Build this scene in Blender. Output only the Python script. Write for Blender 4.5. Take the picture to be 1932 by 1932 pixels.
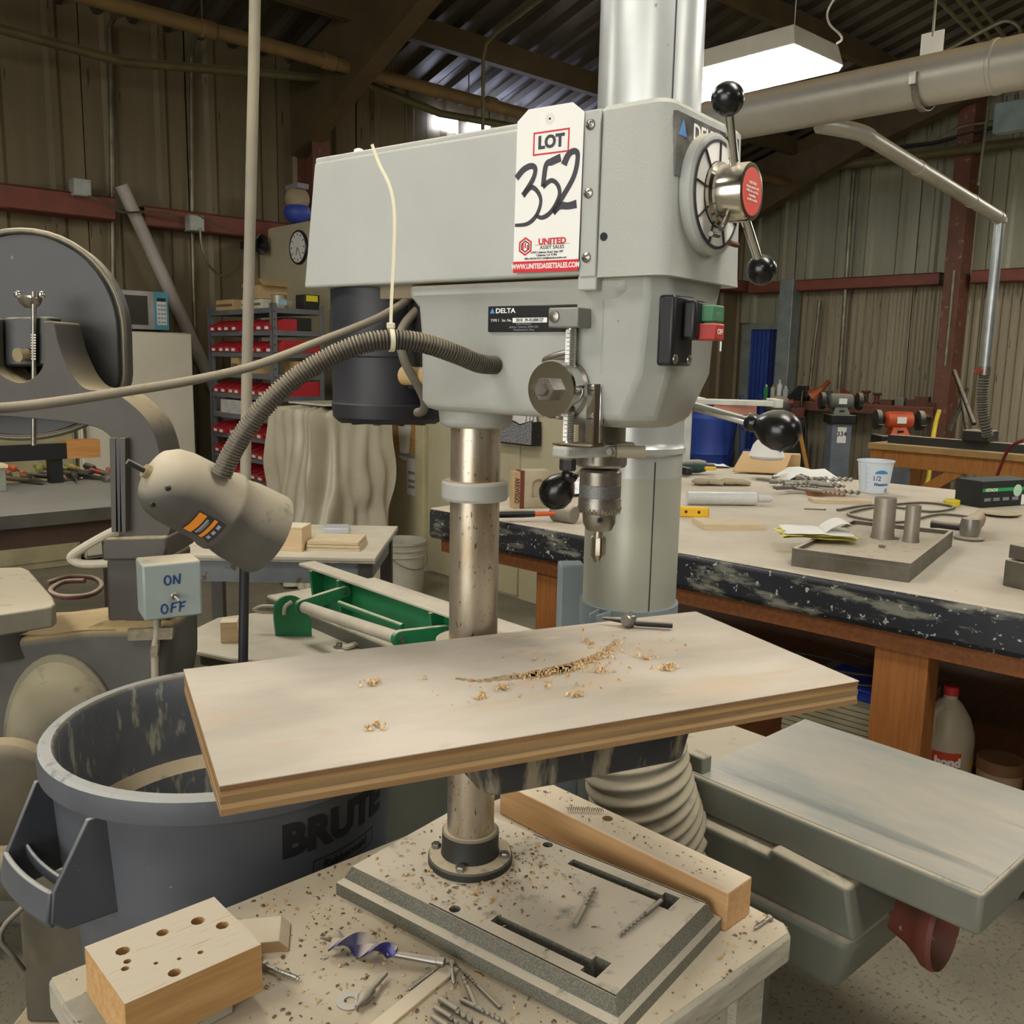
import bpy, bmesh, math, random
from math import sin, cos, pi, radians, sqrt, atan2
from mathutils import Vector, Matrix
random.seed(11)
SC = bpy.context.scene
for o in list(bpy.data.objects): bpy.data.objects.remove(o)
COL = SC.collection

# ---------------------------------------------------------------- camera
FPX, PITCH, ROLL, EYE = 1745.25, radians(9.308), radians(1.132), 1.5
_fw = Vector((0, cos(PITCH), -sin(PITCH))); _r0 = Vector((1, 0, 0)); _u0 = _r0.cross(_fw)
CR = _r0*cos(ROLL) + _u0*sin(ROLL); CU = -_r0*sin(ROLL) + _u0*cos(ROLL); CF = _fw
cam = bpy.data.cameras.new('camera'); camo = bpy.data.objects.new('camera', cam); COL.objects.link(camo)
m = Matrix((CR, CU, -CF)).transposed().to_4x4(); m.translation = Vector((0, 0, EYE)); camo.matrix_world = m
cam.sensor_width = 36; cam.sensor_fit = 'HORIZONTAL'; cam.lens = 36*FPX/1932; cam.clip_start = .02; cam.clip_end = 100
SC.camera = camo

# ---------------------------------------------------------------- world, exposure
vs = SC.view_settings
vs.view_transform = 'Standard'; vs.look = 'None'; vs.gamma = 1; vs.use_curve_mapping = False; vs.exposure = 0.35
wd = bpy.data.worlds.new('world'); SC.world = wd; wd.use_nodes = True
wd.node_tree.nodes['Background'].inputs[0].default_value = (1, .985, .955, 1)
wd.node_tree.nodes['Background'].inputs[1].default_value = 4.2
LAMP = 16.5          # brightness of the fluorescent diffusers

# frontal daylight comes in through an unseen loading door assumed in the wall behind the camera; a portal guides the sky light through it
_p = bpy.data.lights.new('daylight_portal', 'AREA'); _p.shape = 'RECTANGLE'; _p.size = 5.0; _p.size_y = 3.6; _p.cycles.is_portal = True
_po = bpy.data.objects.new('daylight_portal', _p); COL.objects.link(_po)
_a = radians(42.3); _d = Vector((cos(_a), sin(_a), 0)); _l = Vector((-sin(_a), cos(_a), 0))
_mm = Matrix((_l, Vector((0, 0, 1)), -_d)).transposed()
if _mm.determinant() < 0: _mm = Matrix((-_l, Vector((0, 0, 1)), -_d)).transposed()
_m4 = _mm.to_4x4(); _m4.translation = _d*-5.45 + _l*-.9 + Vector((0, 0, 1.85)); _po.matrix_world = _m4

# ---------------------------------------------------------------- survey helpers: frames and sight lines
class Frame:
    """a horizontal frame (origin, turn about z); on() gives the local point of a sight line on one of its planes"""
    def __init__(s, ox, oy, deg):
        s.o = Vector((ox, oy, 0)); s.a = radians(deg); s.R = Matrix.Rotation(s.a, 3, 'Z')
    def w(s, p): return s.R @ Vector(p) + s.o
    def l(s, p): return s.R.transposed() @ (Vector(p) - s.o)
    def on(s, px, py, ax, v):
        d = s.R.transposed() @ (CF + CR*((px-966)/FPX) - CU*((py-966)/FPX)); o = s.l((0, 0, EYE))
        return o + d*((v-o[ax])/d[ax])
WLD = Frame(0, 0, 0)
BLD = Frame(0, 0, 42.3)              # the building: x to the far right wall, y to the left wall
MAC = Frame(-.055, 1.345, -37.3)     # the drill press: x forward, y away, origin at its column
PLY = Frame(-.055, 1.345, 24.6)      # its swung table
def at(px, py, depth): return WLD.on(px, py, 1, depth)

# ---------------------------------------------------------------- materials
def lin(h):
    if not isinstance(h, str): return tuple(h)[:3]
    h = h.lstrip('#'); c = [int(h[i:i+2], 16)/255 for i in (0, 2, 4)]
    return tuple(x/12.92 if x <= .04045 else ((x+.055)/1.055)**2.4 for x in c)
MATS = {}
DUST = '#cdbfa4'
def mat(name, col, rough=.6, metal=0, var=.15, scale=6, stretch=(1, 1, 1), col2=None, dust=0, dustcol=DUST, dlo=.35, dhi=.85,
        spots=None, spot_scale=60, spot_at=.68, streak=None, streak_scale=(40, 40, 2), streak_at=.62, bump=0, bscale=80,
        emit=None, estr=0, trans=0, alpha=1, spec=.5, coat=0):
    if name in MATS: return MATS[name]
    M = bpy.data.materials.new(name); M.use_nodes = True; nt = M.node_tree; N = nt.nodes; L = nt.links
    b = N['Principled BSDF']
    def nd(t, **k):
        n = N.new(t)
        for a, v in k.items():
            if isinstance(a, str) and hasattr(n, a): setattr(n, a, v)
        return n
    tc = nd('ShaderNodeTexCoord'); mp = nd('ShaderNodeMapping'); L.new(tc.outputs['Object'], mp.inputs[0]); mp.inputs['Scale'].default_value = stretch
    def noise(sc, det=5, vec=None, ro=.6):
        n = nd('ShaderNodeTexNoise'); n.inputs['Scale'].default_value = sc; n.inputs['Detail'].default_value = det; n.inputs['Roughness'].default_value = ro
        L.new(vec or mp.outputs[0], n.inputs['Vector']); return n.outputs[0]
    def mapr(x, a, c, lo=0, hi=1):
        n = nd('ShaderNodeMapRange'); L.new(x, n.inputs[0])
        for i, v in zip((1, 2, 3, 4), (a, c, lo, hi)): n.inputs[i].default_value = v
        return n.outputs[0]
    def mix(fac, a, c):
        n = nd('ShaderNodeMix', data_type='RGBA')
        if isinstance(fac, (int, float)): n.inputs[0].default_value = fac
        else: L.new(fac, n.inputs[0])
        for s, v in ((6, a), (7, c)):
            if isinstance(v, tuple): n.inputs[s].default_value = (*v, 1)
            else: L.new(v, n.inputs[s])
        return n.outputs[2]
    def mul(a, c):
        n = nd('ShaderNodeMath', operation='MULTIPLY')
        for i, v in enumerate((a, c)):
            if isinstance(v, (int, float)): n.inputs[i].default_value = v
            else: L.new(v, n.inputs[i])
        return n.outputs[0]
    c = lin(col)
    if col2: cA, cB = c, lin(col2)
    else: cA, cB = tuple(x*(1-var) for x in c), tuple(min(1, x*(1+var)) for x in c)
    out = mix(mapr(noise(scale), .35, .65), cA, cB)
    rsock = None
    if streak:
        m2 = nd('ShaderNodeMapping'); L.new(tc.outputs['Object'], m2.inputs[0]); m2.inputs['Scale'].default_value = streak_scale
        out = mix(mapr(noise(1, 4, m2.outputs[0]), streak_at, streak_at+.1), out, lin(streak))
    if spots:
        out = mix(mapr(noise(spot_scale, 3), spot_at, spot_at+.04), out, lin(spots))
    if dust:
        g = nd('ShaderNodeNewGeometry'); sx = nd('ShaderNodeSeparateXYZ'); L.new(g.outputs['Normal'], sx.inputs[0])
        up = mapr(sx.outputs[2], dlo, dhi)
        k = mul(mul(up, mapr(noise(scale*2.3+7, 4), .2, .42)), dust)
        out = mix(k, out, lin(dustcol)); rsock = mapr(k, 0, 1, rough, .95)
        if metal: L.new(mapr(k, 0, .6, metal, 0), b.inputs['Metallic'])
    L.new(out, b.inputs['Base Color'])
    if rsock: L.new(rsock, b.inputs['Roughness'])
    else: b.inputs['Roughness'].default_value = rough
    if not (dust and metal): b.inputs['Metallic'].default_value = metal
    b.inputs['Specular IOR Level'].default_value = spec
    if coat: b.inputs['Coat Weight'].default_value = coat
    if trans: b.inputs['Transmission Weight'].default_value = trans
    if alpha < 1: b.inputs['Alpha'].default_value = alpha
    if bump:
        bn = nd('ShaderNodeBump'); bn.inputs['Strength'].default_value = bump; bn.inputs['Distance'].default_value = .002
        L.new(noise(bscale, 4), bn.inputs['Height']); L.new(bn.outputs[0], b.inputs['Normal'])
    if emit:
        b.inputs['Emission Color'].default_value = (*lin(emit), 1); b.inputs['Emission Strength'].default_value = estr
    MATS[name] = M; return M

# ---------------------------------------------------------------- mesh building
def spl(pts, k=8, closed=False):
    P = [Vector(p) for p in pts]; n = len(P); out = []
    rng = range(n) if closed else range(n-1)
    for i in rng:
        if closed: a, b, c, d = P[i-1], P[i], P[(i+1) % n], P[(i+2) % n]
        else: a, b, c, d = P[max(i-1, 0)], P[i], P[i+1], P[min(i+2, n-1)]
        for j in range(k):
            t = j/k; out.append(.5*((2*b)+(c-a)*t+(2*a-5*b+4*c-d)*t*t+(3*b-a-3*c+d)*t**3))
    if not closed: out.append(P[-1])
    return out
def axes(d):
    d = Vector(d).normalized(); a = Vector((0, 0, 1)) if abs(d.z) < .9 else Vector((1, 0, 0))
    u = a.cross(d).normalized(); return u, d.cross(u), d
class MB:
    def __init__(s): s.V = []; s.F = []
    def add(s, vs, fs):
        o = len(s.V); s.V += [tuple(v) for v in vs]; s.F += [tuple(i+o for i in f) for f in fs]; return s
    def box(s, x0, x1, y0, y1, z0, z1, tx=0, ty=0):
        """axis box; tx, ty inset the top"""
        return s.add([(x0, y0, z0), (x1, y0, z0), (x1, y1, z0), (x0, y1, z0), (x0+tx, y0+ty, z1), (x1-tx, y0+ty, z1), (x1-tx, y1-ty, z1), (x0+tx, y1-ty, z1)],
                     [(3, 2, 1, 0), (4, 5, 6, 7), (0, 1, 5, 4), (1, 2, 6, 5), (2, 3, 7, 6), (3, 0, 4, 7)])
    def obox(s, c, size, rz=0, rx=0, ry=0):
        R = Matrix.Rotation(rz, 3, 'Z') @ Matrix.Rotation(ry, 3, 'Y') @ Matrix.Rotation(rx, 3, 'X'); c = Vector(c); a, b, d = [k/2 for k in size]
        t = MB().box(-a, a, -b, b, -d, d); return s.add([c + R @ Vector(v) for v in t.V], t.F)
    def bar(s, p0, p1, w, h, up=(0, 0, 1)):
        """rectangular bar between two points"""
        p0, p1 = Vector(p0), Vector(p1); d = (p1-p0).normalized(); u = Vector(up).cross(d)
        u = u.normalized() if u.length > 1e-4 else Vector((1, 0, 0)); v = d.cross(u)
        vs = [p+u*a*w/2+v*b*h/2 for p in (p0, p1) for a, b in ((-1, -1), (1, -1), (1, 1), (-1, 1))]
        return s.add(vs, [(3, 2, 1, 0), (4, 5, 6, 7), (0, 1, 5, 4), (1, 2, 6, 5), (2, 3, 7, 6), (3, 0, 4, 7)])
    def lathe(s, prof, n=24, o=(0, 0, 0), d=(0, 0, 1), sx=1, sy=1, a0=0, caps=True):
        """turn (radius, height) pairs about the axis d through o"""
        o = Vector(o); u, v, w = axes(d); vs = []; fs = []
        for r, h in prof:
            for i in range(n):
                a = a0+2*pi*i/n; vs.append(o+u*(r*cos(a)*sx)+v*(r*sin(a)*sy)+w*h)
        for k in range(len(prof)-1):
            for i in range(n):
                j = (i+1) % n; fs.append((k*n+i, k*n+j, (k+1)*n+j, (k+1)*n+i))
        if caps and prof[0][0] > 1e-6: fs.append(tuple(range(n-1, -1, -1)))
        if caps and prof[-1][0] > 1e-6: fs.append(tuple((len(prof)-1)*n+i for i in range(n)))
        return s.add(vs, fs)
    def cyl(s, p0, p1, r0, r1=None, n=20):
        p0, p1 = Vector(p0), Vector(p1); r1 = r0 if r1 is None else r1
        return s.lathe([(r0, 0), (r1, (p1-p0).length)], n, p0, p1-p0)
    def ring(s, p0, p1, ro, ri, n=28):
        p0, p1 = Vector(p0), Vector(p1); h = (p1-p0).length; u, v, w = axes(p1-p0); vs = []
        for r, z in ((ro, 0), (ro, h), (ri, h), (ri, 0)):
            for i in range(n): vs.append(p0+u*r*cos(2*pi*i/n)+v*r*sin(2*pi*i/n)+w*z)
        fs = []
        for k in range(4):
            for i in range(n):
                j = (i+1) % n; k2 = (k+1) % 4; fs.append((k*n+i, k*n+j, k2*n+j, k2*n+i))
        return s.add(vs, fs)
    def sph(s, c, r, n=20, sz=1, d=(0, 0, 1)):
        return s.lathe([(max(r*sin(pi*k/(n//2)), 1e-7), -r*cos(pi*k/(n//2))*sz) for k in range(n//2+1)], n, c, d)
    def tube(s, pts, r, n=10, caps=True, closed=False):
        P = [Vector(p) for p in pts]; m_ = len(P); vs = []; fs = []
        R = r if isinstance(r, (list, tuple)) else [r]*m_
        u = None
        for i, p in enumerate(P):
            if closed: t = P[(i+1) % m_]-P[i-1]
            else: t = P[min(i+1, m_-1)]-P[max(i-1, 0)]
            if t.length < 1e-9: t = Vector((0, 0, 1))
            t.normalize()
            if u is None: u = axes(t)[0]
            else:
                u = u - t*u.dot(t); u = u.normalized() if u.length > 1e-6 else axes(t)[0]
            v = t.cross(u)
            for k in range(n): a = 2*pi*k/n; vs.append(p+(u*cos(a)+v*sin(a))*R[i])
        for i in range(m_ if closed else m_-1):
            for k in range(n):
                j = (k+1) % n; i2 = (i+1) % m_; fs.append((i*n+k, i*n+j, i2*n+j, i2*n+k))
        if caps and not closed: fs.append(tuple(range(n-1, -1, -1))); fs.append(tuple((m_-1)*n+k for k in range(n)))
        return s.add(vs, fs)
    def prism(s, poly, a, b, fn=lambda x, y, h: (x, y, h)):
        """poly pulled from height a to b; fn turns (x, y, h) into a point"""
        n = len(poly); vs = [fn(x, y, h) for h in (a, b) for x, y in poly]
        return s.add(vs, [tuple(range(n-1, -1, -1)), tuple(range(n, 2*n))]+[(i, (i+1) % n, n+(i+1) % n, n+i) for i in range(n)])
    def loft(s, rings, cap=True):
        n = len(rings[0]); fs = []
        for k in range(len(rings)-1):
            for i in range(n): j = (i+1) % n; fs.append((k*n+i, k*n+j, (k+1)*n+j, (k+1)*n+i))
        if cap: fs.append(tuple(range(n-1, -1, -1))); fs.append(tuple((len(rings)-1)*n+i for i in range(n)))
        return s.add([p for r in rings for p in r], fs)
    def sheet(s, fn, nu, nv):
        vs = [fn(i/nu, j/nv) for i in range(nu+1) for j in range(nv+1)]
        return s.add(vs, [(i*(nv+1)+j, (i+1)*(nv+1)+j, (i+1)*(nv+1)+j+1, i*(nv+1)+j+1) for i in range(nu) for j in range(nv)])
    def mesh(s, name, m=None, smooth=None):
        me = bpy.data.meshes.new(name); me.from_pydata(s.V, [], s.F)
        bm = bmesh.new(); bm.from_mesh(me); bmesh.ops.recalc_face_normals(bm, faces=bm.faces); bm.to_mesh(me); bm.free()
        if m: me.materials.append(m)
        if smooth is not None:
            for p in me.polygons: p.use_smooth = True
            me.set_sharp_from_angle(angle=radians(smooth))
        return me
    def build(s, name, m, parent=None, smooth=None, bevel=0, seg=2, thick=0, loc=None, rz=None):
        o = bpy.data.objects.new(name, s.mesh(name, m, smooth if smooth is not None else (35 if bevel else None))); COL.objects.link(o)
        if parent: o.parent = parent
        if loc is not None: o.location = loc
        if rz is not None: o.rotation_euler = (0, 0, rz)
        if thick:
            md = o.modifiers.new('solid', 'SOLIDIFY'); md.thickness = thick; md.offset = 0
        if bevel:
            md = o.modifiers.new('bevel', 'BEVEL'); md.width = bevel; md.segments = seg; md.limit_method = 'ANGLE'; md.angle_limit = radians(38); md.harden_normals = False
        return o
def tag(o, label=None, cat=None, group=None, kind=None):
    for k, v in (('label', label), ('category', cat), ('group', group), ('kind', kind)):
        if v: o[k] = v
    return o
def thing(name, label, cat, loc=(0, 0, 0), rz=0, group=None):
    o = bpy.data.objects.new(name, None); COL.objects.link(o); o.empty_display_size = .05; o.location = loc; o.rotation_euler = (0, 0, rz)
    return tag(o, label, cat, group)
def fthing(fr, name, label, cat, p, group=None, turn=0):
    """an Empty standing at local point p of frame fr, turned with it"""
    return thing(name, label, cat, fr.w(p), fr.a+turn, group)
def copy_tree(o, parent=None):
    c = o.copy(); COL.objects.link(c); c.parent = parent
    for ch in o.children: copy_tree(ch, c)
    return c
def struct(o): o['kind'] = 'structure'; return o
def carve(o, mb):
    """cut the solid of mb out of o"""
    k = mb.build('cutter', None); k.parent = o.parent
    md = o.modifiers.new('cut', 'BOOLEAN'); md.operation = 'DIFFERENCE'; md.object = k; md.solver = 'EXACT'; md.use_self = True
    bpy.context.view_layer.update(); dg = bpy.context.evaluated_depsgraph_get()
    me = bpy.data.meshes.new_from_object(o.evaluated_get(dg)); o.modifiers.clear(); o.data = me
    bpy.data.objects.remove(k); me.set_sharp_from_angle(angle=radians(30)); return o
SIDE = Matrix(((1, 0, 0), (0, 0, -1), (0, 1, 0)))     # lettering read from -y: right +x, up +z
FRONT = Matrix(((0, 0, 1), (1, 0, 0), (0, 1, 0)))     # lettering read from +x: right +y, up +z
TOP = Matrix.Identity(3)
def txt(s, size, m, parent, loc, R=SIDE, name='lettering', ext=.0002, align='CENTER', sx=1, bold=0, shear=0, wrap=None):
    cu = bpy.data.curves.new(name, 'FONT'); cu.body = s; cu.size = size; cu.extrude = ext; cu.align_x = align; cu.align_y = 'CENTER'; cu.offset = bold; cu.shear = shear; cu.resolution_u = 3
    t = bpy.data.objects.new(name, cu); COL.objects.link(t); bpy.context.view_layer.update()
    me = bpy.data.meshes.new_from_object(t.evaluated_get(bpy.context.evaluated_depsgraph_get())); bpy.data.objects.remove(t)
    for v in me.vertices:
        v.co.x *= sx
        if wrap: v.co = wrap(v.co.x, v.co.y, v.co.z)
    me.materials.clear(); me.materials.append(m)
    o = bpy.data.objects.new(name, me); COL.objects.link(o); o.parent = parent
    if not wrap: o.matrix_local = Matrix.Translation(Vector(loc)) @ R.to_4x4()
    return o
def ribbon(pts, w, fn, th=.0003):
    """a flat pen stroke along 2-D pts with widths w, mapped by fn(x, y, h)"""
    mb = MB(); P = [Vector((x, y, 0)) for x, y in pts]; P = spl(P, 6); n = len(P); W = w if isinstance(w, list) else [w]*2
    top = []; bot = []
    for i, p in enumerate(P):
        t = (P[min(i+1, n-1)]-P[max(i-1, 0)]).normalized(); q = Vector((-t.y, t.x, 0)); k = i/(n-1)*(len(W)-1); a = int(min(k, len(W)-2)); ww = W[a]+(W[a+1]-W[a])*(k-a)
        top.append(p+q*ww/2); bot.append(p-q*ww/2)
    vs = []; fs = []
    for h in (0, th):
        for a, b in zip(top, bot): vs += [fn(a.x, a.y, h), fn(b.x, b.y, h)]
    for i in range(n-1):
        for o in (0, 2*n): fs.append((o+2*i, o+2*i+1, o+2*i+3, o+2*i+2))
        fs.append((2*i, 2*i+2, 2*n+2*i+2, 2*n+2*i)); fs.append((2*i+1, 2*i+3, 2*n+2*i+3, 2*n+2*i+1))
    return mb.add(vs, fs)

def item(px, py, z, name, label, cat, turn=0, group=None):
    """a thing standing at height z where the sight line meets that level; s = metres per pixel there"""
    p = WLD.on(px, py, 2, z); return thing(name, label, cat, p, turn, group), p.y/FPX
def hang(px, py, ax, v, name, label, cat, group=None, turn=0):
    """a thing fixed at the building plane ax = v"""
    p = BLD.on(px, py, ax, v); return thing(name, label, cat, BLD.w(p), BLD.a+turn, group), BLD.w(p).y/FPX
# ---------------------------------------------------------------- lights: hanging fluorescent fixtures
TUBE = mat('lamp_diffuser', '#ffffff', .5, emit='#fffaf0', estr=LAMP, var=0)
FIXW = mat('fixture_enamel', '#f2eedf', .45, var=.05)
def fixture(x, y, z, label, lx=.56, ly=1.22):
    t = fthing(BLD, 'fluorescent_fixture', label, 'light fixture', (x, y, z), 'fluorescent fixtures hung under the roof')
    b = MB(); b.box(-lx/2, lx/2, -ly/2, ly/2, .012, .13, .03, .03); b.build('housing', FIXW, t, bevel=.006)
    d = MB(); d.box(-lx/2+.02, lx/2-.02, -ly/2+.02, ly/2-.02, -.02, .012, -.015, -.015); d.build('diffuser', TUBE, t)
    for s in (-1, 1):
        MB().tube([(0, s*ly*.35, .12), (0, s*ly*.35, 1.25)], .003, 5).build('hanger_wire', FIXW, t)
    return t
fixture(5.22, 3.73, 3.3, 'lit fluorescent light fixture above the long round duct')
for i, (x, y, z) in enumerate([(1.3, -.1, 3.3), (-.9, 1.7, 3.3), (1.2, 3.4, 3.4), (-2.2, -1.8, 3.3), (2.6, -3, 3.3), (4.6, .1, 3.3), (8.2, 1.2, 3.4), (-1.6, 5.2, 3.4), (9.6, 1.9, 3.5), (7.4, 6.1, 3.4)]):  # all out of view; last two added to brighten right wall and far corner
    fixture(x, y, z, 'lit fluorescent light fixture ' + ('over the bench in front of the drill press', 'left of and above the camera', 'above the bandsaw and refuse can', 'far behind the camera by the unseen loading door', 'behind the camera toward the rear wall', 'over the near end of the long bench', 'over the orange timber bench', 'over the wall left of the bandsaw', 'added out of view to brighten the right wall', 'added unseen behind the belt guard to light the far corner')[i])

# ---------------------------------------------------------------- floor, walls, roof
M_floor = mat('concrete_floor', '#7a7462', .7, col2='#968d78', scale=1.7, spots='#676050', spot_scale=75, spot_at=.58, bump=.25, bscale=30, streak='#8f9a9a', streak_scale=(.9, .9, .9), streak_at=.66)
M_sheet = mat('wall_sheet_steel', '#6b5f45', .55, .15, col2='#84775a', scale=2.2, stretch=(1, 1, .12), spots='#453a28', spot_scale=30, spot_at=.66)
M_sheetR = mat('wall_sheet_green', '#8b8a74', .5, .2, col2='#a8a68e', scale=2.2, stretch=(1, 1, .1), spots='#4d4a38', spot_scale=30, spot_at=.68)
M_fluted = mat('wall_sheet_fluted', '#857c64', .55, .15, col2='#a0967e', scale=3, stretch=(1, 1, .1), spots='#42392a', spot_scale=24, spot_at=.66)
M_deck = mat('roof_deck', '#4d463a', .42, .45, col2='#5c564b', scale=2)
M_beam = mat('roof_beam_brown', '#4d4028', .7, col2='#5c4d30', scale=3, dust=.5)
M_red = mat('red_oxide_steel', '#844536', .6, col2='#70402f', scale=5, dust=.85, dustcol='#9b7a55')
M_redp = mat('red_oxide_post', '#764a3a', .6, col2='#64402f', scale=5, spots='#9a7350', spot_scale=14, spot_at=.62)
M_part = mat('beige_partition', '#b9b08f', .6, col2='#c4bb9b', scale=3, spots='#6d654d', spot_scale=40, spot_at=.72)
M_rear = mat('rear_wall_paint', '#a79d84', .8)
WY, WX, EAVE, RISE = 7.6, 11.1, 3.95, .28
fl = struct(MB().box(-5.6, 13, -10, 9, -.1, 0).build('floor', M_floor, rz=BLD.a))

def ribbed(w, z0, z1, rib, depth=.03):
    """a sheet w wide with ribs every `rib`, standing along x and facing -y; z1(x) is its top"""
    xs = []; n = max(1, round(w/rib)); p = w/n
    for k in range(n):
        o = k*p; e = min(.035, p*.22)
        xs += [(o, 0), (o+p*.5-e*1.6, 0), (o+p*.5-e*.7, -depth), (o+p*.5+e*.7, -depth), (o+p*.5+e*1.6, 0)]
    xs.append((w, 0)); mb = MB(); vs = []; fs = []
    for x, y in xs: vs += [(x, y, z0), (x, y, z1(x))]
    for i in range(len(xs)-1): fs.append((2*i, 2*i+2, 2*i+3, 2*i+1))
    vs2 = [(x, y+.004, z) for x, y, z in vs]; k = len(vs)
    return mb.add(vs+vs2, fs+[tuple(j+k for j in f) for f in fs])
wl = struct(MB().box(-5.6, 11.3, WY+.06, WY+.16, 0, EAVE+.13).build('wall_left', M_sheet, rz=BLD.a))
sheet = ribbed(.79, 0, lambda x: EAVE+.1, .395).mesh('sheet_panel', M_sheet)
for i in range(18):
    o = bpy.data.objects.new('sheet_panel', sheet); COL.objects.link(o); o.parent = wl; o.location = (-3.1+i*.8, WY+(.006 if i % 2 else 0), 0)
wr = struct(MB().box(WX+.06, WX+.16, -10, WY, 0, 7.5).build('wall_right', M_sheetR, rz=BLD.a))
roofz = lambda y: EAVE+RISE*(WY-y) if y > -1 else EAVE+RISE*(WY+1)-RISE*(-1-y)
for i in range(15):
    y1 = WY-.02-i*.8
    if i == 0: z0 = 2.07        # above the doorway
    else: z0 = 2.5
    o = ribbed(.79, z0, lambda x: roofz(y1-x), .395).build('sheet_panel', M_sheetR, wr, loc=(WX+(.006 if i % 2 else 0), y1, 0), rz=-pi/2)
    if i > 0:
        ribbed(.79, 0, lambda x: 2.5, .1, .022).build('fluted_panel', M_fluted, wr, loc=(WX+(.006 if i % 2 else 0), y1, 0), rz=-pi/2)
struct(MB().box(-7, 13, -10.1, -10, 0, 6).build('wall_rear', M_rear, rz=BLD.a))
ws = MB(); ws.box(-5.6, -5.5, 1.6, 9, 0, 7.5); ws.box(-5.6, -5.5, -10, -3.4, 0, 7.5); ws.box(-5.6, -5.5, -3.4, 1.6, 3.65, 7.5)
struct(ws.build('wall_side', M_rear, rz=BLD.a))
struct(MB().box(-9, -5.6, -7, 6, -.1, -.001).build('floor_outside', mat('yard_concrete', '#9a958a', .8), rz=BLD.a))
# roof: a deck of ribbed panels on rafters and purlins
def roof_slab():
    a = MB(); 
    for y0, y1 in ((WY+.3, -1), (-1, -10)):
        z0, z1 = roofz(y0), roofz(y1)
        a.add([(-7.2, y0, z0+.1), (13, y0, z0+.1), (13, y1, z1+.1), (-7.2, y1, z1+.1), (-7.2, y0, z0+.16), (13, y0, z0+.16), (13, y1, z1+.16), (-7.2, y1, z1+.16)],
              [(0, 1, 2, 3), (7, 6, 5, 4), (0, 4, 5, 1), (1, 5, 6, 2), (2, 6, 7, 3), (3, 7, 4, 0)])
    return a
ce = struct(roof_slab().build('ceiling', M_deck, rz=BLD.a))
L = sqrt(1+RISE**2)*8.6; th = -math.atan(RISE)
dk = ribbed(.79, 0, lambda x: L, .26, .05)
R = Matrix.Rotation(0, 3, 'Z')
def lay(v): # stand (x, y, z) -> along the slope
    x, y, z = v; s = z/sqrt(1+RISE**2); return (x, WY+.05-s, EAVE+.07+RISE*s+y)
dk.V = [lay(v) for v in dk.V]; dkm = dk.mesh('deck_panel', M_deck)
for i in range(17):
    o = bpy.data.objects.new('deck_panel', dkm); COL.objects.link(o); o.parent = ce; o.location = (-2.3+i*.8, 0, 0)
for y in (6.55, 5.0, 3.4, 1.8, .2):
    struct(MB().box(-7, 11, y-.04, y+.04, roofz(y)-.19, roofz(y)+.0).build('trim_1', M_beam, rz=BLD.a))
for x in (4.25, 10.6):
    f = MB(); f.add([(x+s*.08, y, z) for s in (-1, 1) for y, z in ((WY-.1, roofz(WY)-.02), (WY-.1, roofz(WY)-.75), (5.6, roofz(5.6)-.5), (-1, roofz(-1)-.4), (-1, roofz(-1)-.02))],
          [(0, 1, 2, 3, 4), (9, 8, 7, 6, 5)]+[(i, 5+i, 5+(i+1) % 5, (i+1) % 5) for i in range(5)])
    struct(f.build('trim_2', M_beam, rz=BLD.a))
# girts and posts of red oxide steel
def chan(x0, x1, y0, y1, z, h=.16):
    a = MB(); a.box(x0, x1, y0, y1, z+h-.012, z+h); a.box(x0, x1, y0, y1, z, z+.012)
    if x1-x0 > y1-y0: a.box(x0, x1, y0, y0+.012, z, z+h)
    else: a.box(x0, x0+.012, y0, y1, z, z+h)
    return a
struct(chan(-6.9, 2.62, WY-.22, WY-.035, 2.48, .17).build('trim_3', M_red, rz=BLD.a))
struct(chan(2.85, 11, WY-.2, WY-.035, 2.47, .15).build('trim_3', M_red, rz=BLD.a))
struct(chan(WX-.2, WX-.035, 4.8, 7.35, 2.45, .14).build('trim_4', M_red, rz=BLD.a))
struct(chan(WX-.2, WX-.035, -6, 4.45, 2.45, .14).build('trim_4', M_red, rz=BLD.a))
def post(x, y, z1, w=.17, d=.26):
    a = MB(); a.box(x-w/2, x+w/2, y-d/2, y-d/2+.012, 0, z1); a.box(x-w/2, x+w/2, y+d/2-.012, y+d/2, 0, z1); a.box(x-.006, x+.006, y-d/2, y+d/2, 0, z1); return a
struct(post(4.33, WY-.2, EAVE-.6).build('trim_5', M_redp, rz=BLD.a))
struct(MB().box(WX-.32, WX-.04, 4.52, 4.7, 0, 6).build('trim_5', M_redp, rz=BLD.a, bevel=.01))
# daylight: translucent panes in the top of the left wall
M_day = mat('daylight_pane', '#dfe6ff', .4, emit='#cdd8ff', estr=9, var=0)
for k in range(7):
    w = MB(); x = 5.75+k*.42; w.box(x, x+.3, WY-.045, WY-.03, EAVE-.24, EAVE-.1); o = struct(w.build('window_1', M_day, rz=BLD.a))
# beige partition of the small office, X = 3.9
pt = struct(MB().box(3.9, 3.98, 3.75, WY-.02, 0, 2.56).build('wall_partition', M_part, rz=BLD.a))
for y0, y1 in ((6.2, WY-.03), (5.28, 6.18), (4.2, 5.16)):
    MB().box(3.885, 3.9, y0+.01, y1-.01, .02, 2.55).build('panel', M_part, pt)
MB().box(3.86, 3.9, 5.17, 5.27, 0, 2.55).build('panel_trim', mat('beige_trim', '#c2b992', .5), pt, bevel=.004)
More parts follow.
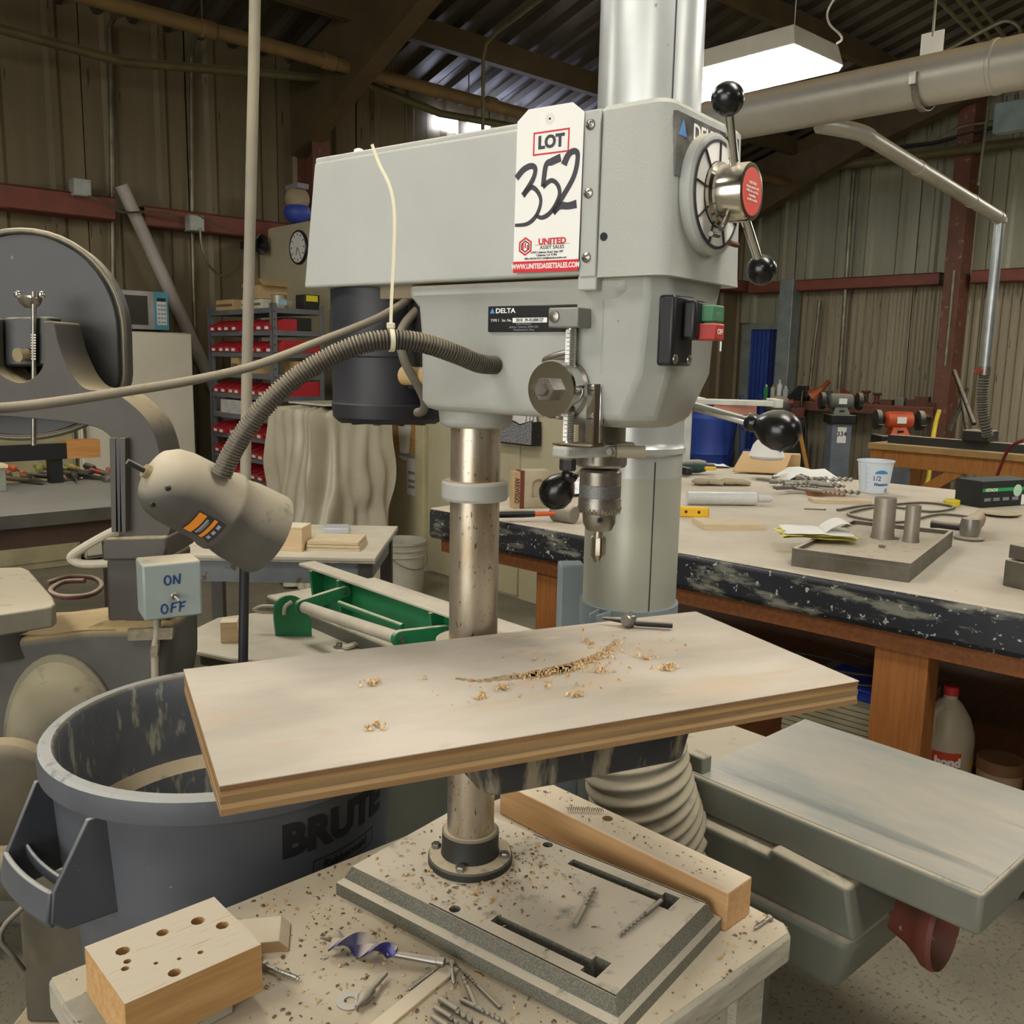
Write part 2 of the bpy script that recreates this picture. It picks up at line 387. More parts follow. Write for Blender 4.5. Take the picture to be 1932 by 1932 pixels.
# blue doorway near the far corner
M_blue = mat('blue_door', '#27408f', .5, col2='#2f4ea8', scale=2); M_bdark = mat('blue_dark', '#1c2a66', .5)
M_frame = mat('door_frame_grey', '#7d8682', .5)
d1 = struct(MB().box(WX-.02, WX+.04, 7.38, 7.5, 0, 2.05).build('door_1', M_frame, rz=BLD.a))
MB().box(WX-.03, WX+.04, 6.82, 7.42, 1.98, 2.07).build('door_head', M_frame, d1)
for k in range(9): MB().box(WX-.01, WX+.03, 6.84+k*.064, 6.84+k*.064+.055, 0, 1.97).build('slat', M_bdark if k < 4 else M_blue, d1, bevel=.006)
struct(MB().box(WX-.28, WX-.06, 6.62, 6.82, 0, 2.6).build('trim_6', mat('galvanised_post', '#8d9693', .45, .4), rz=BLD.a, bevel=.008))
# ---------------------------------------------------------------- the drill press
G = mat('press_grey_paint', '#b3b5af', .42, var=.05, scale=5, spots='#8a8672', spot_scale=90, spot_at=.72, dust=.75, dlo=.5, dhi=.95, bump=.06, bscale=300)
Gc = mat('press_cast_paint', '#a4a69f', .45, var=.07, scale=7, spots='#7b7663', spot_scale=70, spot_at=.71, dust=.9, dlo=.25, dhi=.8, bump=.12, bscale=200)
Gb = mat('press_base_paint', '#5f6056', .7, var=.12, scale=9, spots='#7d7866', spot_scale=420, spot_at=.5, dust=1, dustcol='#cfc4ae', dlo=.8, dhi=.97, bump=.1, bscale=150)
M_col = mat('rusty_column_steel', '#c4bcae', .32, .8, col2='#a8987f', scale=9, stretch=(3, 3, 1), spots='#6b563f', spot_scale=80, spot_at=.64)
M_chr = mat('chrome', '#d8d8d4', .12, 1, var=.03, dust=.5, dustcol='#b4a88e', dlo=.6, dhi=1)
M_stl = mat('worn_steel', '#a09c94', .33, .85, col2='#807a6e', scale=30)
M_drk = mat('black_oxide', '#2b2a2a', .45, .3, dust=.6)
M_blk = mat('black_plastic', '#1b1b1c', .38, dust=.35, dlo=.7, dhi=1)
M_knob = mat('black_knob', '#141414', .25, dust=.22, dlo=.6, dhi=1)
M_moto = mat('motor_black', '#24252a', .5, dust=.5, var=.1)
M_wht = mat('print_white', '#f0efe9', .5, var=.02); M_ink = mat('print_black', '#26262a', .55, var=.02); M_redk = mat('print_red', '#d2232f', .5, var=.03)
M_pen = mat('marker_ink', '#3b3b40', .6, var=.03)
dp = fthing(MAC, 'drill_press', 'grey bench drill press with paper lot tag on its belt guard', 'drill press', (0, 0, .68))
Z = -.68
def dz(z): return z-.68
# base with two T-slots
b = MB(); hw = .142
prof = [(-.145, .36, hw+.006, 0), (-.145, .36, hw+.006, .02), (-.14, .352, hw-.006, .024), (-.128, .342, hw-.012, .045)]
b.loft([[(x0, -w, z), (x1, -w, z), (x1, w, z), (x0, w, z)] for x0, x1, w, z in prof])
base = b.build('base', Gb, dp, smooth=30)
cut = MB()
for s in (-1, 1):
    cut.box(.125, .30, s*.096-.009, s*.096+.009, .012, .07); cut.box(.282, .306, s*.096-.019, s*.096+.019, .012, .07)
    cut.cyl((.068, s*.115, .012), (.068, s*.115, .07), .0085, n=16)
for s in (-1, 1): cut.box(.03, .39, s*.1275-.0016, s*.1275+.0016, .0425, .06)
carve(base, cut)
MB().box(.11, .32, -.125, .125, .0105, .0125).build('slot_floor', M_drk, base)
# column foot, column, collar
f = MB(); f.lathe([(.066, .045), (.066, .055), (.064, .058), (.046, .060), (.0445, .064), (.0445, .096), (.042, .099), (.0365, .099)], 40)
foot = f.build('column_foot', mat('foot_iron', '#33332f', .55, .3, dust=1, dustcol='#c3b598', dlo=.5, dhi=.9), dp, smooth=30)
for k in range(4):
    a = pi/4+k*pi/2-.35; MB().lathe([(.008, .057), (.008, .064), (.0065, .066)], 6, (.0555*cos(a), .0555*sin(a), 0)).build('bolt', M_stl, foot)
MB().lathe([(.0365, .058), (.0365, dz(1.45))], 48).build('column', M_col, dp, smooth=30)
MB().lathe([(.0365, dz(1.298)), (.047, dz(1.298)), (.049, dz(1.302)), (.049, dz(1.322)), (.047, dz(1.326)), (.0365, dz(1.326))], 40).build('collar', Gc, dp, smooth=25)
# head casting: one lofted body with a boss round the column and a nose round the spindle
def rrect(x0, x1, y0, y1, r, n=5):
    out = []
    for cx, cy, a in ((x1-r, y0+r, -pi/2), (x1-r, y1-r, 0), (x0+r, y1-r, pi/2), (x0+r, y0+r, pi)):
        for k in range(n+1): t = a+pi/2*k/n; out.append((cx+r*cos(t), cy+r*sin(t)))
    return out
h = MB()
h.loft([[(x, y, dz(z)) for x, y in rrect(x0, x1, -w, w, r)] for x0, x1, w, r, z in
        ((-.035, .265, .058, .02, 1.428), (-.045, .275, .068, .022, 1.432), (-.05, .285, .073, .022, 1.442), (-.05, .29, .074, .022, 1.53), (-.05, .29, .078, .02, 1.57), (-.055, .30, .088, .015, 1.585), (-.055, .30, .088, .015, 1.598))])
h.lathe([(.045, dz(1.404)), (.052, dz(1.408)), (.0535, dz(1.42)), (.056, dz(1.45))], 36)
nose = lambda w, x0, x1, c: [(x0, -w), (x1-c, -w), (x1, -w+c), (x1, w-c), (x1-c, w), (x0, w)]
hdc = h.build('head_casting', Gc, dp, smooth=32, bevel=.004)
h = MB(); h.loft([[(x, y, dz(z)) for x, y in nose(*a)] for a, z in (((.052, .19, .302, .03), 1.421), ((.074, .2, .318, .03), 1.433), ((.0805, .257, .338, .026), 1.488), ((.0805, .257, .341, .022), 1.575), ((.088, .25, .342, .02), 1.60))])
h.build('spindle_nose', Gc, hdc, bevel=.005)
# name plate
npl = MB().box(.083, .222, -.0785, -.0735, dz(1.536), dz(1.569)).build('name_plate', M_blk, dp, bevel=.001)
txt('DELTA', .0085, M_wht, npl, (.096, -.0787, dz(1.5625)), bold=.0002, sx=1.25, align='LEFT')
MB().prism([(.0865, dz(1.5595)), (.0945, dz(1.5595)), (.0905, dz(1.5665))], -.0787, -.0785, lambda x, y, h: (x, h, y)).build('emblem', mat('emblem_blue', '#4f8fd0', .5), npl)
txt('TYPE 1   Ser. No.', .0048, M_wht, npl, (.088, -.0787, dz(1.5505)), align='LEFT')
MB().box(.124, .178, -.0788, -.0784, dz(1.5475), dz(1.5535)).build('serial_strip', M_wht, npl)
txt('2010  39-XL008127', .0056, M_ink, npl, (.151, -.079, dz(1.5505)), sx=.95, bold=.0001)
txt('Model\nNo.', .0042, M_wht, npl, (.182, -.0787, dz(1.5505)), align='LEFT')
txt('Delta Machinery\nJackson, Tennessee 38305 USA\nManufactured in China', .0036, mat('print_grey', '#8d9096', .5), npl, (.142, -.0787, dz(1.5422)))
MB().cyl((.0, -.0752, dz(1.56)), (.0, -.072, dz(1.56)), .0022, n=10).build('screw_hole', M_blk, npl)
# return-spring cap with hex nut
cp = MB().lathe([(.0355, 0), (.0355, .034), (.034, .037), (.012, .038)], 44, (.203, -.066, dz(1.466)), (0, -1, 0)).build('spring_cap', M_chr, dp, smooth=25)
MB().ring((.203, -.068, dz(1.466)), (.203, -.077, dz(1.466)), .0385, .0355).build('cap_rim', M_stl, cp, smooth=30)
MB().lathe([(.0155, 0), (.0155, .012), (.0145, .0135), (.0085, .0135), (.0085, .018), (.007, .0195)], 6, (.203, -.104, dz(1.466)), (0, -1, 0)).build('hex_nut', M_stl, cp)
MB().tube(spl([(.176, -.075, dz(1.494)), (.178, -.082, dz(1.501)), (.187, -.083, dz(1.505)), (.2, -.082, dz(1.509)), (.22, -.079, dz(1.513))], 5), .0035, 8).build('spring_tail', M_stl, cp, smooth=60)
# depth stop
st = MB().box(.198, .2415, -.105, -.075, dz(1.540), dz(1.5635)).build('stop_block', mat('stop_block_grey', '#8a8a84', .5, .3, dust=.8), dp, bevel=.002)
MB().lathe([(.0075, 0), (.007, .002), (.001, .0035)], 20, (.2075, -.105, dz(1.553)), (0, -1, 0)).build('set_screw', M_stl, st, smooth=40)
n = 220; rod = MB(); pts = [(.2195, -.085, dz(1.398)+.150*i/n) for i in range(n+1)]
rod.tube(pts, [.0068 if i % 4 < 2 else .0057 for i in range(n+1)], 16); rd = rod.build('stop_rod', M_chr, dp)
sc = MB().box(.216, .222, -.0925, -.0904, dz(1.403), dz(1.538)).build('depth_scale', M_wht, rd)
for k in range(26):
    zz = dz(1.408)+k*.005; MB().box(.218 if k % 4 else .2165, .222, -.0928, -.0923, zz, zz+.0007).build('graduation', M_ink, sc)
lb = MB(); lb.box(.258, .2605, -.092, -.07, dz(1.40), dz(1.474)); lb.box(.204, .2605, -.098, -.066, dz(1.398), dz(1.4005))
lbo = lb.build('stop_bracket', mat('bracket_steel', '#5c5142', .4, .7, dust=.5), dp, bevel=.001)
brf = MB(); brf.box(.241, .262, -.0805, -.074, dz(1.403), dz(1.474)); brf.build('bracket_flange', M_chr, lbo, bevel=.001)
for zz in (1.466, 1.432):
    s_ = MB().lathe([(.0078, 0), (.007, .002), (.004, .0035)], 18, (.251, -.0805, dz(zz)), (0, -1, 0)).build('bracket_screw', M_stl, lbo, smooth=30)
    MB().box(.2455, .2565, -.0845, -.084, dz(zz)-.0009, dz(zz)+.0009).build('screw_slot', M_drk, s_)
qc = MB(); qc.prism([(.204, -.099), (.228, -.101), (.245, -.06), (.256, -.03), (.25, .03), (.19, .03), (.19, -.03)], dz(1.382), dz(1.397)); qc.box(.235, .275, -.034, -.014, dz(1.382), dz(1.397))
qco = qc.build('quill_clamp', Gc, dp, bevel=.004)
MB().lathe([(.0078, 0), (.0078, .009), (.006, .011), (.0048, .011), (.0048, .017)], 6, (.258, -.034, dz(1.39)), (0, -1, 0)).build('clamp_bolt', M_stl, qco)
MB().cyl((.262, -.04, dz(1.39)), (.29, -.018, dz(1.39)), .008, n=14).build('clamp_spacer', mat('tan_steel', '#a39b86', .5, .4), qco, smooth=40)
MB().lathe([(.009, dz(1.366)), (.0105, dz(1.368)), (.0105, dz(1.38)), (.0085, dz(1.382))], 6, (.2195, -.085, 0)).build('stop_nut', M_drk, rd)
# quill, spindle and chuck
MB().lathe([(.032, dz(1.365)), (.034, dz(1.368)), (.034, dz(1.381)), (.031, dz(1.383)), (.031, dz(1.43))], 40, (.215, 0, 0)).build('quill', M_stl, dp, smooth=30)
MB().lathe([(.0125, dz(1.345)), (.0125, dz(1.37))], 24, (.215, 0, 0)).build('spindle', M_drk, dp, smooth=30)
ck = MB().lathe([(.014, dz(1.3625)), (.025, dz(1.361)), (.0275, dz(1.358)), (.0275, dz(1.3425)), (.0272, dz(1.3425)), (.0272, dz(1.321)), (.0285, dz(1.321)), (.0285, dz(1.308)), (.0235, dz(1.303)), (.0225, dz(1.302)), (.0215, dz(1.289)), (.017, dz(1.2795)), (.01, dz(1.279))], 44, (.215, 0, 0)).build('chuck', M_stl, dp, smooth=28)
MB().lathe([(.0273, dz(1.324)), (.0277, dz(1.3245)), (.0277, dz(1.3405)), (.0273, dz(1.341))], 44, (.215, 0, 0)).build('knurled_band', mat('knurl', '#666768', .5, .7, spots='#858584', spot_scale=900, spot_at=.5), ck)
tm = MB()
for k in range(30):
    a = 2*pi*k/30; tm.lathe([(.0031, 0), (.0003, .0085)], 4, (.215+.0272*cos(a), .0272*sin(a), dz(1.3105)), (0, 0, -1), a0=a)
tm.build('gear_teeth', M_stl, ck)
MB().ring((.215+.0212*cos(-.93), .0212*sin(-.93), dz(1.296)), (.215+.0235*cos(-.93), .0235*sin(-.93), dz(1.296)), .0048, .0032, 16).build('key_hole', M_chr, ck, smooth=40)
MB().cyl((.215+.02*cos(-.93), .02*sin(-.93), dz(1.296)), (.215+.0228*cos(-.93), .0228*sin(-.93), dz(1.296)), .0032, n=12).build('key_hole_core', M_blk, ck)
bt = MB(); bt.cyl((.215, 0, dz(1.281)), (.215, 0, dz(1.268)), .0062, n=16)
for k in range(6):
    a = 2*pi*k/6; bt.loft([[(.215+r*cos(a+t), r*sin(a+t), dz(z)) for r, t in ((.003, -.5), (.0104*q, -.28), (.0107*q, .28), (.003, .5))] for q, z in ((.85, 1.27), (1, 1.267), (1, 1.246), (.2, 1.2345))])
bt.build('countersink_bit', mat('bit_steel', '#a8a090', .3, .85), dp, smooth=30)
# pulley guard: rear cover, front cover with a seam, three screws
g = MB(); g.loft([[(-.255, -.10, dz(1.601)), (.262, -.10, dz(1.601)), (.262, .10, dz(1.601)), (-.255, .10, dz(1.601))],
                  [(-.23, -.098, dz(1.778)), (.262, -.098, dz(1.778)), (.262, .098, dz(1.778)), (-.23, .098, dz(1.778))]])
gd = g.build('belt_guard', G, dp, bevel=.004, seg=3)
MB().box(-.232, .262, -.0945, .0945, dz(1.776), dz(1.785)).build('guard_lid', G, gd, bevel=.003)
MB().lathe([(.007, 0), (.007, .004), (.004, .006)], 14, (-.15, -.085, dz(1.784))).build('lid_screw', M_wht, gd, smooth=40)
fc = MB(); fc.loft([[(x, y, dz(z)) for x, y in rrect(.255, x1, -w, w, .018, 6)] for x1, w, z in ((.353, .1035, 1.597), (.352, .103, 1.61), (.347, .101, 1.78), (.342, .096, 1.786))])
fco = fc.build('front_cover', mat('cover_wrinkle_paint', '#b0b2aa', .5, var=.05, scale=5, bump=.5, bscale=420, dust=.6, dlo=.6, dhi=1, spots='#83806c', spot_scale=80, spot_at=.72), gd, smooth=30)
fl_ = MB().box(.239, .262, -.1025, -.0985, dz(1.598), dz(1.783)).build('cover_flange', G, gd, bevel=.0015)
for x, zz in ((.249, 1.767), (.249, 1.692), (.249, 1.62)):
    s_ = MB().lathe([(.0062, 0), (.0058, .0018), (.003, .0032), (.0005, .0036)], 20, (x, -.1025, dz(zz)), (0, -1, 0)).build('cover_screw', M_stl, gd, smooth=50)
    c_ = MB(); a = random.random()
    for q in (0, pi/2): c_.obox((x, -.1056, dz(zz)), (.007, .0008, .0013), ry=a+q)
    c_.build('cross_slot', M_drk, s_)
MB().cyl((.272, -.1028, dz(1.642)), (.272, -.1036, dz(1.642)), .0048, n=18).build('rivet_hole', M_blk, fco)
MB().box(.236, .262, -.1, -.085, dz(1.583), dz(1.60)).build('guard_tab', G, gd, bevel=.002)
# front label, speed dial, hub and levers
lab = MB(); lab.prism([(-.088, 1.772), (.075, 1.772), (.075, 1.70), (.0, 1.70), (-.045, 1.70), (-.052, 1.705), (-.06, 1.705), (-.085, 1.705)], .3445, .3505, lambda y, z, x: (x+.0, y, dz(z)))
lo = lab.build('front_label', mat('label_silver', '#8d8c88', .25, .5, col2='#3b3a37', scale=22), fco)
txt('DELTA', .024, M_wht, lo, (.3508, -.01, dz(1.757)), R=FRONT, bold=.0004, sx=1.05)
MB().prism([(-.082, 1.748), (-.062, 1.748), (-.072, 1.766)], .3506, .3509, lambda y, z, x: (x, y, dz(z))).build('emblem', mat('emblem_blue', '#4f8fd0', .5), lo)
DC = (.35, -.006, dz(1.694))
dial = MB().lathe([(.068, 0), (.068, .012), (.064, .014), (.05, .014)], 56, DC, (1, 0, 0)).build('speed_dial', G, fco, smooth=25)
MB().ring((.3635, DC[1], DC[2]), (.3650, DC[1], DC[2]), .058, .034, 48).build('dial_scale', M_wht, dial)
bk = MB()
for k in range(9):
    a = 2*pi*k/9+.2; u = Vector((0, cos(a), sin(a))); p = Vector((.3655, DC[1], DC[2])); bk.bar(p+u*.036, p+u*.058, .0035, .0012, up=u.cross((1, 0, 0)))
bk.ring((.3645, DC[1], DC[2]), (.3658, DC[1], DC[2]), .0605, .0575, 48); bk.ring((.3645, DC[1], DC[2]), (.3658, DC[1], DC[2]), .037, .032, 40); bk.build('dial_marking', M_ink, dial)
hub = MB().lathe([(.036, 0), (.036, .006), (.0325, .009), (.0325, .039), (.0315, .042), (.027, .0425)], 44, (.364, DC[1], DC[2]), (1, 0, 0)).build('hub', mat('hub_chrome', '#c9c6bd', .16, 1, col2='#a89d84', scale=14, dust=.4), dial, smooth=28)
MB().cyl((.4062, DC[1], DC[2]), (.4068, DC[1], DC[2]), .0262, n=40).build('hub_sticker', mat('sticker_red', '#d94b3c', .5, var=.04), hub)
txt('CAUTION\nchange speeds only\nwhile the machine\nis running\nsee the manual', .0045, M_wht, hub, (.4071, DC[1], DC[2]), R=FRONT)
for (a, ln) in ((radians(119), .089), (radians(-49), .092)):
    u = Vector((.06, cos(a), sin(a))).normalized(); p = Vector((.388, DC[1], DC[2]))
    lv = MB().cyl(p+u*.02, p+u*ln, .0058, .0052, 16).build('lever', M_chr, dial, smooth=40)
    MB().sph(p+u*(ln+.014), .0182, 28, d=u).build('lever_ball', M_knob, lv, smooth=60)
pn = MB(); pn.cyl((.385, DC[1]-.012, DC[2]-.024), (.385, DC[1]-.03, DC[2]-.043), .0035, n=10).build('stop_pin', M_stl, hub, smooth=40)
MB().cyl((.372, DC[1]-.028, DC[2]-.047), (.372, DC[1]-.008, DC[2]-.047), .003, n=10).build('stop_pin', M_stl, hub, smooth=40)
MB().cyl((.372, DC[1]+.022, DC[2]-.052), (.372, DC[1]+.045, DC[2]-.052), .0032, n=10).build('stop_pin', mat('rust_pin', '#6d3a28', .6), hub, smooth=40)
# switch box on the head's nose
sw = MB().box(.335, .356, -.083, -.032, dz(1.497), dz(1.577)).build('switch_box', M_blk, dp, bevel=.004)
so = MB().box(.355, .372, -.062, -.034, dz(1.527), dz(1.572)).build('button_guard', M_blk, sw, bevel=.004)
gb = MB().box(.362, .386, -.046, -.016, dz(1.548), dz(1.567)).build('on_button', mat('button_green', '#3f7a55', .5, dust=.3), sw, bevel=.002)
rb = MB().box(.362, .392, -.05, -.026, dz(1.527), dz(1.546)).build('off_button', mat('button_red', '#a8332c', .5, dust=.3), sw, bevel=.002)
txt('OFF', .0085, M_wht, rb, (.3922, -.038, dz(1.5365)), R=FRONT)
txt('ON', .007, mat('print_grey', '#8d9096', .5), gb, (.3862, -.031, dz(1.557)), R=FRONT)
for y in (-.076, -.041):
    MB().lathe([(.0055, 0), (.005, .0015), (.001, .0028)], 16, (.356, y, dz(1.505)), (1, 0, 0)).build('box_screw', M_stl, sw, smooth=40)
MB().box(.392, .3935, -.037, -.0355, dz(1.515), dz(1.526)).build('lock_slot', M_wht, sw)
# feed hub and handles on the far side
FH = Vector((.205, .085, dz(1.462)))
fh = MB().lathe([(.03, -.02), (.03, .012), (.024, .03), (.012, .034)], 32, FH, (0, 1, 0)).build('feed_hub', M_stl, dp, smooth=30)
for a in (-12, 108, 229):
    u = Vector((cos(radians(a)), .05, sin(radians(a)))); p = FH+Vector((0, .018, 0)); ln = .175
    lv = MB().cyl(p+u*.02, p+u*ln, .0062, .0062, 16).build('feed_handle', M_chr, fh, smooth=40)
    MB().lathe([(.006, 0), (.0115, .003), (.0125, .012), (.011, .016), (.0165, .022), (.023, .032), (.0265, .045), (.025, .058), (.018, .068), (.008, .0735), (.0001, .0745)], 30, p+u*(ln-.012), u).build('handle_ball', M_knob, lv, smooth=60)
# motor hung behind the column
mo = MB().lathe([(.02, dz(1.40)), (.078, dz(1.402)), (.086, dz(1.41)), (.088, dz(1.43)), (.086, dz(1.434)), (.086, dz(1.50)), (.088, dz(1.502)), (.088, dz(1.60))], 48, (-.177, 0, 0)).build('motor', M_moto, dp, smooth=28)
MB().box(-.285, -.25, -.028, .04, dz(1.475), dz(1.58)).build('capacitor_box', M_moto, mo, bevel=.008)
for k in range(12):
    a = 2*pi*k/12; MB().obox((-.177+.06*cos(a), .06*sin(a), dz(1.4015)), (.03, .007, .003), rz=a).build('vent_slot', M_blk, mo)
MB().box(-.09, -.045, -.05, .06, dz(1.455), dz(1.6)).build('motor_mount', M_drk, dp, bevel=.003)
MB().cyl((-.1, -.045, dz(1.475)), (-.045, -.045, dz(1.475)), .014, n=16).build('cord_clamp', mat('tan_fitting', '#b59a66', .6, dust=.5), mo, smooth=40)
MB().box(-.135, -.06, -.07, -.03, dz(1.583), dz(1.602)).build('terminal_plate', mat('plate_tan', '#8d826b', .6), dp, bevel=.002)
# table casting, swung with the plywood
tb = thing('x', 'x', 'x'); bpy.data.objects.remove(tb)
dr = PLY.a-MAC.a; RT = Matrix.Rotation(dr, 3, 'Z')
def tl(p): return RT @ Vector(p) + Vector((0, 0, -.68))
t = MB(); t.loft([[tl((x, y, z)) for x, y in rrect(x0, x1, y0, y1, .02)] for x0, x1, y0, y1, z in ((-.115, .155, -.33, -.06, 1.003), (-.12, .16, -.335, -.055, 1.008), (-.128, .168, -.343, -.05, 1.06), (-.128, .168, -.343, -.05, 1.074))])
to = t.build('work_table', mat('table_iron', '#2b2c30', .5, .3, col2='#3a3b3e', scale=9, streak='#8f8672', streak_scale=(26, 26, 4), streak_at=.53), dp, bevel=.004)
tc = MB(); tc.lathe([(.038, 1.0-.68), (.056, 1.0-.68), (.056, 1.085-.68), (.038, 1.085-.68)], 32); tc.loft([[tl((x, y, z)) for x, y in ((-.035, -.12), (.035, -.12), (.035, -.03), (-.035, -.03))] for z in (.99, 1.06)])
tc.build('table_bracket', Gc, to, smooth=30)

# plywood board on the table, five plies
pb = fthing(PLY, 'plywood_board', 'thick dusty plywood board lying on the drill press table', 'plywood', (0, 0, 1.0745))
Mtop = mat('plywood_face_dusty', '#bfb5a5', .8, col2='#a59b8b', scale=2.6, stretch=(1, 2.2, 1), streak='#b5a68e', streak_scale=(2.2, 11, 1), streak_at=.55, spots='#b7a894', spot_scale=6, spot_at=.58, bump=.1, bscale=120)
pl = [mat('ply_%d' % k, c, .7, col2=c2, scale=14, stretch=(.35, 6, 6), streak='#6d4a26', streak_scale=(6, 90, 90), streak_at=.66) for k, (c, c2) in enumerate((('#957650', '#826440'), ('#a98a5e', '#b5976c'), ('#7a6040', '#8d724e'), ('#a48456', '#93744a')))]
x0, x1, y0, y1 = -.417, .368, -.403, -.0505; tt = .0305; zs = [0, .006, .0115, .0185, .024, .0295]
for k in range(5):
    e = (.0, .0008, .0003, .0012, .0005)[k]
    MB().box(x0+e, x1-e, y0+e, y1-e, zs[k], zs[k+1]).build('ply', pl[k % 4] if k < 4 else mat('ply_dark', '#735335', .75, col2='#8f6c45', scale=16, stretch=(.35, 6, 6)), pb)
fa = MB().box(x0, x1, y0, y1, .0295, .0305).build('face_veneer', Mtop, pb)
# the drilled groove, an arc of overlapping shallow holes
gr = MB(); arc = [PLY.on(px, py, 2, 1.105) for px, py in ((865, 1281), (905, 1285), (955, 1279), (1000, 1275), (1035, 1268), (1068, 1262), (1098, 1250), (1125, 1238), (1150, 1222), (1162, 1208))]
arc = spl([Vector((p.x, p.y, .0302)) for p in arc], 3)
for i, p in enumerate(arc):
    q = i/len(arc); rr = (.0045+.011*max(0, sin(pi*min(1, q*1.05)))**1.5)*random.uniform(.75, 1.1)
    gr.lathe([(rr, 0), (rr*.97, .00075), (rr*.7, .0009)], 14, p)
gr.build('drilled_groove', mat('groove_torn_wood', '#b39a72', .9, col2='#7d7163', scale=120, spots='#a8642c', spot_scale=60, spot_at=.6, bump=1, bscale=300), pb)
# ---------------------------------------------------------------- workbench carrying the press
M_bt = mat('bench_dusty_top', '#c6baa2', .85, col2='#b5a88e', scale=5, spots='#7d6a4c', spot_scale=55, spot_at=.69, bump=.2, bscale=120)
M_be = mat('bench_weathered_edge', '#8f8a7c', .8, col2='#aaa593', scale=9, stretch=(1, 1, 5), spots='#6a6557', spot_scale=60, spot_at=.64)
wb = fthing(BLD, 'workbench', 'low dusty wooden workbench under the drill press', 'workbench', (0, 0, 0))
t = MB(); t.prism([(.30, .64), (1.145, .632), (1.163, .65), (1.163, 1.228), (.30, 1.228)], .632, .678); t.build('bench_top', M_be, wb, bevel=.006)
MB().prism([(.304, .645), (1.142, .637), (1.158, .653), (1.158, 1.223), (.304, 1.223)], .677, .68).build('top_sheet', M_bt, wb)
MB().box(.34, 1.12, .68, .70, .08, .632).build('side_panel', mat('bench_side_grey', '#a5a394', .7, spots='#7f7a69', spot_scale=30, spot_at=.66), wb)
MB().box(.34, 1.12, 1.17, 1.19, .08, .632).build('side_panel', M_be, wb)
MB().box(1.10, 1.12, .7, 1.17, .08, .632).build('end_panel', M_be, wb)
for x in (.36, 1.1):
    for y in (.7, 1.17): MB().box(x-.035, x+.035, y-.035, y+.035, 0, .632).build('leg', M_be, wb)
def wood(name, c, c2, ax=(.5, 8, 8), **k): return mat(name, c, .7, col2=c2, scale=12, stretch=ax, **k)
M_pine = wood('pine_side', '#c29c69', '#ae8653', dust=1, dustcol='#d3c6ae', dlo=.5, dhi=.9)
M_pineY = wood('pine_side_long', '#b98f5f', '#c79f6e', (8, .5, 8), dust=1, dustcol='#cfc0a6', dlo=.5, dhi=.9, spots='#8a5f34', spot_scale=30, spot_at=.7)
M_pale = wood('pale_wood', '#dcc39c', '#cfb388', dust=.9, dustcol='#d8cbb2')
bm_ = fthing(BLD, 'timber_beam', 'long square timber lying on the bench behind the press base', 'timber', (1.098, .93, .68), turn=radians(2.0))
MB().box(-.033, .033, -.232, .25, .0005, .062).build('timber', M_pineY, bm_, bevel=.0025)
MB().cyl((.008, .03, .0615), (.008, .03, .0625), .009, n=10).build('knot', mat('knot', '#6b4426', .8), bm_)
ob = fthing(BLD, 'board_offcut', 'thin grey board under the wood block with drilled holes', 'board', (.392, 1.06, .6805), turn=.05)
MB().box(-.095, .06, -.06, .085, 0, .016).build('board', M_be, ob, bevel=.002)
wk = fthing(BLD, 'wood_block', 'thick wood block with several drilled holes at the bench corner', 'wood block', (.407, 1.066, .697))
wk_b = MB().box(-.085, .085, -.069, .069, 0, .066).build('block', M_pine, wk)
hc = MB(); holes = [(-.052, .03, .009), (-.055, .006, .005), (-.062, -.006, .005), (0, .035, .008), (.045, .03, .0095), (.065, .0, .0085), (-.02, -.052, .008), (-.03, -.02, .003), (-.005, -.03, .003), (.02, -.035, .004)]
for x, y, r in holes: hc.lathe([(r*random.uniform(.8, 1), .03), (r, .08)], 9, (x, y, 0))
carve(wk_b, hc)
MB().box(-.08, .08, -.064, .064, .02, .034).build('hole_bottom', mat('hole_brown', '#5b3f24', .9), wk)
p = BLD.on(492, 1775, 2, .68); sm = fthing(BLD, 'wood_offcut', 'small flat wood offcut with a sloping end beside the block', 'wood offcut', (p.x, p.y, .6802), turn=-.55)
MB().loft([[(x, y, z) for x, y in ((-.05, -.03), (x1, -.03), (x1, .03), (-.05, .03))] for x1, z in ((.04, 0), (.04, .004), (.027, .017))]).build('offcut', M_pale, sm, bevel=.001)
p0, p1 = BLD.on(840, 1838, 2, .68), BLD.on(725, 1932, 2, .68)
sp_ = fthing(BLD, 'wood_strip', 'flat pale wood strip lying among the drill bits', 'wood strip', ((p0.x+p1.x)/2, (p0.y+p1.y)/2, .6802), turn=atan2(p1.y-p0.y, p1.x-p0.x))
MB().box(-.075, .075, -.011, .011, 0, .004).build('strip', M_pale, sp_, bevel=.0008)

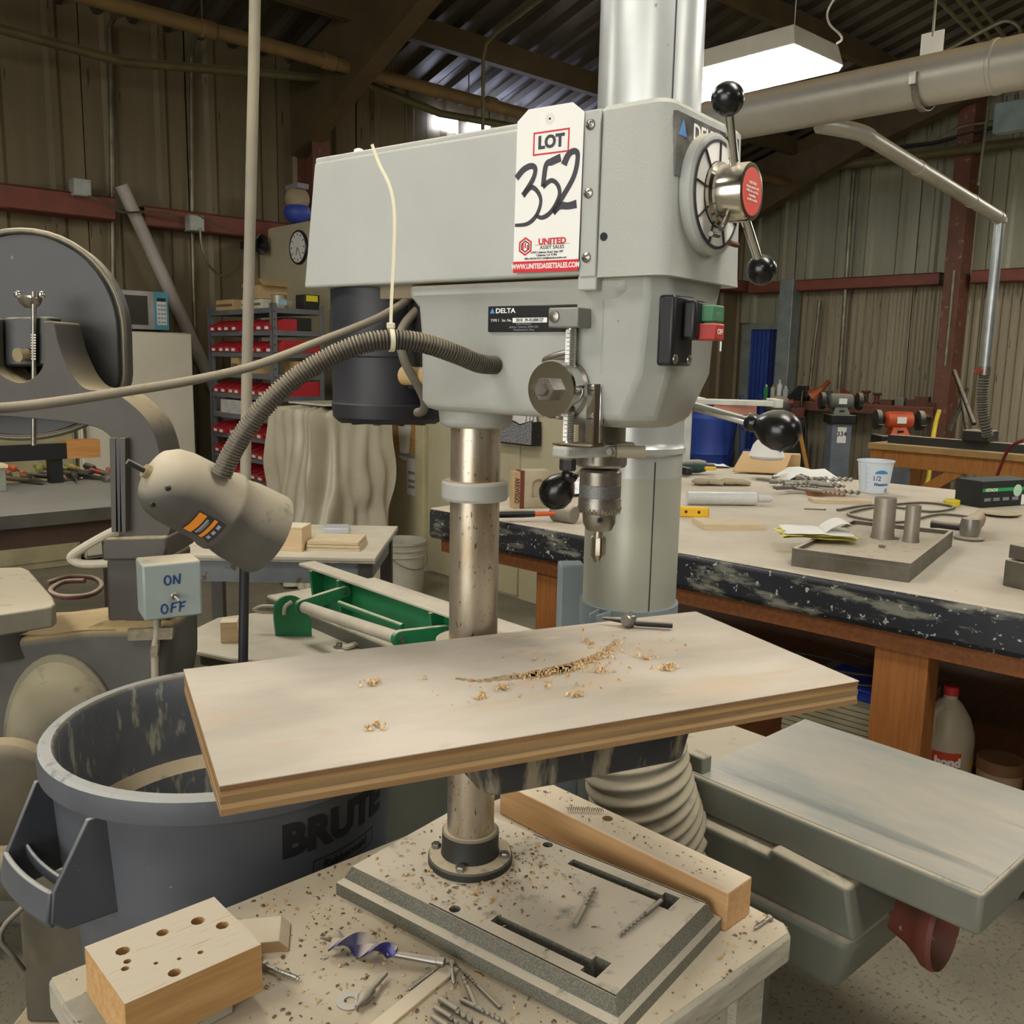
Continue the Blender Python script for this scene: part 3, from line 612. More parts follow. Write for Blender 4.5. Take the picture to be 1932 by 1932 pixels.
# ---------------------------------------------------------------- drill bits, screws, washer
M_bit = mat('drill_bit_steel', '#8e8b83', .38, .75, dust=.6, dlo=.4, dhi=1); M_zinc = mat('zinc_screw', '#b9bab5', .3, .85, dust=.35, dlo=.6, dhi=1)
def lying(pa, pb, z, name, label, cat, group=None, fr=BLD, tilt=0):
    a, b = fr.on(*pa, 2, z), fr.on(*pb, 2, z); d = b-a
    t = fthing(fr, name, label, cat, a, group, turn=atan2(d.y, d.x)); 
    if tilt: t.rotation_euler = (0, -tilt, t.rotation_euler[2])
    return t, d.length
def twist(t, L, r, flute=.6, m=M_bit, lift=0):
    z = r+lift
    MB().cyl((0, 0, z), (L*(1-flute), 0, z), r, n=14).build('shank', m, t, smooth=40)
    n = max(24, int(L*flute/.0016)); rings = []
    for i in range(n+1):
        s = i/n; x = L*(1-flute)+L*flute*s; a = s*L*flute/(r*5.2)*2*pi; k = 1 if s < .93 else max(.05, (1-s)/.07)
        rings.append([(x, (c*cos(a)-q*sin(a))*k, z+(c*sin(a)+q*cos(a))*k) for c, q in [(r*cos(2*pi*j/12)*1.0, r*.42*sin(2*pi*j/12)) for j in range(12)]])
    MB().loft(rings).build('flutes', m, t, smooth=40)
def screw(t, L, r, head=2, hexh=False, m=M_zinc):
    n = int(L*.62/.0009); z = r*head*.8
    pts = [(L*.3+L*.62*i/n, 0, z) for i in range(n+1)]
    MB().tube(pts, [r*(1.15 if i % 4 == 0 else .7)*(1 if i < n*.85 else max(.15, (n-i)/(n*.15))) for i in range(n+1)], 10).build('thread', m, t)
    MB().cyl((0, 0, z), (L*.31, 0, z), r*.8, n=12).build('shank', m, t, smooth=40)
    if hexh: MB().lathe([(r*head, 0), (r*head, L*.06)], 6, (0, 0, z), (1, 0, 0)).build('head', m, t)
    else: MB().lathe([(r*head, 0), (r*head*.95, L*.02), (r*.8, L*.09)], 16, (0, 0, z), (1, 0, 0)).build('head', m, t, smooth=30)
t, L = lying((1084, 1752), (1122, 1678), .7252, 'drill_bit', 'short twist drill lying in the middle of the press base', 'drill bit', 'twist drills'); twist(t, L, .0042, .55)
t, L = lying((1247, 1704), (1166, 1773), .7252, 'drill_bit', 'longer twist drill lying across the end of the base slot', 'drill bit', 'twist drills'); twist(t, L, .0038, .62)
t, L = lying((944, 1905), (862, 1824), .6802, 'drill_bit', 'long thin drill bit leaning along the press base side', 'drill bit', 'twist drills'); twist(t, L, .0024, .5)
t, L = lying((898, 1905), (872, 1842), .6802, 'drill_bit', 'thin pointed bit beside the long thin drill bit', 'drill bit', 'twist drills'); twist(t, L, .0035, .4)
for (a, b, r, s) in (((830, 1890), (905, 1940), .0042, 'uppermost drill bit in the pile at the bottom edge'), ((820, 1905), (890, 1950), .0035, 'middle drill bit in the pile at the bottom edge'), ((815, 1922), (880, 1965), .0035, 'lowest drill bit in the pile at the bottom edge'), ((870, 1890), (960, 1935), .003, 'slim drill bit at the right of the pile')):
    t, L = lying(a, b, .6803, 'drill_bit', s, 'drill bit', 'twist drills'); twist(t, L, r, .55)
t, L = lying((497, 1828), (575, 1858), .6802, 'lag_screw', 'bright zinc lag screw beside the drilled wood block', 'screw', 'loose screws'); screw(t, L, .0032, 2.1, True)
t, L = lying((424, 1898), (350, 1934), .6802, 'lag_screw', 'zinc screw at the foot of the drilled wood block', 'screw', 'loose screws'); screw(t, L, .0034, 1.6, True)
t, L = lying((838, 1822), (758, 1882), .6802, 'wood_screw', 'long dark screw crossing the auger bit shank', 'screw', 'loose screws'); screw(t, L, .0028, 1.9, m=M_bit)
t, L = lying((852, 1824), (857, 1868), .6802, 'wood_screw', 'short screw between the auger bit and the press base', 'screw', 'loose screws'); screw(t, L, .0028, 2.2, m=M_bit)
t, L = lying((1452, 1738), (1420, 1760), .6802, 'wood_screw', 'dark screw near the bench corner by the timber end', 'screw', 'loose screws'); screw(t, L, .003, 2, m=M_bit)
# auger bit with blue flute
t, L = lying((605, 1790), (838, 1830), .6802, 'auger_bit', 'large auger bit with a blue twisted flute and grey shank', 'drill bit')
M_aug = mat('auger_blue', '#6e6d77', .35, .5, col2='#2d2f6e', scale=16, dust=.75, dustcol='#cdbfa4', dlo=.4, dhi=.9)
rings = []; n = 60
for i in range(n+1):
    s = i/n; x = .018+.095*s; a = -s*2*pi*.95+.4; k = 1 if s < .75 else 1-.72*((s-.75)/.25)**1.3; w = .017*k; th = .0045
    rings.append([(x, c*cos(a)-q*sin(a), .0165+c*sin(a)*.95+q*cos(a)) for c, q in ((w, -th*.4), (w, th*.4), (0, th), (-w, th*.4), (-w, -th*.4), (0, -th))])
MB().loft(rings).build('flute', M_aug, t, smooth=45)
MB().tube([(.02*i/20, 0, .0165) for i in range(21)], [(.0045 if i % 2 else .003)*(.3+.7*i/20) for i in range(21)], 10).build('feed_screw', M_bit, t)
MB().lathe([(.0045, .1), (.0052, .13), (.0052, .17), (.0064, .171), (.0064, L)], 12, (0, 0, .0115), (1, 0, 0)).build('shank', M_bit, t, smooth=30)
# washer and countersink
p = BLD.on(660, 1890, 2, .68); t = fthing(BLD, 'washer', 'flat grey washer near the auger bit', 'washer', (p.x, p.y, .6803))
MB().ring((0, 0, 0), (0, 0, .0018), .0175, .0075, 28).build('washer_ring', M_zinc, t, smooth=30)
t, L = lying((728, 1848), (672, 1912), .6802, 'countersink', 'small countersink bit with collar beside the washer', 'drill bit')
MB().lathe([(.0035, 0), (.0035, .035), (.0065, .036), (.0065, .047), (.009, .049), (.009, .055), (.003, .066), (.0024, L)], 14, (0, 0, .009), (1, 0, 0)).build('countersink_body', M_bit, t, smooth=30)
# chuck key on the board
p = PLY.on(1185, 1184, 2, 1.105); t = fthing(PLY, 'chuck_key', 'dark chuck key with toothed head lying on the plywood board', 'chuck key', (p.x, p.y, 1.1052), turn=radians(-34))
k = MB(); k.lathe([(.0105, -.007), (.011, -.004), (.011, .004), (.008, .009)], 22, (0, 0, .0115), (-.5, -.85, .1))
for i in range(12):
    u, v, w = axes((-.5, -.85, .1)); a = 2*pi*i/12; k.cyl(Vector((0, 0, .0115))+(u*cos(a)+v*sin(a))*.0105-w*.006, Vector((0, 0, .0115))+(u*cos(a)+v*sin(a))*.0095+w*.007, .0022, .0014, 6)
k.build('key_head', M_stl, t, smooth=40)
MB().lathe([(.0035, 0), (.0055, .004), (.0055, .012), (.0052, .056), (.0048, .058)], 16, (.008, 0, .0085), (1, 0, 0)).build('key_handle', M_drk, t, smooth=35)
MB().lathe([(.005, 0), (.004, .01), (.0022, .03), (.001, .034)], 14, (-.006, 0, .0105), (-1, .15, 0)).build('key_tail', M_drk, t, smooth=35)

# ---------------------------------------------------------------- wood chips and shavings
def chips(name, label, n, place, size, m, curl=.5):
    mb = MB()
    for _ in range(n):
        q = place()
        if q is None: continue
        x, y, z = q; a = random.uniform(0, 2*pi); L_ = size*random.uniform(.4, 1.3); w = L_*random.uniform(.25, .6); k = random.uniform(.1, curl)*L_; u = Vector((cos(a), sin(a), 0)); v = Vector((-sin(a), cos(a), 0)); o = Vector((x, y, z+.0003))
        r = random.uniform(-.3, .5)*w
        vs = [o-u*L_/2-v*w/2, o-u*L_/2+v*w/2+Vector((0, 0, abs(r))), o-v*w/2+Vector((0, 0, k)), o+v*w/2+Vector((0, 0, k+abs(r))), o+u*L_/2-v*w/2, o+u*L_/2+v*w/2+Vector((0, 0, k*.5))]
        mb.add(vs, [(0, 2, 3, 1), (2, 4, 5, 3)])
    o = mb.build(name, m); tag(o, label, 'wood chips', kind='stuff'); return o
M_chip = mat('chip_pale', '#d9bd8c', .8, col2='#b98f58', scale=90); M_chipd = mat('chip_dark', '#7a623f', .85, col2='#4e3d28', scale=90)
def on_bench():
    x, y = random.uniform(.32, 1.155), random.uniform(.64, 1.22); q = MAC.l(BLD.w((x, y, 0)))
    if -.15 < q.x < .37 and abs(q.y) < .15: return None
    if .32 < x < .50 and .99 < y < 1.14 or 1.06 < x < 1.135 and y > .69: return None
    return BLD.w((x, y, .68))
def on_base():
    x, y = random.gauss(.03, .07), random.gauss(0, .07)
    if not(-.12 < x < .33) or abs(y) > .122 or x*x+y*y < .0046: return None
    return MAC.w((x, y, .725))
def on_beam():
    y = random.uniform(.72, 1.15); return BLD.w((random.uniform(1.075, 1.12), y, .7425))
def on_ply():
    p = random.choice(arc); return PLY.w((p.x+random.gauss(.01, .045), p.y+random.gauss(-.02, .035), 1.105))
def on_groove():
    p = random.choice(arc[8:-4]); return PLY.w((p.x+random.gauss(.006, .008), p.y+random.gauss(-.004, .006), 1.1058))
chips('wood_chips', 'pale wood chips scattered over the bench top', 1500, on_bench, .0052, M_chip)
chips('wood_chips', 'dark wood chips scattered over the bench top', 1000, on_bench, .0055, M_chipd)
chips('wood_chips', 'pale wood chips round the column foot on the press base', 420, on_base, .006, M_chip)
chips('wood_chips', 'dark wood chips round the column foot on the press base', 330, on_base, .0055, M_chipd)
chips('wood_chips', 'dark chips lying along the timber beam', 90, on_beam, .004, M_chipd)
chips('wood_shavings', 'curled pale shavings strewn round the groove in the board', 150, on_ply, .005, M_chip, 1)
chips('wood_shavings', 'heap of pale shavings in the drilled groove', 240, on_groove, .0042, M_chip, .9)
for px, py in ((1108, 1212), (1262, 1262), (1215, 1243), (908, 1318), (948, 1300), (1085, 1312), (1130, 1268), (1255, 1265), (705, 1372), (700, 1290)):
    c0 = PLY.on(px, py, 2, 1.105)
    chips('wood_shavings', 'small tuft of pale shavings on the plywood board', 26, lambda: PLY.w((c0.x+random.gauss(0, .006), c0.y+random.gauss(0, .006), 1.105+random.random()*.002)), .005, M_chip, 1)['group'] = 'tufts of shavings on the board'
# curled metal swarf on the beam
p = BLD.w((1.09, 1.0, .744)); sw_ = MB().tube([p+Vector((.0007*i-.03, .0012*sin(i*.05), .004+.0035*sin(i*1.1))) + Vector((0, .0035*cos(i*1.1), 0)) for i in range(90)], .0007, 5).build('metal_swarf', M_bit)
tag(sw_, 'thin curl of metal swarf lying on the timber beam', 'swarf')

# ---------------------------------------------------------------- grey refuse can
CX_, CY_, RZ = .727, 1.582, .82
can = fthing(BLD, 'refuse_can', 'large grey plastic refuse can with a paint-splashed inside', 'trash can', (CX_, CY_, 0))
M_can = mat('can_grey_plastic', '#505359', .5, var=.1, scale=6, spots='#8a8a84', spot_scale=70, spot_at=.72, dust=1, dustcol='#a8a8a2', dlo=.35, dhi=.8, bump=.08, bscale=200)
M_cani = mat('can_inside', '#55585e', .6, col2='#66686b', scale=7, streak='#a5a28e', streak_scale=(34, 34, 9), streak_at=.56, spots='#8c3a30', spot_scale=22, spot_at=.7, dust=1, dustcol='#c5b394', dlo=.3, dhi=.7)
body = [(.24, 0), (.255, .03), (.275, .5), (.277, .56), (.295, .575), (.306, .76), (.308, .775), (.326, .777), (.327, .80), (.324, .815), (.318, .82), (.302, .82), (.297, .812), (.296, .77), (.290, .635), (.268, .612), (.264, .5), (.245, .06), (.0005, .05)]
MB().lathe(body[:12], 72, caps=False).build('can_body', M_can, can, smooth=35)
MB().lathe(body[11:], 72, caps=False).build('can_inside', M_cani, can, smooth=35)
ha = radians(187)
def hp(r, s, z): return (r*cos(ha)-s*sin(ha), r*sin(ha)+s*cos(ha), z)
hd = MB()
for s in (-1, 1):
    hd.loft([[hp(.285, s*.095, .775), hp(.316, s*.092, .775), hp(.372, s*.084, .672), hp(.378, s*.082, .62), hp(.355, s*.084, .6), hp(.275, s*.095, .60)], [hp(.285, s*.104, .775), hp(.316, s*.101, .775), hp(.372, s*.093, .672), hp(.378, s*.091, .62), hp(.355, s*.093, .6), hp(.275, s*.104, .60)]])
hd.loft([[hp(r+.008*(1-(s/.09)**2), s, z) for r, z in ((.368, .672), (.376, .672), (.384, .625), (.376, .61), (.368, .615))] for s in [(-.09+.18*i/10) for i in range(11)]])
hd.loft([[hp(r+.008*(1-(s/.09)**2), s, z) for r, z in ((.335, .672), (.341, .672), (.341, .65), (.335, .65))] for s in [(-.09+.18*i/10) for i in range(11)]])
hd.build('handle', M_can, can, bevel=.003)
# printing on the can, wrapped round the wall
def wall_hit(px, py):
    d = BLD.R.transposed() @ (CF + CR*((px-966)/FPX) - CU*((py-966)/FPX)); o = BLD.l((0, 0, EYE))-Vector((CX_, CY_, 0)); r = .304
    A = d.x**2+d.y**2; B_ = o.x*d.x+o.y*d.y; C = o.x**2+o.y**2-r*r; t = (-B_-sqrt(B_*B_-A*C))/A; q = o+d*t; return atan2(q.y, q.x), q.z
a1, z1 = wall_hit(645, 1535); a2, z2 = wall_hit(655, 1575)
def rz_(z): return .297+(z-.575)/.185*.009
def wrapper(a0, z0): return lambda x, y, z: ((rz_(z0+y)+.0008+z)*cos(a0+x/.304), (rz_(z0+y)+.0008+z)*sin(a0+x/.304), z0+y)
M_prt = mat('can_print', '#1d1e22', .6)
txt('BRUTE', .078, M_prt, can, (0, 0, 0), wrap=wrapper(a1, .712), bold=.0042, sx=1.0, name='can_lettering')
txt('Rubbermaid', .022, M_prt, can, (0, 0, 0), wrap=wrapper(a1+.05, .648), bold=.0006, name='can_lettering')
txt('Commercial Products', .012, M_prt, can, (0, 0, 0), wrap=wrapper(a1+.05, .622), name='can_lettering', shear=.2)
w_ = wrapper(a1+.05, .648); fr_ = MB()
for x0, x1, y0, y1 in ((-.075, .075, .013, .0155), (-.075, .075, -.0155, -.013), (-.075, -.0725, -.0155, .0155), (.0725, .075, -.0155, .0155)):
    m_ = 8; fr_.sheet(lambda u, v: w_(x0+(x1-x0)*u, y0+(y1-y0)*v, .0002), m_, 1)
fr_.build('lettering_frame', M_prt, can)

# ---------------------------------------------------------------- gooseneck lamp, cords, cable tie
M_lamp = mat('lamp_grey_dusty', '#4a4842', .6, var=.15, scale=9, dust=1, dustcol='#bdb29a', dlo=-.1, dhi=.75, bump=.2, bscale=160)
M_neck = mat('gooseneck_dusty', '#4f4b43', .5, .3, dust=1, dustcol='#9c907a', dlo=-.1, dhi=.8)
lampt = thing('gooseneck_lamp', 'dusty gooseneck work lamp with an orange warning sticker', 'lamp', MAC.w((.12, -.075, 1.5)), 0)
lo_ = Vector(lampt.location)
npts = [(968, 681, 1.262), (940, 688, 1.235), (905, 686, 1.205), (860, 668, 1.175), (800, 648, 1.15), (740, 641, 1.135), (680, 650, 1.125), (620, 675, 1.12), (560, 712, 1.115), (510, 755, 1.11), (470, 803, 1.11), (440, 850, 1.11), (418, 895, 1.11)]
sp0 = spl([at(*p)-lo_ for p in npts], 10); nk = []; 
dense = spl(sp0, 6); acc = 0; rad = []
for i, q in enumerate(dense):
    if i: acc += (q-dense[i-1]).length
    nk.append(q); rad.append(.0112+.0011*(1 if sin(acc/.0041*2*pi) > -.2 else -1))
MB().tube(nk, rad, 14).build('gooseneck', M_neck, lampt, smooth=30)
A_, B__ = at(283, 893, 1.09)-lo_, at(466, 988, 1.17)-lo_
dd = (B__-A_); LL = dd.length
sh = [(.006, -.002), (.02, 0), (.034, .006), (.0425, .018), (.0465, .035), (.0475, .06), (.0475, .088), (.0515, .097), (.0522, .103), (.0492, .110), (.0530, .13), (.0552, LL+.03), (.0535, LL+.03), (.051, .13), (.045, .1), (.02, .09)]
so_ = MB().lathe(sh, 44, A_, dd).build('lamp_shade', M_lamp, lampt, smooth=40)
MB().lathe([(.0085, -.006), (.0085, .004)], 14, A_-dd.normalized()*.002, dd).build('switch_collar', mat('brass_dusty', '#9a8a66', .5, .4), so_, smooth=40)
MB().lathe([(.0036, -.03), (.0036, 0)], 10, A_, dd).build('switch_knob', M_drk, so_, smooth=40)
MB().lathe([(.02, .088), (.026, .11), (.022, .14), (.001, .15)], 24, A_, dd).build('bulb', mat('bulb_glass', '#e8e6de', .2), so_, smooth=60)
u, v, w = axes(dd); cd = (Vector((0, 0, EYE))-lo_-A_); ang = atan2(cd.dot(v), cd.dot(u))
for k in range(2):
    a = ang+.9-k*.75; q = A_+w*.012+(u*cos(a)+v*sin(a))*.0395; MB().sph(q, .0034, 10).build('vent_hole', M_blk, so_)
# sticker bent to the shade
def shade_r(h):
    for (r0, h0), (r1, h1) in zip(sh[:12], sh[1:12]):
        if h0 <= h <= h1: return r0+(r1-r0)*(h-h0)/max(1e-6, h1-h0)
    return .05
down = Vector((0, 0, -1)); ad = atan2(down.dot(v), down.dot(u)); st_c = ang+(((ad-ang+pi) % (2*pi))-pi)*.42
def onshade(h, a, e): return A_+w*h+(u*cos(a)+v*sin(a))*(shade_r(h)+e)
sg = 1 if ((ad-ang+pi) % (2*pi))-pi > 0 else -1
def patch(h0, h1, a0, a1, e): return MB().sheet(lambda p, q: onshade(h0+(h1-h0)*p, st_c+sg*(a0+(a1-a0)*q), e), 6, 8)
M_or = mat('sticker_orange', '#e08a1e', .5, var=.05)
stk = patch(.056, .094, -.36, .36, .0006).build('warning_sticker', M_ink, so_, smooth=60)
patch(.0575, .068, -.34, .34, .0009).build('sticker_band', M_or, stk, smooth=60); patch(.0785, .0835, -.34, .34, .0009).build('sticker_band', M_or, stk, smooth=60)
for a_ in (-.1, 0, .1): patch(.0865, .0875+.003, a_*2-.06, a_*2+.06, .0009).build('sticker_print', mat('print_grey', '#8d9096', .5), stk)
patch(.0705, .0735, -.26, .26, .0009).build('sticker_print', mat('print_grey', '#8d9096', .5), stk); patch(.0745, .0755, -.2, .2, .0009).build('sticker_print', mat('print_grey', '#8d9096', .5), stk)
M_cord = mat('cord_dusty', '#6d675b', .75, dust=1, dustcol='#a0957f', dlo=-.2, dhi=.7)
def cord(name, label, pts, r, m=M_cord, cat='cord', k=10, n=10):
    o = MB().tube(spl([at(*p) for p in pts], k), r, n).build(name, m, smooth=60); return tag(o, label, cat)
cord('power_cable', 'grey power cord running left from under the belt guard', [(786, 545, 1.362), (768, 566, 1.345), (735, 588, 1.33), (690, 610, 1.318), (600, 645, 1.285), (480, 690, 1.215), (360, 718, 1.14), (240, 738, 1.06), (110, 758, 1.0), (0, 770, .97), (-160, 778, .9)], .0056)
cord('motor_cord', 'short grey cord looping from guard down to motor', [(805, 548, 1.365), (795, 575, 1.36), (765, 610, 1.34), (755, 640, 1.33), (765, 685, 1.33), (790, 730, 1.34), (802, 760, 1.35), (795, 777, 1.37), (775, 776, 1.4)], .0068)
dc = thing('drop_cable', 'thick dusty cable hanging from the roof with a black lower end', 'cable', at(453, 1860, 2.13)); dco = Vector(dc.location)
P_ = lambda q: spl([at(*p)-dco for p in q], 6)
MB().tube(P_([(486, -560, 2.13), (481, 0, 2.13), (474, 330, 2.13), (466, 700, 2.13), (462, 1000, 2.13), (461.5, 1045, 2.13)]), .0125, 12).build('dusty_sleeve', mat('drop_cord_dusty', '#8b8476', .75, col2='#a09780', scale=4), dc, smooth=60)
MB().tube(P_([(461.5, 1045, 2.13), (459, 1230, 2.13), (456, 1500, 2.13), (453, 1860, 2.13)]), .0118, 12).build('black_cable', mat('cable_black', '#2a2a2c', .5), dc, smooth=60)
# cable tie
ct = thing('cable_tie', 'cream plastic cable tie with long tail round the gooseneck', 'cable tie', at(740, 641, 1.135)); co = Vector(ct.location)
M_tie = mat('cable_tie_cream', '#d6ceb0', .5, var=.05)
ctr = at(738, 641, 1.135)-co; ax_ = (at(680, 650, 1.125)-at(800, 648, 1.15)).normalized(); u, v, w = axes(ax_)
MB().ring(ctr-w*.0028, ctr+w*.0028, .0145, .0128, 26).build('loop', M_tie, ct, smooth=40)
MB().obox(ctr+Vector((0, -.002, .0165)), (.009, .011, .007)).build('lock_head', M_tie, ct, bevel=.001)
tp = spl([at(*p)-co for p in ((737, 628, 1.135), (739, 560, 1.14), (743, 480, 1.15), (744, 400, 1.165), (735, 350, 1.18), (716, 310, 1.20), (702, 273, 1.215))], 8)
tm = MB()
for a, b in zip(tp[:-1], tp[1:]): tm.bar(a, b, .0038, .0014, up=(0, 1, 0))
tm.build('tail', M_tie, ct)

# ---------------------------------------------------------------- lot tag
TO = Vector((.1435, -.1046, 1.6065)); TX = Vector((.0958, 0, -.0012)); TYv = Vector((.00236, 0, .1885))
tg = fthing(MAC, 'lot_tag', 'white paper lot tag with black handwritten number', 'paper tag', TO)
def tp_(uu, vv, h=0): return TX*uu+TYv*vv+Vector((0, -h, 0))
MB().prism([(0, 0), (1, 0), (1, .935), (.83, 1), (.17, 1), (0, .935)], 0, .0005, tp_).build('tag_card', M_wht, tg)
MB().prism([(0, 0), (1, 0), (1, .07), (0, .07)], .0005, .0008, tp_).build('red_band', M_redk, tg)
RTX = TX.normalized(); RTY = Vector((-RTX.z, 0, RTX.x)); TR = Matrix((RTX, RTY, Vector((0, -1, 0)))).transposed()
txt('WWW.UNITEDASSETSALES.COM', .0085, M_wht, tg, tp_(.5, .036, .0009), R=TR, bold=.00025, sx=.80)
MB().ring(tp_(.5, .925, .0003), tp_(.5, .925, .0008), .0065, .0028, 24).build('eyelet', mat('eyelet_paper', '#dcdbd6', .6), tg)
MB().cyl(tp_(.5, .925, .0003), tp_(.5, .925, .0009), .0015, n=12).build('tag_hole', M_ink, tg)
bx = MB()
for (a, b, c_, d_) in ((.26, .80, .845, .855), (.26, .80, .715, .725), (.26, .28, .715, .855), (.78, .80, .715, .855)): bx.prism([(a, c_), (b, c_), (b, d_), (a, d_)], .0005, .0008, tp_)
bx.build('lot_frame', M_redk, tg)
txt('LOT', .0195, M_pen, tg, tp_(.53, .786, .0009), R=TR, bold=.0009)
def cv(x, y): xl = 150-(y-800)*.062; return ((x-xl)/480, (1975-y)/1235)
fnm = lambda x, y, h: tp_(x/.0958, y/.1885, .0006+h)
def stroke(pts, w): ribbon([(cv(*p)[0]*.0958, cv(*p)[1]*.1885) for p in pts], w, fnm).build('handwriting', M_pen, tg)
W1 = .0074
stroke([(128, 1245), (185, 1185), (245, 1165), (272, 1195), (250, 1270), (180, 1375)], [W1*1.1, W1, W1*.8, W1])
stroke([(172, 1382), (235, 1325), (285, 1365), (305, 1440), (270, 1540), (200, 1600), (105, 1605)], [W1, W1*.75, W1*.6, W1*.75, W1*.5])
stroke([(458, 1128), (395, 1150), (350, 1175), (325, 1330)], [W1*1.25, W1*1.2, W1*.9, W1*.9])
stroke([(322, 1330), (385, 1290), (432, 1330), (440, 1410), (380, 1520), (310, 1562), (262, 1535)], [W1*.9, W1*.7, W1*.7, W1*.8, W1*.5])
stroke([(478, 1185), (515, 1112), (560, 1095), (577, 1140), (545, 1280), (450, 1440), (395, 1530)], [W1*1.2, W1, W1*.8, W1*.9, W1])
stroke([(392, 1535), (440, 1485), (500, 1490), (560, 1480)], [W1*.9, W1*1.2, W1*1.1, W1*1.3])
M_logo = mat('print_red', '#d2232f', .5)
def hexa(r, n=6): return [(.185+r*cos(pi/6+k*pi/3), .163*1.965+r*1.0*sin(pi/6+k*pi/3)) for k in range(n)]
def ringpoly(ro, ri, m, nm):
    mb = MB(); a, b = hexa(ro), hexa(ri)
    for k in range(6): mb.prism([a[k], a[(k+1) % 6], b[(k+1) % 6], b[k]], .0005, .0008, lambda x, y, h: tp_(x, y/1.965, h))
    return mb.build(nm, m, tg)
ringpoly(.115, .09, M_redk, 'logo_hexagon'); ringpoly(.075, .058, M_ink, 'logo_hexagon')
lg = MB()
for x in (.15, .185, .22): lg.prism([(x-.009, .27 if x != .185 else .30), (x+.009, .27 if x != .185 else .30), (x+.009, .365 if x != .22 else .34), (x-.009, .365 if x != .22 else .34)], .0005, .0009, lambda x, y, h: tp_(x, y/1.965, h))
lg.build('logo_bars', M_redk, tg)
txt('UNITED', .0098, M_redk, tg, tp_(.60, .186, .0009), R=TR, bold=.0003, sx=1.15)
txt('ASSET SALES', .0058, M_pen, tg, tp_(.60, .150, .0009), R=TR, sx=1.1)
MB().prism([(.34, .167), (.86, .167), (.86, .169), (.34, .169)], .0005, .0008, tp_).build('rule_line', M_pen, tg)
txt('23945 Calabasas Road, Suite 209', .0036, M_pen, tg, tp_(.52, .122, .0009), R=TR)
txt('Calabasas, CA 91302', .0036, M_pen, tg, tp_(.52, .104, .0009), R=TR)
txt('Office 818.264.4232 | info@unitedassetsales.com', .0034, M_pen, tg, tp_(.5, .085, .0009), R=TR, sx=.92)

# ---------------------------------------------------------------- dust duct with flexible hose, and its post
DX, DY, DR = .222, 1.685, .0865
M_galv = mat('galvanised_duct', '#c9ccca', .33, .5, col2='#bcbfbb', scale=7, spots='#8e8b7d', spot_scale=60, spot_at=.72)
du = thing('dust_duct', 'upright galvanised dust duct behind the drill press head', 'duct', (DX, DY, 0))
MB().lathe([(DR, 1.0), (DR, 1.30)], 60).build('duct_section', mat('duct_dusty', '#b3b6a9', .4, .45, col2='#c2c1b0', scale=6), du, smooth=30)
MB().lathe([(DR, 1.30), (DR, 1.338), (DR+.004, 1.342), (DR+.0045, 1.352), (DR+.001, 1.358), (DR, 1.362), (DR, 1.40)], 60).build('duct_joint', M_galv, du, smooth=30)
MB().lathe([(DR, 1.40), (DR+.002, 1.402), (DR+.002, 5.3)], 60).build('duct_section', M_galv, du, smooth=30)
sa = radians(-90)+.30
MB().bar((DR*cos(sa)*1.005, DR*sin(sa)*1.005, 1.03), (DR*cos(sa)*1.005, DR*sin(sa)*1.005, 1.33), .0016, .0016, up=(0, 1, 0)).build('seam', M_drk, du)
MB().bar((DR*cos(sa)*1.03, DR*sin(sa)*1.03, 1.41), (DR*cos(sa)*1.03, DR*sin(sa)*1.03, 5.2), .0016, .0016, up=(0, 1, 0)).build('seam', M_drk, du)
M_strap = mat('strap_blue_grey', '#7f8a8e', .55, var=.08, spots='#55595a', spot_scale=50, spot_at=.74)
sr = MB().lathe([(DR+.0005, 1.018), (DR+.005, 1.018), (DR+.005, 1.062), (DR+.0005, 1.062)], 60).build('strap', M_strap, du, smooth=30)
ta = radians(-90)-.62; tu = Vector((cos(ta), sin(ta), 0)); tv = Vector((-sin(ta), cos(ta), 0))
tb_ = MB()
for q in (-.012, .012): tb_.bar(tu*(DR)+tv*q+Vector((0, 0, 1.04)), tu*(DR+.045)+tv*q*.6+Vector((0, 0, 1.04)), .003, .042)
tb_.build('strap_tab', M_strap, sr, bevel=.001)
MB().lathe([(.007, 0), (.007, .006)], 6, tu*(DR+.028)+tv*.012+Vector((0, 0, 1.04)), tv).build('strap_bolt', M_strap, sr)
M_hose = mat('flex_hose_grey', '#8b8778', .6, .1, dust=1, dustcol='#a59b84', dlo=.1, dhi=.7)
hpts = spl([Vector(p) for p in ((0, 0, 1.03), (0, 0, .93), (.01, -.005, .82), (.035, -.005, .70), (.08, .03, .58), (.14, .09, .48), (.2, .16, .42))], 20)
acc = 0; rr = []; hd_ = spl(hpts, 3)
for i, q in enumerate(hd_):
    if i: acc += (q-hd_[i-1]).length
    rr.append(.099+.0055*sin(acc/.026*2*pi) if acc > .06 else DR-.002)
MB().tube(hd_, rr, 36).build('flex_hose', M_hose, du, smooth=60)
po = thing('square_post', 'blue-grey square steel post beside the duct clamp', 'post', (.120, 1.80, 0), .1)
MB().box(-.024, .024, -.024, .024, 0, 1.105).build('tube', M_strap, po, bevel=.004)
MB().box(-.06, .06, -.06, .06, 0, .01).build('foot_plate', M_strap, po)
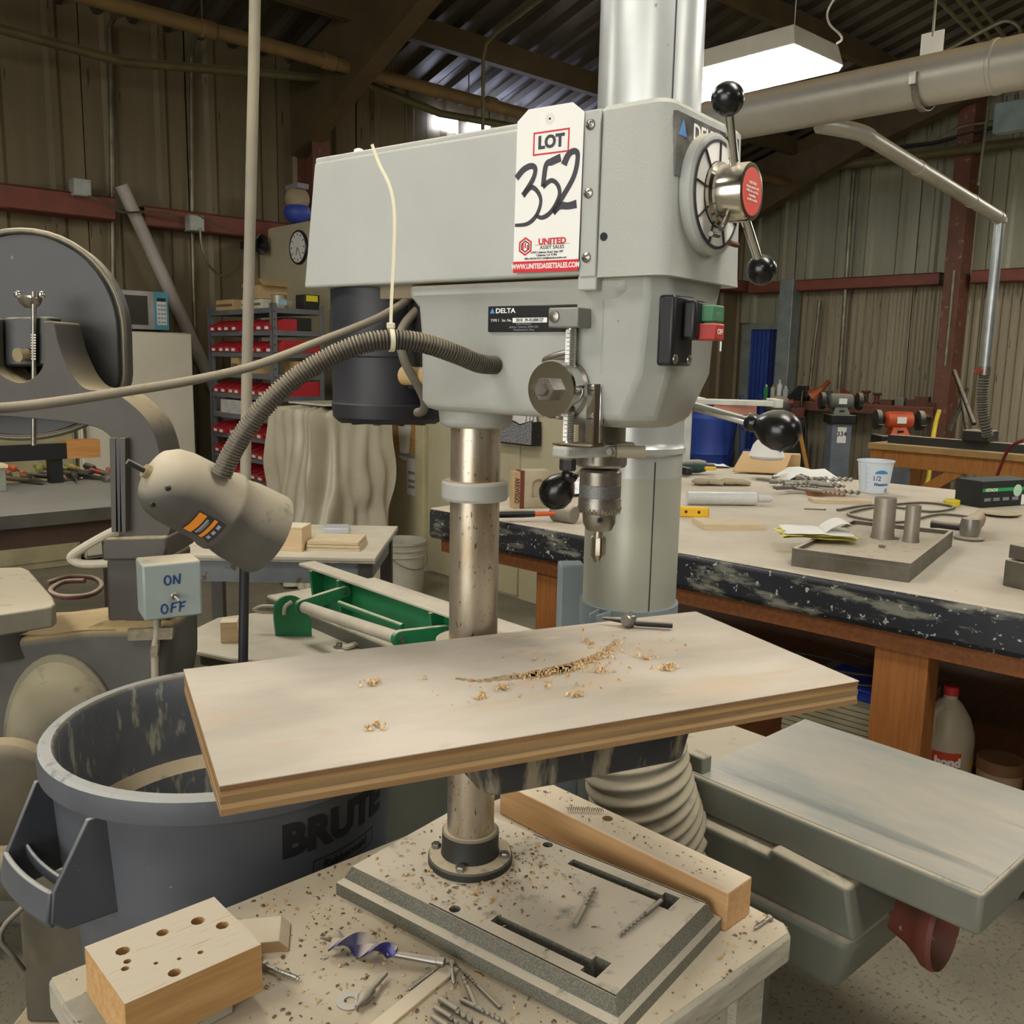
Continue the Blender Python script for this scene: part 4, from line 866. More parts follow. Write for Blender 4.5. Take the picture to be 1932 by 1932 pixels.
# ---------------------------------------------------------------- jointer behind the bench (front edge X = 1.43, top z = .70)
M_cast = mat('jointer_green_grey', '#6c6e62', .55, var=.08, spots='#8d8d7c', spot_scale=40, spot_at=.75, dust=1, dustcol='#bdb39c', dlo=.4, dhi=.9)
M_bed = mat('jointer_bed_worn', '#9fa098', .4, .25, col2='#c6bda9', scale=3.2, stretch=(1.6, .6, 1), streak='#8b8d86', streak_scale=(14, 1.0, 1), streak_at=.62)
M_green = mat('green_enamel', '#1c7a4c', .45, var=.12, scale=8, spots='#5d5a44', spot_scale=40, spot_at=.68, dust=1, dustcol='#c6bda6', dlo=.45, dhi=.9)
M_dustw = mat('dust_covered_metal', '#c8bfab', .75, col2='#b9b09b', scale=8, bump=.1)
jo = fthing(BLD, 'jointer', 'grey jointer with long dusty bed and green fence behind the plywood board', 'jointer', (0, 0, 0))
a = MB().box(1.43, 1.87, .475, 1.04, .628, .70).build('infeed_table', M_cast, jo, bevel=.008, seg=3)
MB().box(1.436, 1.864, .48, 1.035, .7, .7012).build('table_surface', M_bed, a)
a = MB().box(1.43, 1.87, 1.34, 2.8, .63, .70).build('outfeed_table', M_cast, jo, bevel=.008, seg=3)
MB().box(1.436, 1.864, 1.345, 2.795, .7, .7012).build('table_surface', M_dustw, a)
MB().box(1.50, 1.80, 1.02, 1.4, .60, .66).build('cutter_block', M_cast, jo, bevel=.01)
b = MB(); b.loft([[(x0, y0, z), (x1, y0, z), (x1, 1.5, z), (x0, 1.5, z)] for x0, x1, y0, z in ((1.43, 1.68, .70, .405), (1.40, 1.70, .66, .53))]); b.build('lower_housing', M_cast, jo, bevel=.02, seg=3)
b = MB(); b.prism([(1.5, .533), (.66, .533), (.68, .625), (.83, .635), (.835, .62), (1.5, .62)], 1.405, 1.69, lambda y, z, x: (x, y, z)); b.build('upper_housing', M_cast, jo, bevel=.012, seg=3)
MB().box(1.45, 1.85, 1.5, 2.6, .0, .63).build('pedestal', M_cast, jo, bevel=.02)
MB().box(1.44, 1.66, .95, 1.45, 0, .41).build('pedestal', M_cast, jo, bevel=.02)
MB().box(1.44, 1.47, 1.01, 1.055, .66, .735).build('end_stop', M_cast, jo, bevel=.004)
M_rust = mat('rusty_red_casting', '#4d3527', .6, col2='#6d3226', scale=9, spots='#8e7b62', spot_scale=40, spot_at=.66)
hn = MB().lathe([(.02, -.06), (.026, 0), (.032, .02), (.036, .06), (.05, .10), (.066, .125), (.075, .135), (.078, .15), (.074, .158), (.066, .15), (.05, .13), (.02, .11)], 36, (1.585, .74, .515), (.05, -1, .02), caps=False).build('belt_horn', M_rust, jo, smooth=35)
MB().cyl((1.58, .86, .52), (1.58, .70, .517), .022, n=16).build('shaft', M_green, jo, smooth=40)
MB().box(1.56, 1.60, .705, .76, .48, .63).build('hinge_lug', M_green, jo, bevel=.006)
MB().cyl((1.575, .715, .50), (1.575, .715, .445), .007, n=10).build('lock_bolt', M_rust, jo, smooth=40)
# fence with its bracket, seen from behind
def J(px, py, X): return BLD.on(px, py, 0, X)
fe = MB().box(1.485, 1.5, 1.5, 2.58, .702, .838).build('fence_plate', M_green, jo, bevel=.004)
MB().box(1.445, 1.505, 1.49, 2.60, .836, .846).build('fence_top', M_dustw, fe, bevel=.003)
for y in (2.52, 2.36, 1.9, 1.6):
    MB().prism([(.704, 1.49), (.704, 1.455), (.835, 1.44), (.835, 1.49)], y-.006, y+.006, lambda z, x, h: (x, h, z)).build('fence_rib', M_green, fe)
p0, p1 = J(575, 1146, 1.33), J(750, 1203, 1.33)
MB().cyl(p0, p1, .017, n=20).build('bracket_tube', M_dustw, jo, smooth=40)
q0, q1 = J(640, 1138, 1.42), J(760, 1182, 1.42); MB().cyl(q0, q1, .008, n=14).build('tie_rod', M_green, jo, smooth=40)
def arm(p, q, w, h):
    m_ = MB(); d = (Vector(q)-Vector(p)); u = Vector((0, 1, 0)); v = d.cross(u).normalized(); pts = []
    for k in range(9): t = pi/2+pi*k/8; pts.append(Vector(p)+d.normalized()*cos(t)*h+v*sin(t)*h)
    for k in range(9): t = -pi/2+pi*k/8; pts.append(Vector(q)+d.normalized()*cos(t)*h*.8+v*sin(t)*h*.8)
    return m_.loft([[x-u*w/2 for x in pts], [x+u*w/2 for x in pts]])
for (pa, pb) in (((p0.x, p0.y+.015, p0.z), (1.46, p0.y-.01, .80)), ((p1.x, p1.y-.01, p1.z), (1.46, p1.y-.03, .79))):
    am = arm(pa, pb, .016, .022).build('bracket_arm', M_green, jo, bevel=.002)
    MB().lathe([(.010, -.014), (.010, .014)], 6, pb, (0, 1, 0)).build('pivot_nut', M_stl, am); MB().lathe([(.009, -.014), (.009, .014)], 6, pa, (0, 1, 0)).build('pivot_nut', M_stl, am)
qc_ = J(520, 1170, 1.30)
qd = MB(); pts = [(0, -.05), (.11, -.05), (.11, .0), (.09, .03)]+[(.045+.05*cos(t), .03+.05*sin(t)) for t in [pi*.1*k for k in range(2, 11)]]+[(-.005, 0)]
qd.prism(pts, -.006, .006, lambda x, z, h: (qc_.x+x*.74, qc_.y-x*.62+h, qc_.z+z)); qd.build('tilt_quadrant', M_green, jo, bevel=.002)
MB().tube(spl([Vector((qc_.x+.02*.74, qc_.y-.02*.62-.012, qc_.z+.02)), Vector((qc_.x+.025*.74, qc_.y-.025*.62-.012, qc_.z+.045)), Vector((qc_.x+.045*.74, qc_.y-.045*.62-.012, qc_.z+.06))], 5), .006, 8).build('slot_edge', M_dustw, jo, smooth=50)
l0 = J(478, 1150, 1.26); MB().tube(spl([l0, l0+Vector((.02, -.02, .012)), l0+Vector((.06, -.05, .008)), l0+Vector((.06, -.05, -.006)), l0+Vector((.02, -.02, -.008)), l0], 5), .005, 8).build('lock_lever', M_dustw, jo, smooth=50)
MB().prism([(1.03, 2.55), (1.10, 2.37), (1.43, 2.0), (1.43, 2.75), (1.25, 2.78), (1.1, 2.68)], .645, .66).build('side_wing', M_dustw, jo, bevel=.004)
MB().prism([(1.08, 2.53), (1.14, 2.40), (1.43, 2.08), (1.43, 2.7), (1.25, 2.72), (1.12, 2.62)], .60, .645).build('wing_casting', M_cast, jo, bevel=.006)
MB().lathe([(.018, 0), (.018, .004), (.009, .005), (.009, .014)], 6, BLD.on(640, 1222, 2, .66)).build('wing_bolt', M_stl, jo)
MB().bar(BLD.on(650, 1222, 2, .668), BLD.on(700, 1205, 2, .672), .022, .008).build('wing_lever', M_dustw, jo)
t, s = item(434, 1208, .6602, 'wood_cube', 'small pale wood cube standing by the hanging cord', 'wood block', .2); MB().box(-.024, .024, -.024, .024, 0, .062).build('cube', M_pale, t, bevel=.001)

# ---------------------------------------------------------------- the long black-edged bench
M_bb = mat('bench_black_paint', '#23252b', .42, col2='#1a1b20', scale=5, streak='#77766a', streak_scale=(7, 6, 22), streak_at=.53, spots='#a8a9a2', spot_scale=60, spot_at=.63)
M_bbt = mat('long_bench_dusty_top', '#cfc5b2', .8, col2='#bdb19c', scale=2.4, spots='#a39171', spot_scale=30, spot_at=.7)
M_brown = wood('brown_timber', '#8a5225', '#74431d', (.4, 6, 6), spots='#4c2a12', spot_scale=18, spot_at=.72)
M_post = wood('post_timber', '#a5692f', '#8f5626', (8, 8, .4), spots='#4c2a12', spot_scale=16, spot_at=.72)
LBF = Frame(0, 0, 48)                # the long bench stands a few degrees off the walls
lb_ = fthing(LBF, 'long_bench', 'long wide workbench with chipped black-painted edge and dusty top', 'workbench', (0, 0, 0))
MB().box(2.54, 4.94, -2.4, 2.75, .775, .897).build('bench_edge', M_bb, lb_, bevel=.018, seg=3)
MB().box(2.548, 4.932, -2.39, 2.742, .890, .90).build('bench_top', M_bbt, lb_, bevel=.009, seg=2)
MB().box(2.57, 2.61, -2.3, 2.7, .722, .775).build('apron', M_brown, lb_); MB().box(4.86, 4.9, -2.3, 2.7, .722, .775).build('apron', M_brown, lb_)
MB().box(2.61, 4.86, 2.64, 2.68, .722, .775).build('end_apron', M_brown, lb_)
for pa, pb in ((1648, 1752), (1012, 1056)):
    ya, yb = LBF.on(pb, 1250 if pa > 1500 else 1080, 0, 2.59).y, LBF.on(pa, 1250 if pa > 1500 else 1080, 0, 2.59).y
    MB().box(2.59, 2.69, ya, yb, 0, .775).build('post', M_post, lb_, bevel=.004); MB().box(4.76, 4.86, ya, yb, 0, .775).build('post', M_post, lb_, bevel=.004)
for x in (2.59, 4.76): MB().box(x, x+.1, -1.2, -1.05, 0, .775).build('post', M_post, lb_, bevel=.004)
MB().box(2.72, 4.7, -2.2, 2.55, .209, .239).build('lower_shelf', M_brown, lb_)
# things under the bench
q = LBF.on(1795, 1302, 0, 2.88)
t = thing('glue_jug', 'tan plastic glue jug with red cap under the long bench', 'jug', LBF.w((2.88, q.y, .2395)), 0)
M_jug = mat('jug_plastic', '#c2b49a', .4, col2='#b0a286', scale=5)
jg = MB().lathe([(.07, 0), (.077, .008), (.078, .16), (.075, .18), (.06, .225), (.035, .265), (.02, .28), (.019, .295)], 32, caps=True).build('jug_body', M_jug, t, smooth=35)
MB().lathe([(.0215, .292), (.0215, .314), (.019, .318)], 24).build('cap', mat('cap_red', '#c2302b', .45), t, smooth=30)
MB().tube(spl([(-.032, -.03, .264), (-.06, -.04, .25), (-.07, -.045, .215), (-.064, -.04, .185)], 6), .011, 10).build('handle', M_jug, t, smooth=60)
def jw(r): return lambda x, y, z: ((r+z)*sin(x/r), -(r+z)*cos(x/r), .085+y)
lbm = MB().sheet(lambda u, v: jw(.0788)(-.075+.085*u, -.075+.125*v, 0), 12, 2).build('jug_label', mat('label_orange', '#d2451f', .5), jg, smooth=60)
o = txt('bond', .036, M_wht, lbm, (0, 0, 0), wrap=lambda x, y, z: jw(.0796)(x-.028, y+.02, z), bold=.0022)
MB().sheet(lambda u, v: jw(.0788)(.045+.045*u, .0+.03*v, 0), 6, 1).build('label_stripe', mat('label_yellow', '#d8a92a', .5), jg, smooth=60)
q = LBF.on(1888, 1440, 0, 2.86); t = thing('glue_jar', 'squat tub with brown lid beside the glue jug', 'tub', LBF.w((2.86, q.y, .2395)))
MB().lathe([(.055, 0), (.06, .01), (.062, .11)], 28).build('tub_body', mat('tub_tan', '#9a7f62', .5), t, smooth=35); MB().lathe([(.065, .11), (.065, .14), (.061, .145)], 36).build('tub_lid', mat('tub_lid_brown', '#6d4a2c', .6), t, smooth=30)
q = LBF.on(1575, 1360, 0, 2.8); t = fthing(LBF, 'folded_sheets', 'stack of cream sheets under the bench behind the plywood corner', 'sheets', (2.98, q.y, .2395))
for k in range(12): MB().box(-.2, .2, -.2, .17, k*.018, k*.018+.0145).build('sheet', mat('cream_sheet', '#b3ab8c', .7), t)
t = fthing(LBF, 'blue_tray', 'blue plastic tray on the cream sheets under the bench', 'tray', (2.95, q.y-.03, .4530)); MB().box(-.12, .12, -.14, .12, 0, .04).build('tray', mat('tray_blue', '#1f3fae', .45), t, bevel=.006)
yq = q.y
o = MB().tube(spl([LBF.w((2.85+.08*cos(k*.55), yq+.05+.19*sin(k*.55), .50+.003*k)) for k in range(24)], 4), .004, 6).build('wire_coil', mat('wire_dark', '#3a332a', .5), smooth=60); tag(o, 'loose coil of dark wire under the long bench', 'wire coil')
# things on the bench, left to right
Zb = .9002
t, s = item(1003, 957, Zb, 'pattern_block', 'wooden pattern block with arched recess and red stripe', 'wood block', .35)
M_pat = mat('pattern_wood_dusty', '#b3a98f', .7, col2='#a09478', scale=9)
pbk = MB(); ar = [(-.045, 0), (.07, 0), (.07, .15), (.06, .158), (-.045, .158)]
pbk.prism(ar, -.028, .028, lambda x, z, h: (x, h, z)); po_ = pbk.build('block_body', M_pat, t, bevel=.004)
c_ = MB(); c_.prism([(-.012, .045), (.05, .045), (.05, .09)]+[(.019+.031*cos(k*pi/8), .09+.031*sin(k*pi/8)) for k in range(1, 8)]+[(-.012, .09)], -.04, -.012, lambda x, z, h: (x, h, z)); carve(po_, c_)
MB().box(-.062, -.0455, -.028, .028, 0, .156).build('red_strip', mat('strip_maroon', '#6d3327', .6), t); MB().box(-.088, -.0625, -.026, .026, 0, .152).build('side_board', mat('book_tan', '#b39b70', .7), t)
txt('ARRWSGO', .028, mat('marker_brown', '#5b3524', .7), t, (-.076, -.0265, .075), R=SIDE @ Matrix.Rotation(-pi/2, 3, 'Z'), bold=.001, sx=.75)
t, s = item(1064, 985, Zb, 'rubber_mallet', 'grey rubber mallet with black and orange handle', 'mallet', .25)
MB().lathe([(.03, -.05), (.034, -.045), (.034, .045), (.03, .05)], 28, (0, 0, .034), (.55, -.8, 0)).build('mallet_head', mat('rubber_grey', '#7d776c', .8, dust=.8), t, smooth=30)
MB().cyl((-.03, .0, .034), (-.12, .02, .03), .009, n=12).build('handle_neck', mat('handle_orange', '#c95a2c', .5), t, smooth=40); MB().lathe([(.012, 0), (.014, .05), (.013, .14), (.015, .16)], 14, (-.11, .018, .031), (-1, .2, -.03)).build('grip', M_blk, t, smooth=40)
def crumple(t, name, m, w, d, h, n=10, seed=1, flat=False):
    rnd = random.Random(seed); H = [[rnd.uniform(0, h)*(1 if not flat else .4) for _ in range(n+1)] for _ in range(n+1)]
    return MB().sheet(lambda u, v: (-w/2+w*u+rnd.uniform(-.01, .01)*w*4, -d/2+d*v+rnd.uniform(-.01, .01)*d*4, .001+H[round(u*n)][round(v*n)]*sin(pi*min(1, max(0, u)))**.3), n, n).build(name, m, t, smooth=70)
M_film = mat('white_film', '#d9dad6', .35, var=.04); M_paper = mat('white_paper', '#e4e2da', .7, var=.03)
t, s = item(1075, 925, Zb, 'plastic_sheet', 'crumpled white plastic sheet beside the pattern block', 'plastic sheet'); crumple(t, 'film', M_film, .28, .45, .05, 9, 4)
t, s = item(1310, 895, Zb, 'power_drill', 'dark green corded drill lying at the left of the bench pile', 'drill', .2)
MB().lathe([(.02, 0), (.035, .01), (.038, .12), (.03, .16), (.018, .165), (.018, .2), (.01, .215)], 20, (-.1, 0, .045), (1, 0, 0)).build('drill_body', mat('drill_green', '#2f4a44', .5, dust=.5), t, smooth=40); MB().obox((-.09, -.06, .03), (.04, .13, .04), rz=.2).build('drill_grip', M_blk, t, bevel=.01)
t, s = item(1325, 880, Zb, 'paper_sheet', 'white printed sheet tucked behind the green drill', 'paper', .3, 'loose papers on the long bench'); crumple(t, 'sheet', M_paper, .3, .22, .03, 5, 2)
t, s = item(1520, 905, Zb, 'paper_sheet', 'large white sheet tented over the pile of bits', 'paper', -.3, 'loose papers on the long bench'); crumple(t, 'sheet', M_paper, .34, .34, .06, 5, 3)
t, s = item(1340, 887, .935, 'yellow_scrap', 'small yellow plastic scrap on the printed sheet', 'scrap'); MB().box(-.03, .03, -.015, .015, 0, .018).build('scrap', mat('scrap_yellow', '#e0b52a', .5), t, bevel=.004)
t, s = item(1345, 915, Zb, 'work_gloves', 'pair of limp tan work gloves on the bench', 'gloves', .1)
for k, x in enumerate((-.06, .08)):
    g_ = MB().sph((x, 0, .018), .05, 14, sz=.35); g_.build('palm', mat('glove_tan', '#a59a80', .85), t, smooth=60)
    for f_ in range(4): MB().tube(spl([(x+.03, -.03+f_*.02, .018), (x+.07, -.035+f_*.024, .016), (x+.10, -.04+f_*.028, .012)], 3), .011, 8).build('finger', mat('glove_tan', '#a59a80', .85), t, smooth=60)
t, s = item(1360, 953, Zb, 'paper_roll', 'long roll of white film with a grey core', 'roll', .06)
MB().lathe([(.005, -.2), (.028, -.198), (.029, .1), (.027, .102), (.018, .104), (.016, .16), (.009, .175)], 24, (.05, 0, .03), (1, 0, 0)).build('roll', mat('film_roll', '#cfcfcb', .4), t, smooth=30)
t, s = item(1308, 975, Zb, 'yellow_bracket', 'yellow plastic bracket with screw holes on the bench', 'bracket', -.15)
yb = MB().box(-.06, .06, -.02, .02, 0, .04).build('bracket', mat('bracket_yellow', '#e3b21f', .5), t, bevel=.006)
for x in (-.03, .02): MB().cyl((x, -.0205, .022), (x, -.019, .022), .006, n=12).build('screw_hole', M_blk, yb)
M_bwood = wood('bench_ply', '#d3c2a0', '#c4b18c', (1, 4, 8))
for (px, py, w, d, h, tr, lab) in ((1387, 1000, .235, .16, .02, .1, 'pale plywood piece beside the yellow bracket'), (1590, 951, .26, .09, .016, -.05, 'lower pale plank behind the paper cylinder moulds'), (1560, 936, .17, .06, .022, -.1, 'reddish wood plank near the measuring cup')):
    t, s = item(px, py, Zb, 'wood_plank', lab, 'plank', tr, 'planks on the long bench')
    MB().box(-w/2, w/2, 0, d, 0, h*.5).build('ply', M_bwood if 'red' not in lab else mat('red_plank', '#b0764a', .7), t); MB().box(-w/2+.002, w/2-.002, .002, d-.002, h*.5, h).build('ply', M_bwood if 'red' not in lab else mat('red_plank', '#b0764a', .7), t)
t, s = item(1538, 962, Zb, 'loose_nail', 'single dark nail lying on the open bench top', 'nail', -.15); MB().cyl((-.045, 0, .003), (.04, 0, .003), .0022, n=8).build('nail', M_drk, t); MB().cyl((.04, 0, .004), (.042, 0, .004), .005, n=10).build('nail_head', M_drk, t)
rb_ = random.Random(5)
for k in range(22):
    px = 1445+rb_.uniform(0, 100); py = 905+rb_.uniform(0, 26)
    t, s = item(px, py, Zb+.004*k/3, 'steel_bit', 'steel auger bit in the heap on the long bench', 'drill bit', rb_.uniform(-.9, .5), 'heap of steel bits on the long bench')
    twist(t, rb_.uniform(.10, .2), rb_.uniform(.008, .014), .6, M_bit)
t, s = item(1430, 905, Zb, 'steel_bar', 'flat dark steel bar under the heap of bits', 'steel bar', -.75); MB().box(0, .19, -.02, .02, 0, .012).build('bar', M_bit, t, bevel=.002)
# cardboard box with white cap
t, s = item(1450, 890, Zb, 'cardboard_box', 'open cardboard box carrying the white cap', 'cardboard box', -.25)
M_card = mat('cardboard', '#c2a070', .8, var=.06)
for x0, x1, y0, y1 in ((-.15, .17, .10, .105), (-.15, -.145, 0, .10), (.165, .17, -.0, .10), (-.15, .17, -.005, 0)): MB().box(x0, x1, y0, y1, 0, .10).build('box_side', M_card, t)
MB().add([(-.15, -.005, .1), (.12, -.005, .1), (.08, -.17, .01), (-.2, -.17, .01), (-.15, -.005, .105), (.12, -.005, .105), (.08, -.17, .015), (-.2, -.17, .015)], [(0, 1, 2, 3), (7, 6, 5, 4), (0, 4, 5, 1), (1, 5, 6, 2), (2, 6, 7, 3), (3, 7, 4, 0)]).build('box_flap', M_card, t)
MB().box(-.15, .17, -.005, .105, .098, .103).build('box_flap', M_card, t)
t, s = item(1446, 866, 1.0045, 'white_cap', 'white cap with a small round badge on the cardboard box', 'cap', 0)
MB().lathe([(.085, 0), (.098, .012), (.105, .018), (.10, .022), (.082, .075), (.06, .1), (.001, .11)], 36, sy=.9).build('crown', mat('cap_white', '#e6e5df', .6, var=.03), t, smooth=40); MB().lathe([(.07, -.001), (.092, .002), (.094, .012), (.07, .012)], 32, sy=.9).build('sweat_band', mat('cap_grey', '#9a9c98', .7), t, smooth=40)
MB().sph((-.012, -.083, .045), .016, 14, sz=.3, d=(0, -1, .4)).build('badge', mat('badge_red', '#7d2f33', .5), t, smooth=50); MB().box(.04, .065, -.082, -.066, .05, .062).build('badge_blue', mat('badge_blue', '#6d9bd0', .5), t)
# measuring cup
t, s = item(1648, 929, Zb, 'measuring_cup', 'white plastic half gallon measuring cup with blue print', 'cup')
M_cup = mat('cup_white', '#d6e0ea', .4, var=.03)
MB().lathe([(.062, 0), (.066, .003), (.082, .15), (.087, .152), (.087, .158), (.082, .158), (.064, .008), (.001, .006)], 36, caps=False).build('cup_body', M_cup, t, smooth=35)
M_cupb = mat('cup_print_blue', '#3f8fd0', .5)
cw = lambda x, y, z: ((.0655+y/.15*.016+.0006+z)*sin(x/.075), -(.0655+y/.15*.016+.0006+z)*cos(x/.075), y)
MB().sheet(lambda u, v: cw(-.03+.065*u, .098+.018*v*sin(pi*u)**.5, 0), 10, 2).build('cup_print', M_cupb, t)
txt('1/2', .032, mat('cup_ink', '#4a6a94', .5), t, 0, wrap=lambda x, y, z: cw(x-.018, y+.075, z), bold=.0008); txt('Measure', .021, mat('cup_ink', '#4a6a94', .5), t, 0, wrap=lambda x, y, z: cw(x+.008, y+.047, z), bold=.001)
for k in range(11):
    for x_ in (-.075, .085): y_ = .02+k*.011; MB().sheet(lambda u, v: cw(x_+(.016 if k % 2 else .009)*u, y_+.0018*v, 0), 3, 1).build('graduation', M_cupb, t)
MB().sheet(lambda u, v: cw(.03+.018*u, .008+.02*v, 0), 3, 1).build('barcode_panel', mat('print_grey', '#8d9096', .5), t)
# green and black product box
t, s = item(1890, 956, Zb, 'tool_box', 'black and green printed cardboard tool carton', 'carton', .42)
bw = MB().box(-.13, .2, 0, .14, 0, .115).build('carton', mat('carton_black', '#1f2423', .5), t)
MB().box(-.131, .2, -.001, .0, .07, .085).build('green_band', mat('carton_green', '#1fa65e', .5), bw); txt('HITACHI', .019, M_wht, bw, (-.075, -.0012, .077), bold=.0006)
MB().box(-.131, .201, 0, .141, .1145, .1165).build('lid', mat('carton_grey', '#4d524f', .5), bw); MB().cyl((.09, -.0005, .07), (.09, -.0016, .07), .027, n=24).build('round_seal', mat('seal_mint', '#b9dcc4', .5), bw)
for x in (-.115, -.06, 0, .06): MB().box(x, x+.04, -.0012, 0, .028, .042).build('print_line', mat('print_grey', '#8d9096', .5), bw)
MB().box(.12, .2, -.0015, 0, .004, .05).build('white_label', M_wht, bw)
# steel tray plate with two cylinders and notepad
M_plate = mat('plate_steel', '#6f6a60', .45, .6, col2='#5a5548', scale=10, dust=1, dustcol='#b8ad98', dlo=.5, dhi=.9)
c1, c2, c3, c4 = [BLD.on(px, py, 2, .955) for px, py in ((1483, 1033), (1705, 1062), (1810, 1003), (1600, 985))]
ctr = (c1+c3)/2; turn = atan2((c2-c1).y, (c2-c1).x); W_ = (c2-c1).length; D_ = (c3-c2).length
t = fthing(BLD, 'steel_plate', 'heavy square steel plate with raised rim on the bench', 'steel plate', (ctr.x, ctr.y, Zb), turn=turn)
MB().box(-W_/2, W_/2, -D_/2, D_/2, 0, .042).build('plate', M_plate, t, bevel=.001)
for (x0, x1, y0, y1) in ((-W_/2, W_/2, -D_/2, -D_/2+.012), (-W_/2, W_/2, D_/2-.012, D_/2), (-W_/2, -W_/2+.012, -D_/2+.012, D_/2-.012), (W_/2-.012, W_/2, -D_/2+.012, D_/2-.012)): MB().box(x0, x1, y0, y1, .042, .0555).build('rim', M_plate, t)
for px, py, r, h, lab in ((1665, 1015, .035, .135, 'wide grey steel cylinder standing on the steel plate'), (1718, 1022, .024, .12, 'narrow grey steel cylinder standing on the steel plate')):
    t2, s = item(px, py, .9425, 'steel_cylinder', lab, 'cylinder', 0, 'steel cylinders on the plate'); MB().lathe([(r*1.12, 0), (r*1.0, .02), (r*.98, h-.003), (r*.95, h)], 28).build('cylinder', mat('cyl_steel', '#a0988a', .45, .6, col2='#8c8374', scale=8), t2, smooth=35)
t, s = item(1540, 1010, .957, 'yellow_notepad', 'yellow legal pad with curled white pages on the steel plate', 'notepad', -.12)
for k in range(5): crumple(t, 'page', mat('page_yellow', '#e3da7e', .7, var=.04) if k < 4 else M_paper, .23-.004*k, .17, .012, 6, 20+k, True).location = (random.uniform(-.006, .006), random.uniform(-.006, .006), .0035*k)
MB().sheet(lambda u, v: (.02+.09*u, -.05+.12*v, .02+.03*sin(pi*u*.8)), 8, 3).build('curled_page', M_paper, t, smooth=70)
for px, py in ((1664, 1033), (1690, 1018), (1650, 1014)):
    t, s = item(px, py, .9425, 'hex_nut', 'loose steel nut on the plate near the cylinders', 'nut', .5, 'loose nuts on the plate'); MB().ring((0, 0, 0), (0, 0, .009), .011, .005, 6).build('nut', M_bit, t)
# cable, grinder, discs, steel block
o = MB().tube(spl([WLD.on(px, py, 2, .908) for px, py in ((1580, 962), (1640, 953), (1700, 958), (1760, 965), (1800, 956), (1740, 948), (1660, 955), (1600, 970), (1690, 985), (1770, 970), (1830, 975))], 8), .006, 8).build('tool_cable', mat('cord_grey_dark', '#5a564c', .7, dust=.7), smooth=60); tag(o, 'grey tool cord looped behind the steel cylinders', 'cord')
t, s = item(1830, 1015, Zb, 'angle_grinder', 'angle grinder with dusty body and side handle', 'grinder', 1.0)
MB().lathe([(.022, 0), (.03, .01), (.032, .12), (.027, .2)], 18, (.0, 0, .045), (1, 0, 0)).build('motor_body', mat('grinder_body', '#9a7a68', .5, dust=.9), t, smooth=40); MB().lathe([(.03, -.03), (.036, 0), (.03, .035), (.012, .04)], 18, (-.03, 0, .04)).build('gear_head', M_bit, t, smooth=40)
MB().lathe([(.012, .03), (.014, .04), (.013, .1), (.016, .13)], 14, (-.03, 0, .04), (0.1, 1, 0)).build('side_handle', M_drk, t, smooth=40); MB().lathe([(.05, 0), (.052, .006), (.03, .01)], 24, (-.03, 0, .002)).build('cup_wheel', M_bit, t, smooth=40)
for k in range(4):
    t, s = item(1885, 968, Zb+k*.0035, 'sanding_disc', ('lowest', 'second', 'third', 'topmost')[k]+' tan sanding disc in the stack by the grinder', 'disc', k, 'stacked sanding discs'); MB().lathe([(.012, 0), (.088-.004*k, 0), (.088-.004*k, .002), (.012, .002)], 30).build('disc', mat('disc_tan', '#b5a588', .8), t, smooth=30)
t, s = item(1950, 1110, Zb, 'steel_block', 'dark steel block at the right edge of the bench', 'steel block', .5); MB().box(-.05, .08, -.04, .06, 0, .075).build('block', M_plate, t, bevel=.003); MB().box(-.045, .075, -.035, .055, .08, .12).build('upper_block', M_plate, t, bevel=.003)
t, s = item(1795, 955, Zb, 'tape_yellow', 'yellow tape measure behind the tool cord', 'tape measure', .3); MB().lathe([(.03, 0), (.034, .004), (.034, .026), (.03, .03)], 20).build('case', mat('tape_yellow', '#d8c32c', .5), t, smooth=35)

# ---------------------------------------------------------------- blade-guard arm standing behind the duct
M_arm = mat('arm_pale_grey', '#c3c6be', .45, dust=.7)
t = thing('saw_guard_arm', 'pale grey overhead guard arm of a table saw behind the duct', 'saw guard', at(1300, 760, 5.7) - Vector((0, 0, at(1300, 760, 5.7).z)))
sc_ = 5.7/FPX; zc = at(1300, 760, 5.7).z
MB().box(-30*sc_, 5*sc_, -.05, .05, 0, zc+.28).build('upright', M_arm, t, bevel=.01)
for q in (-.06, .06): MB().bar((-20*sc_, q, zc+.012), (150*sc_, q-.15, zc+.012), .03, .03).build('rail', M_arm, t, bevel=.004)
MB().obox((148*sc_, -.14, zc+.015), (.05, .2, .05)).build('rail_end', M_arm, t, bevel=.006); MB().obox((5*sc_, -.0, zc), (.14, .2, .07)).build('carriage', M_arm, t, bevel=.008)
kb = MB().lathe([(.018, 0), (.02, .02), (.035, .035), (.04, .05), (.032, .065), (.001, .07)], 8, (2*sc_, 0, zc+.04)).build('clamp_knob', M_arm, t, smooth=30)
MB().box(40*sc_, 118*sc_, -.12, -.1, zc-.06, zc-.0).build('guard_flap', mat('flap_pink', '#c78a78', .6), t)
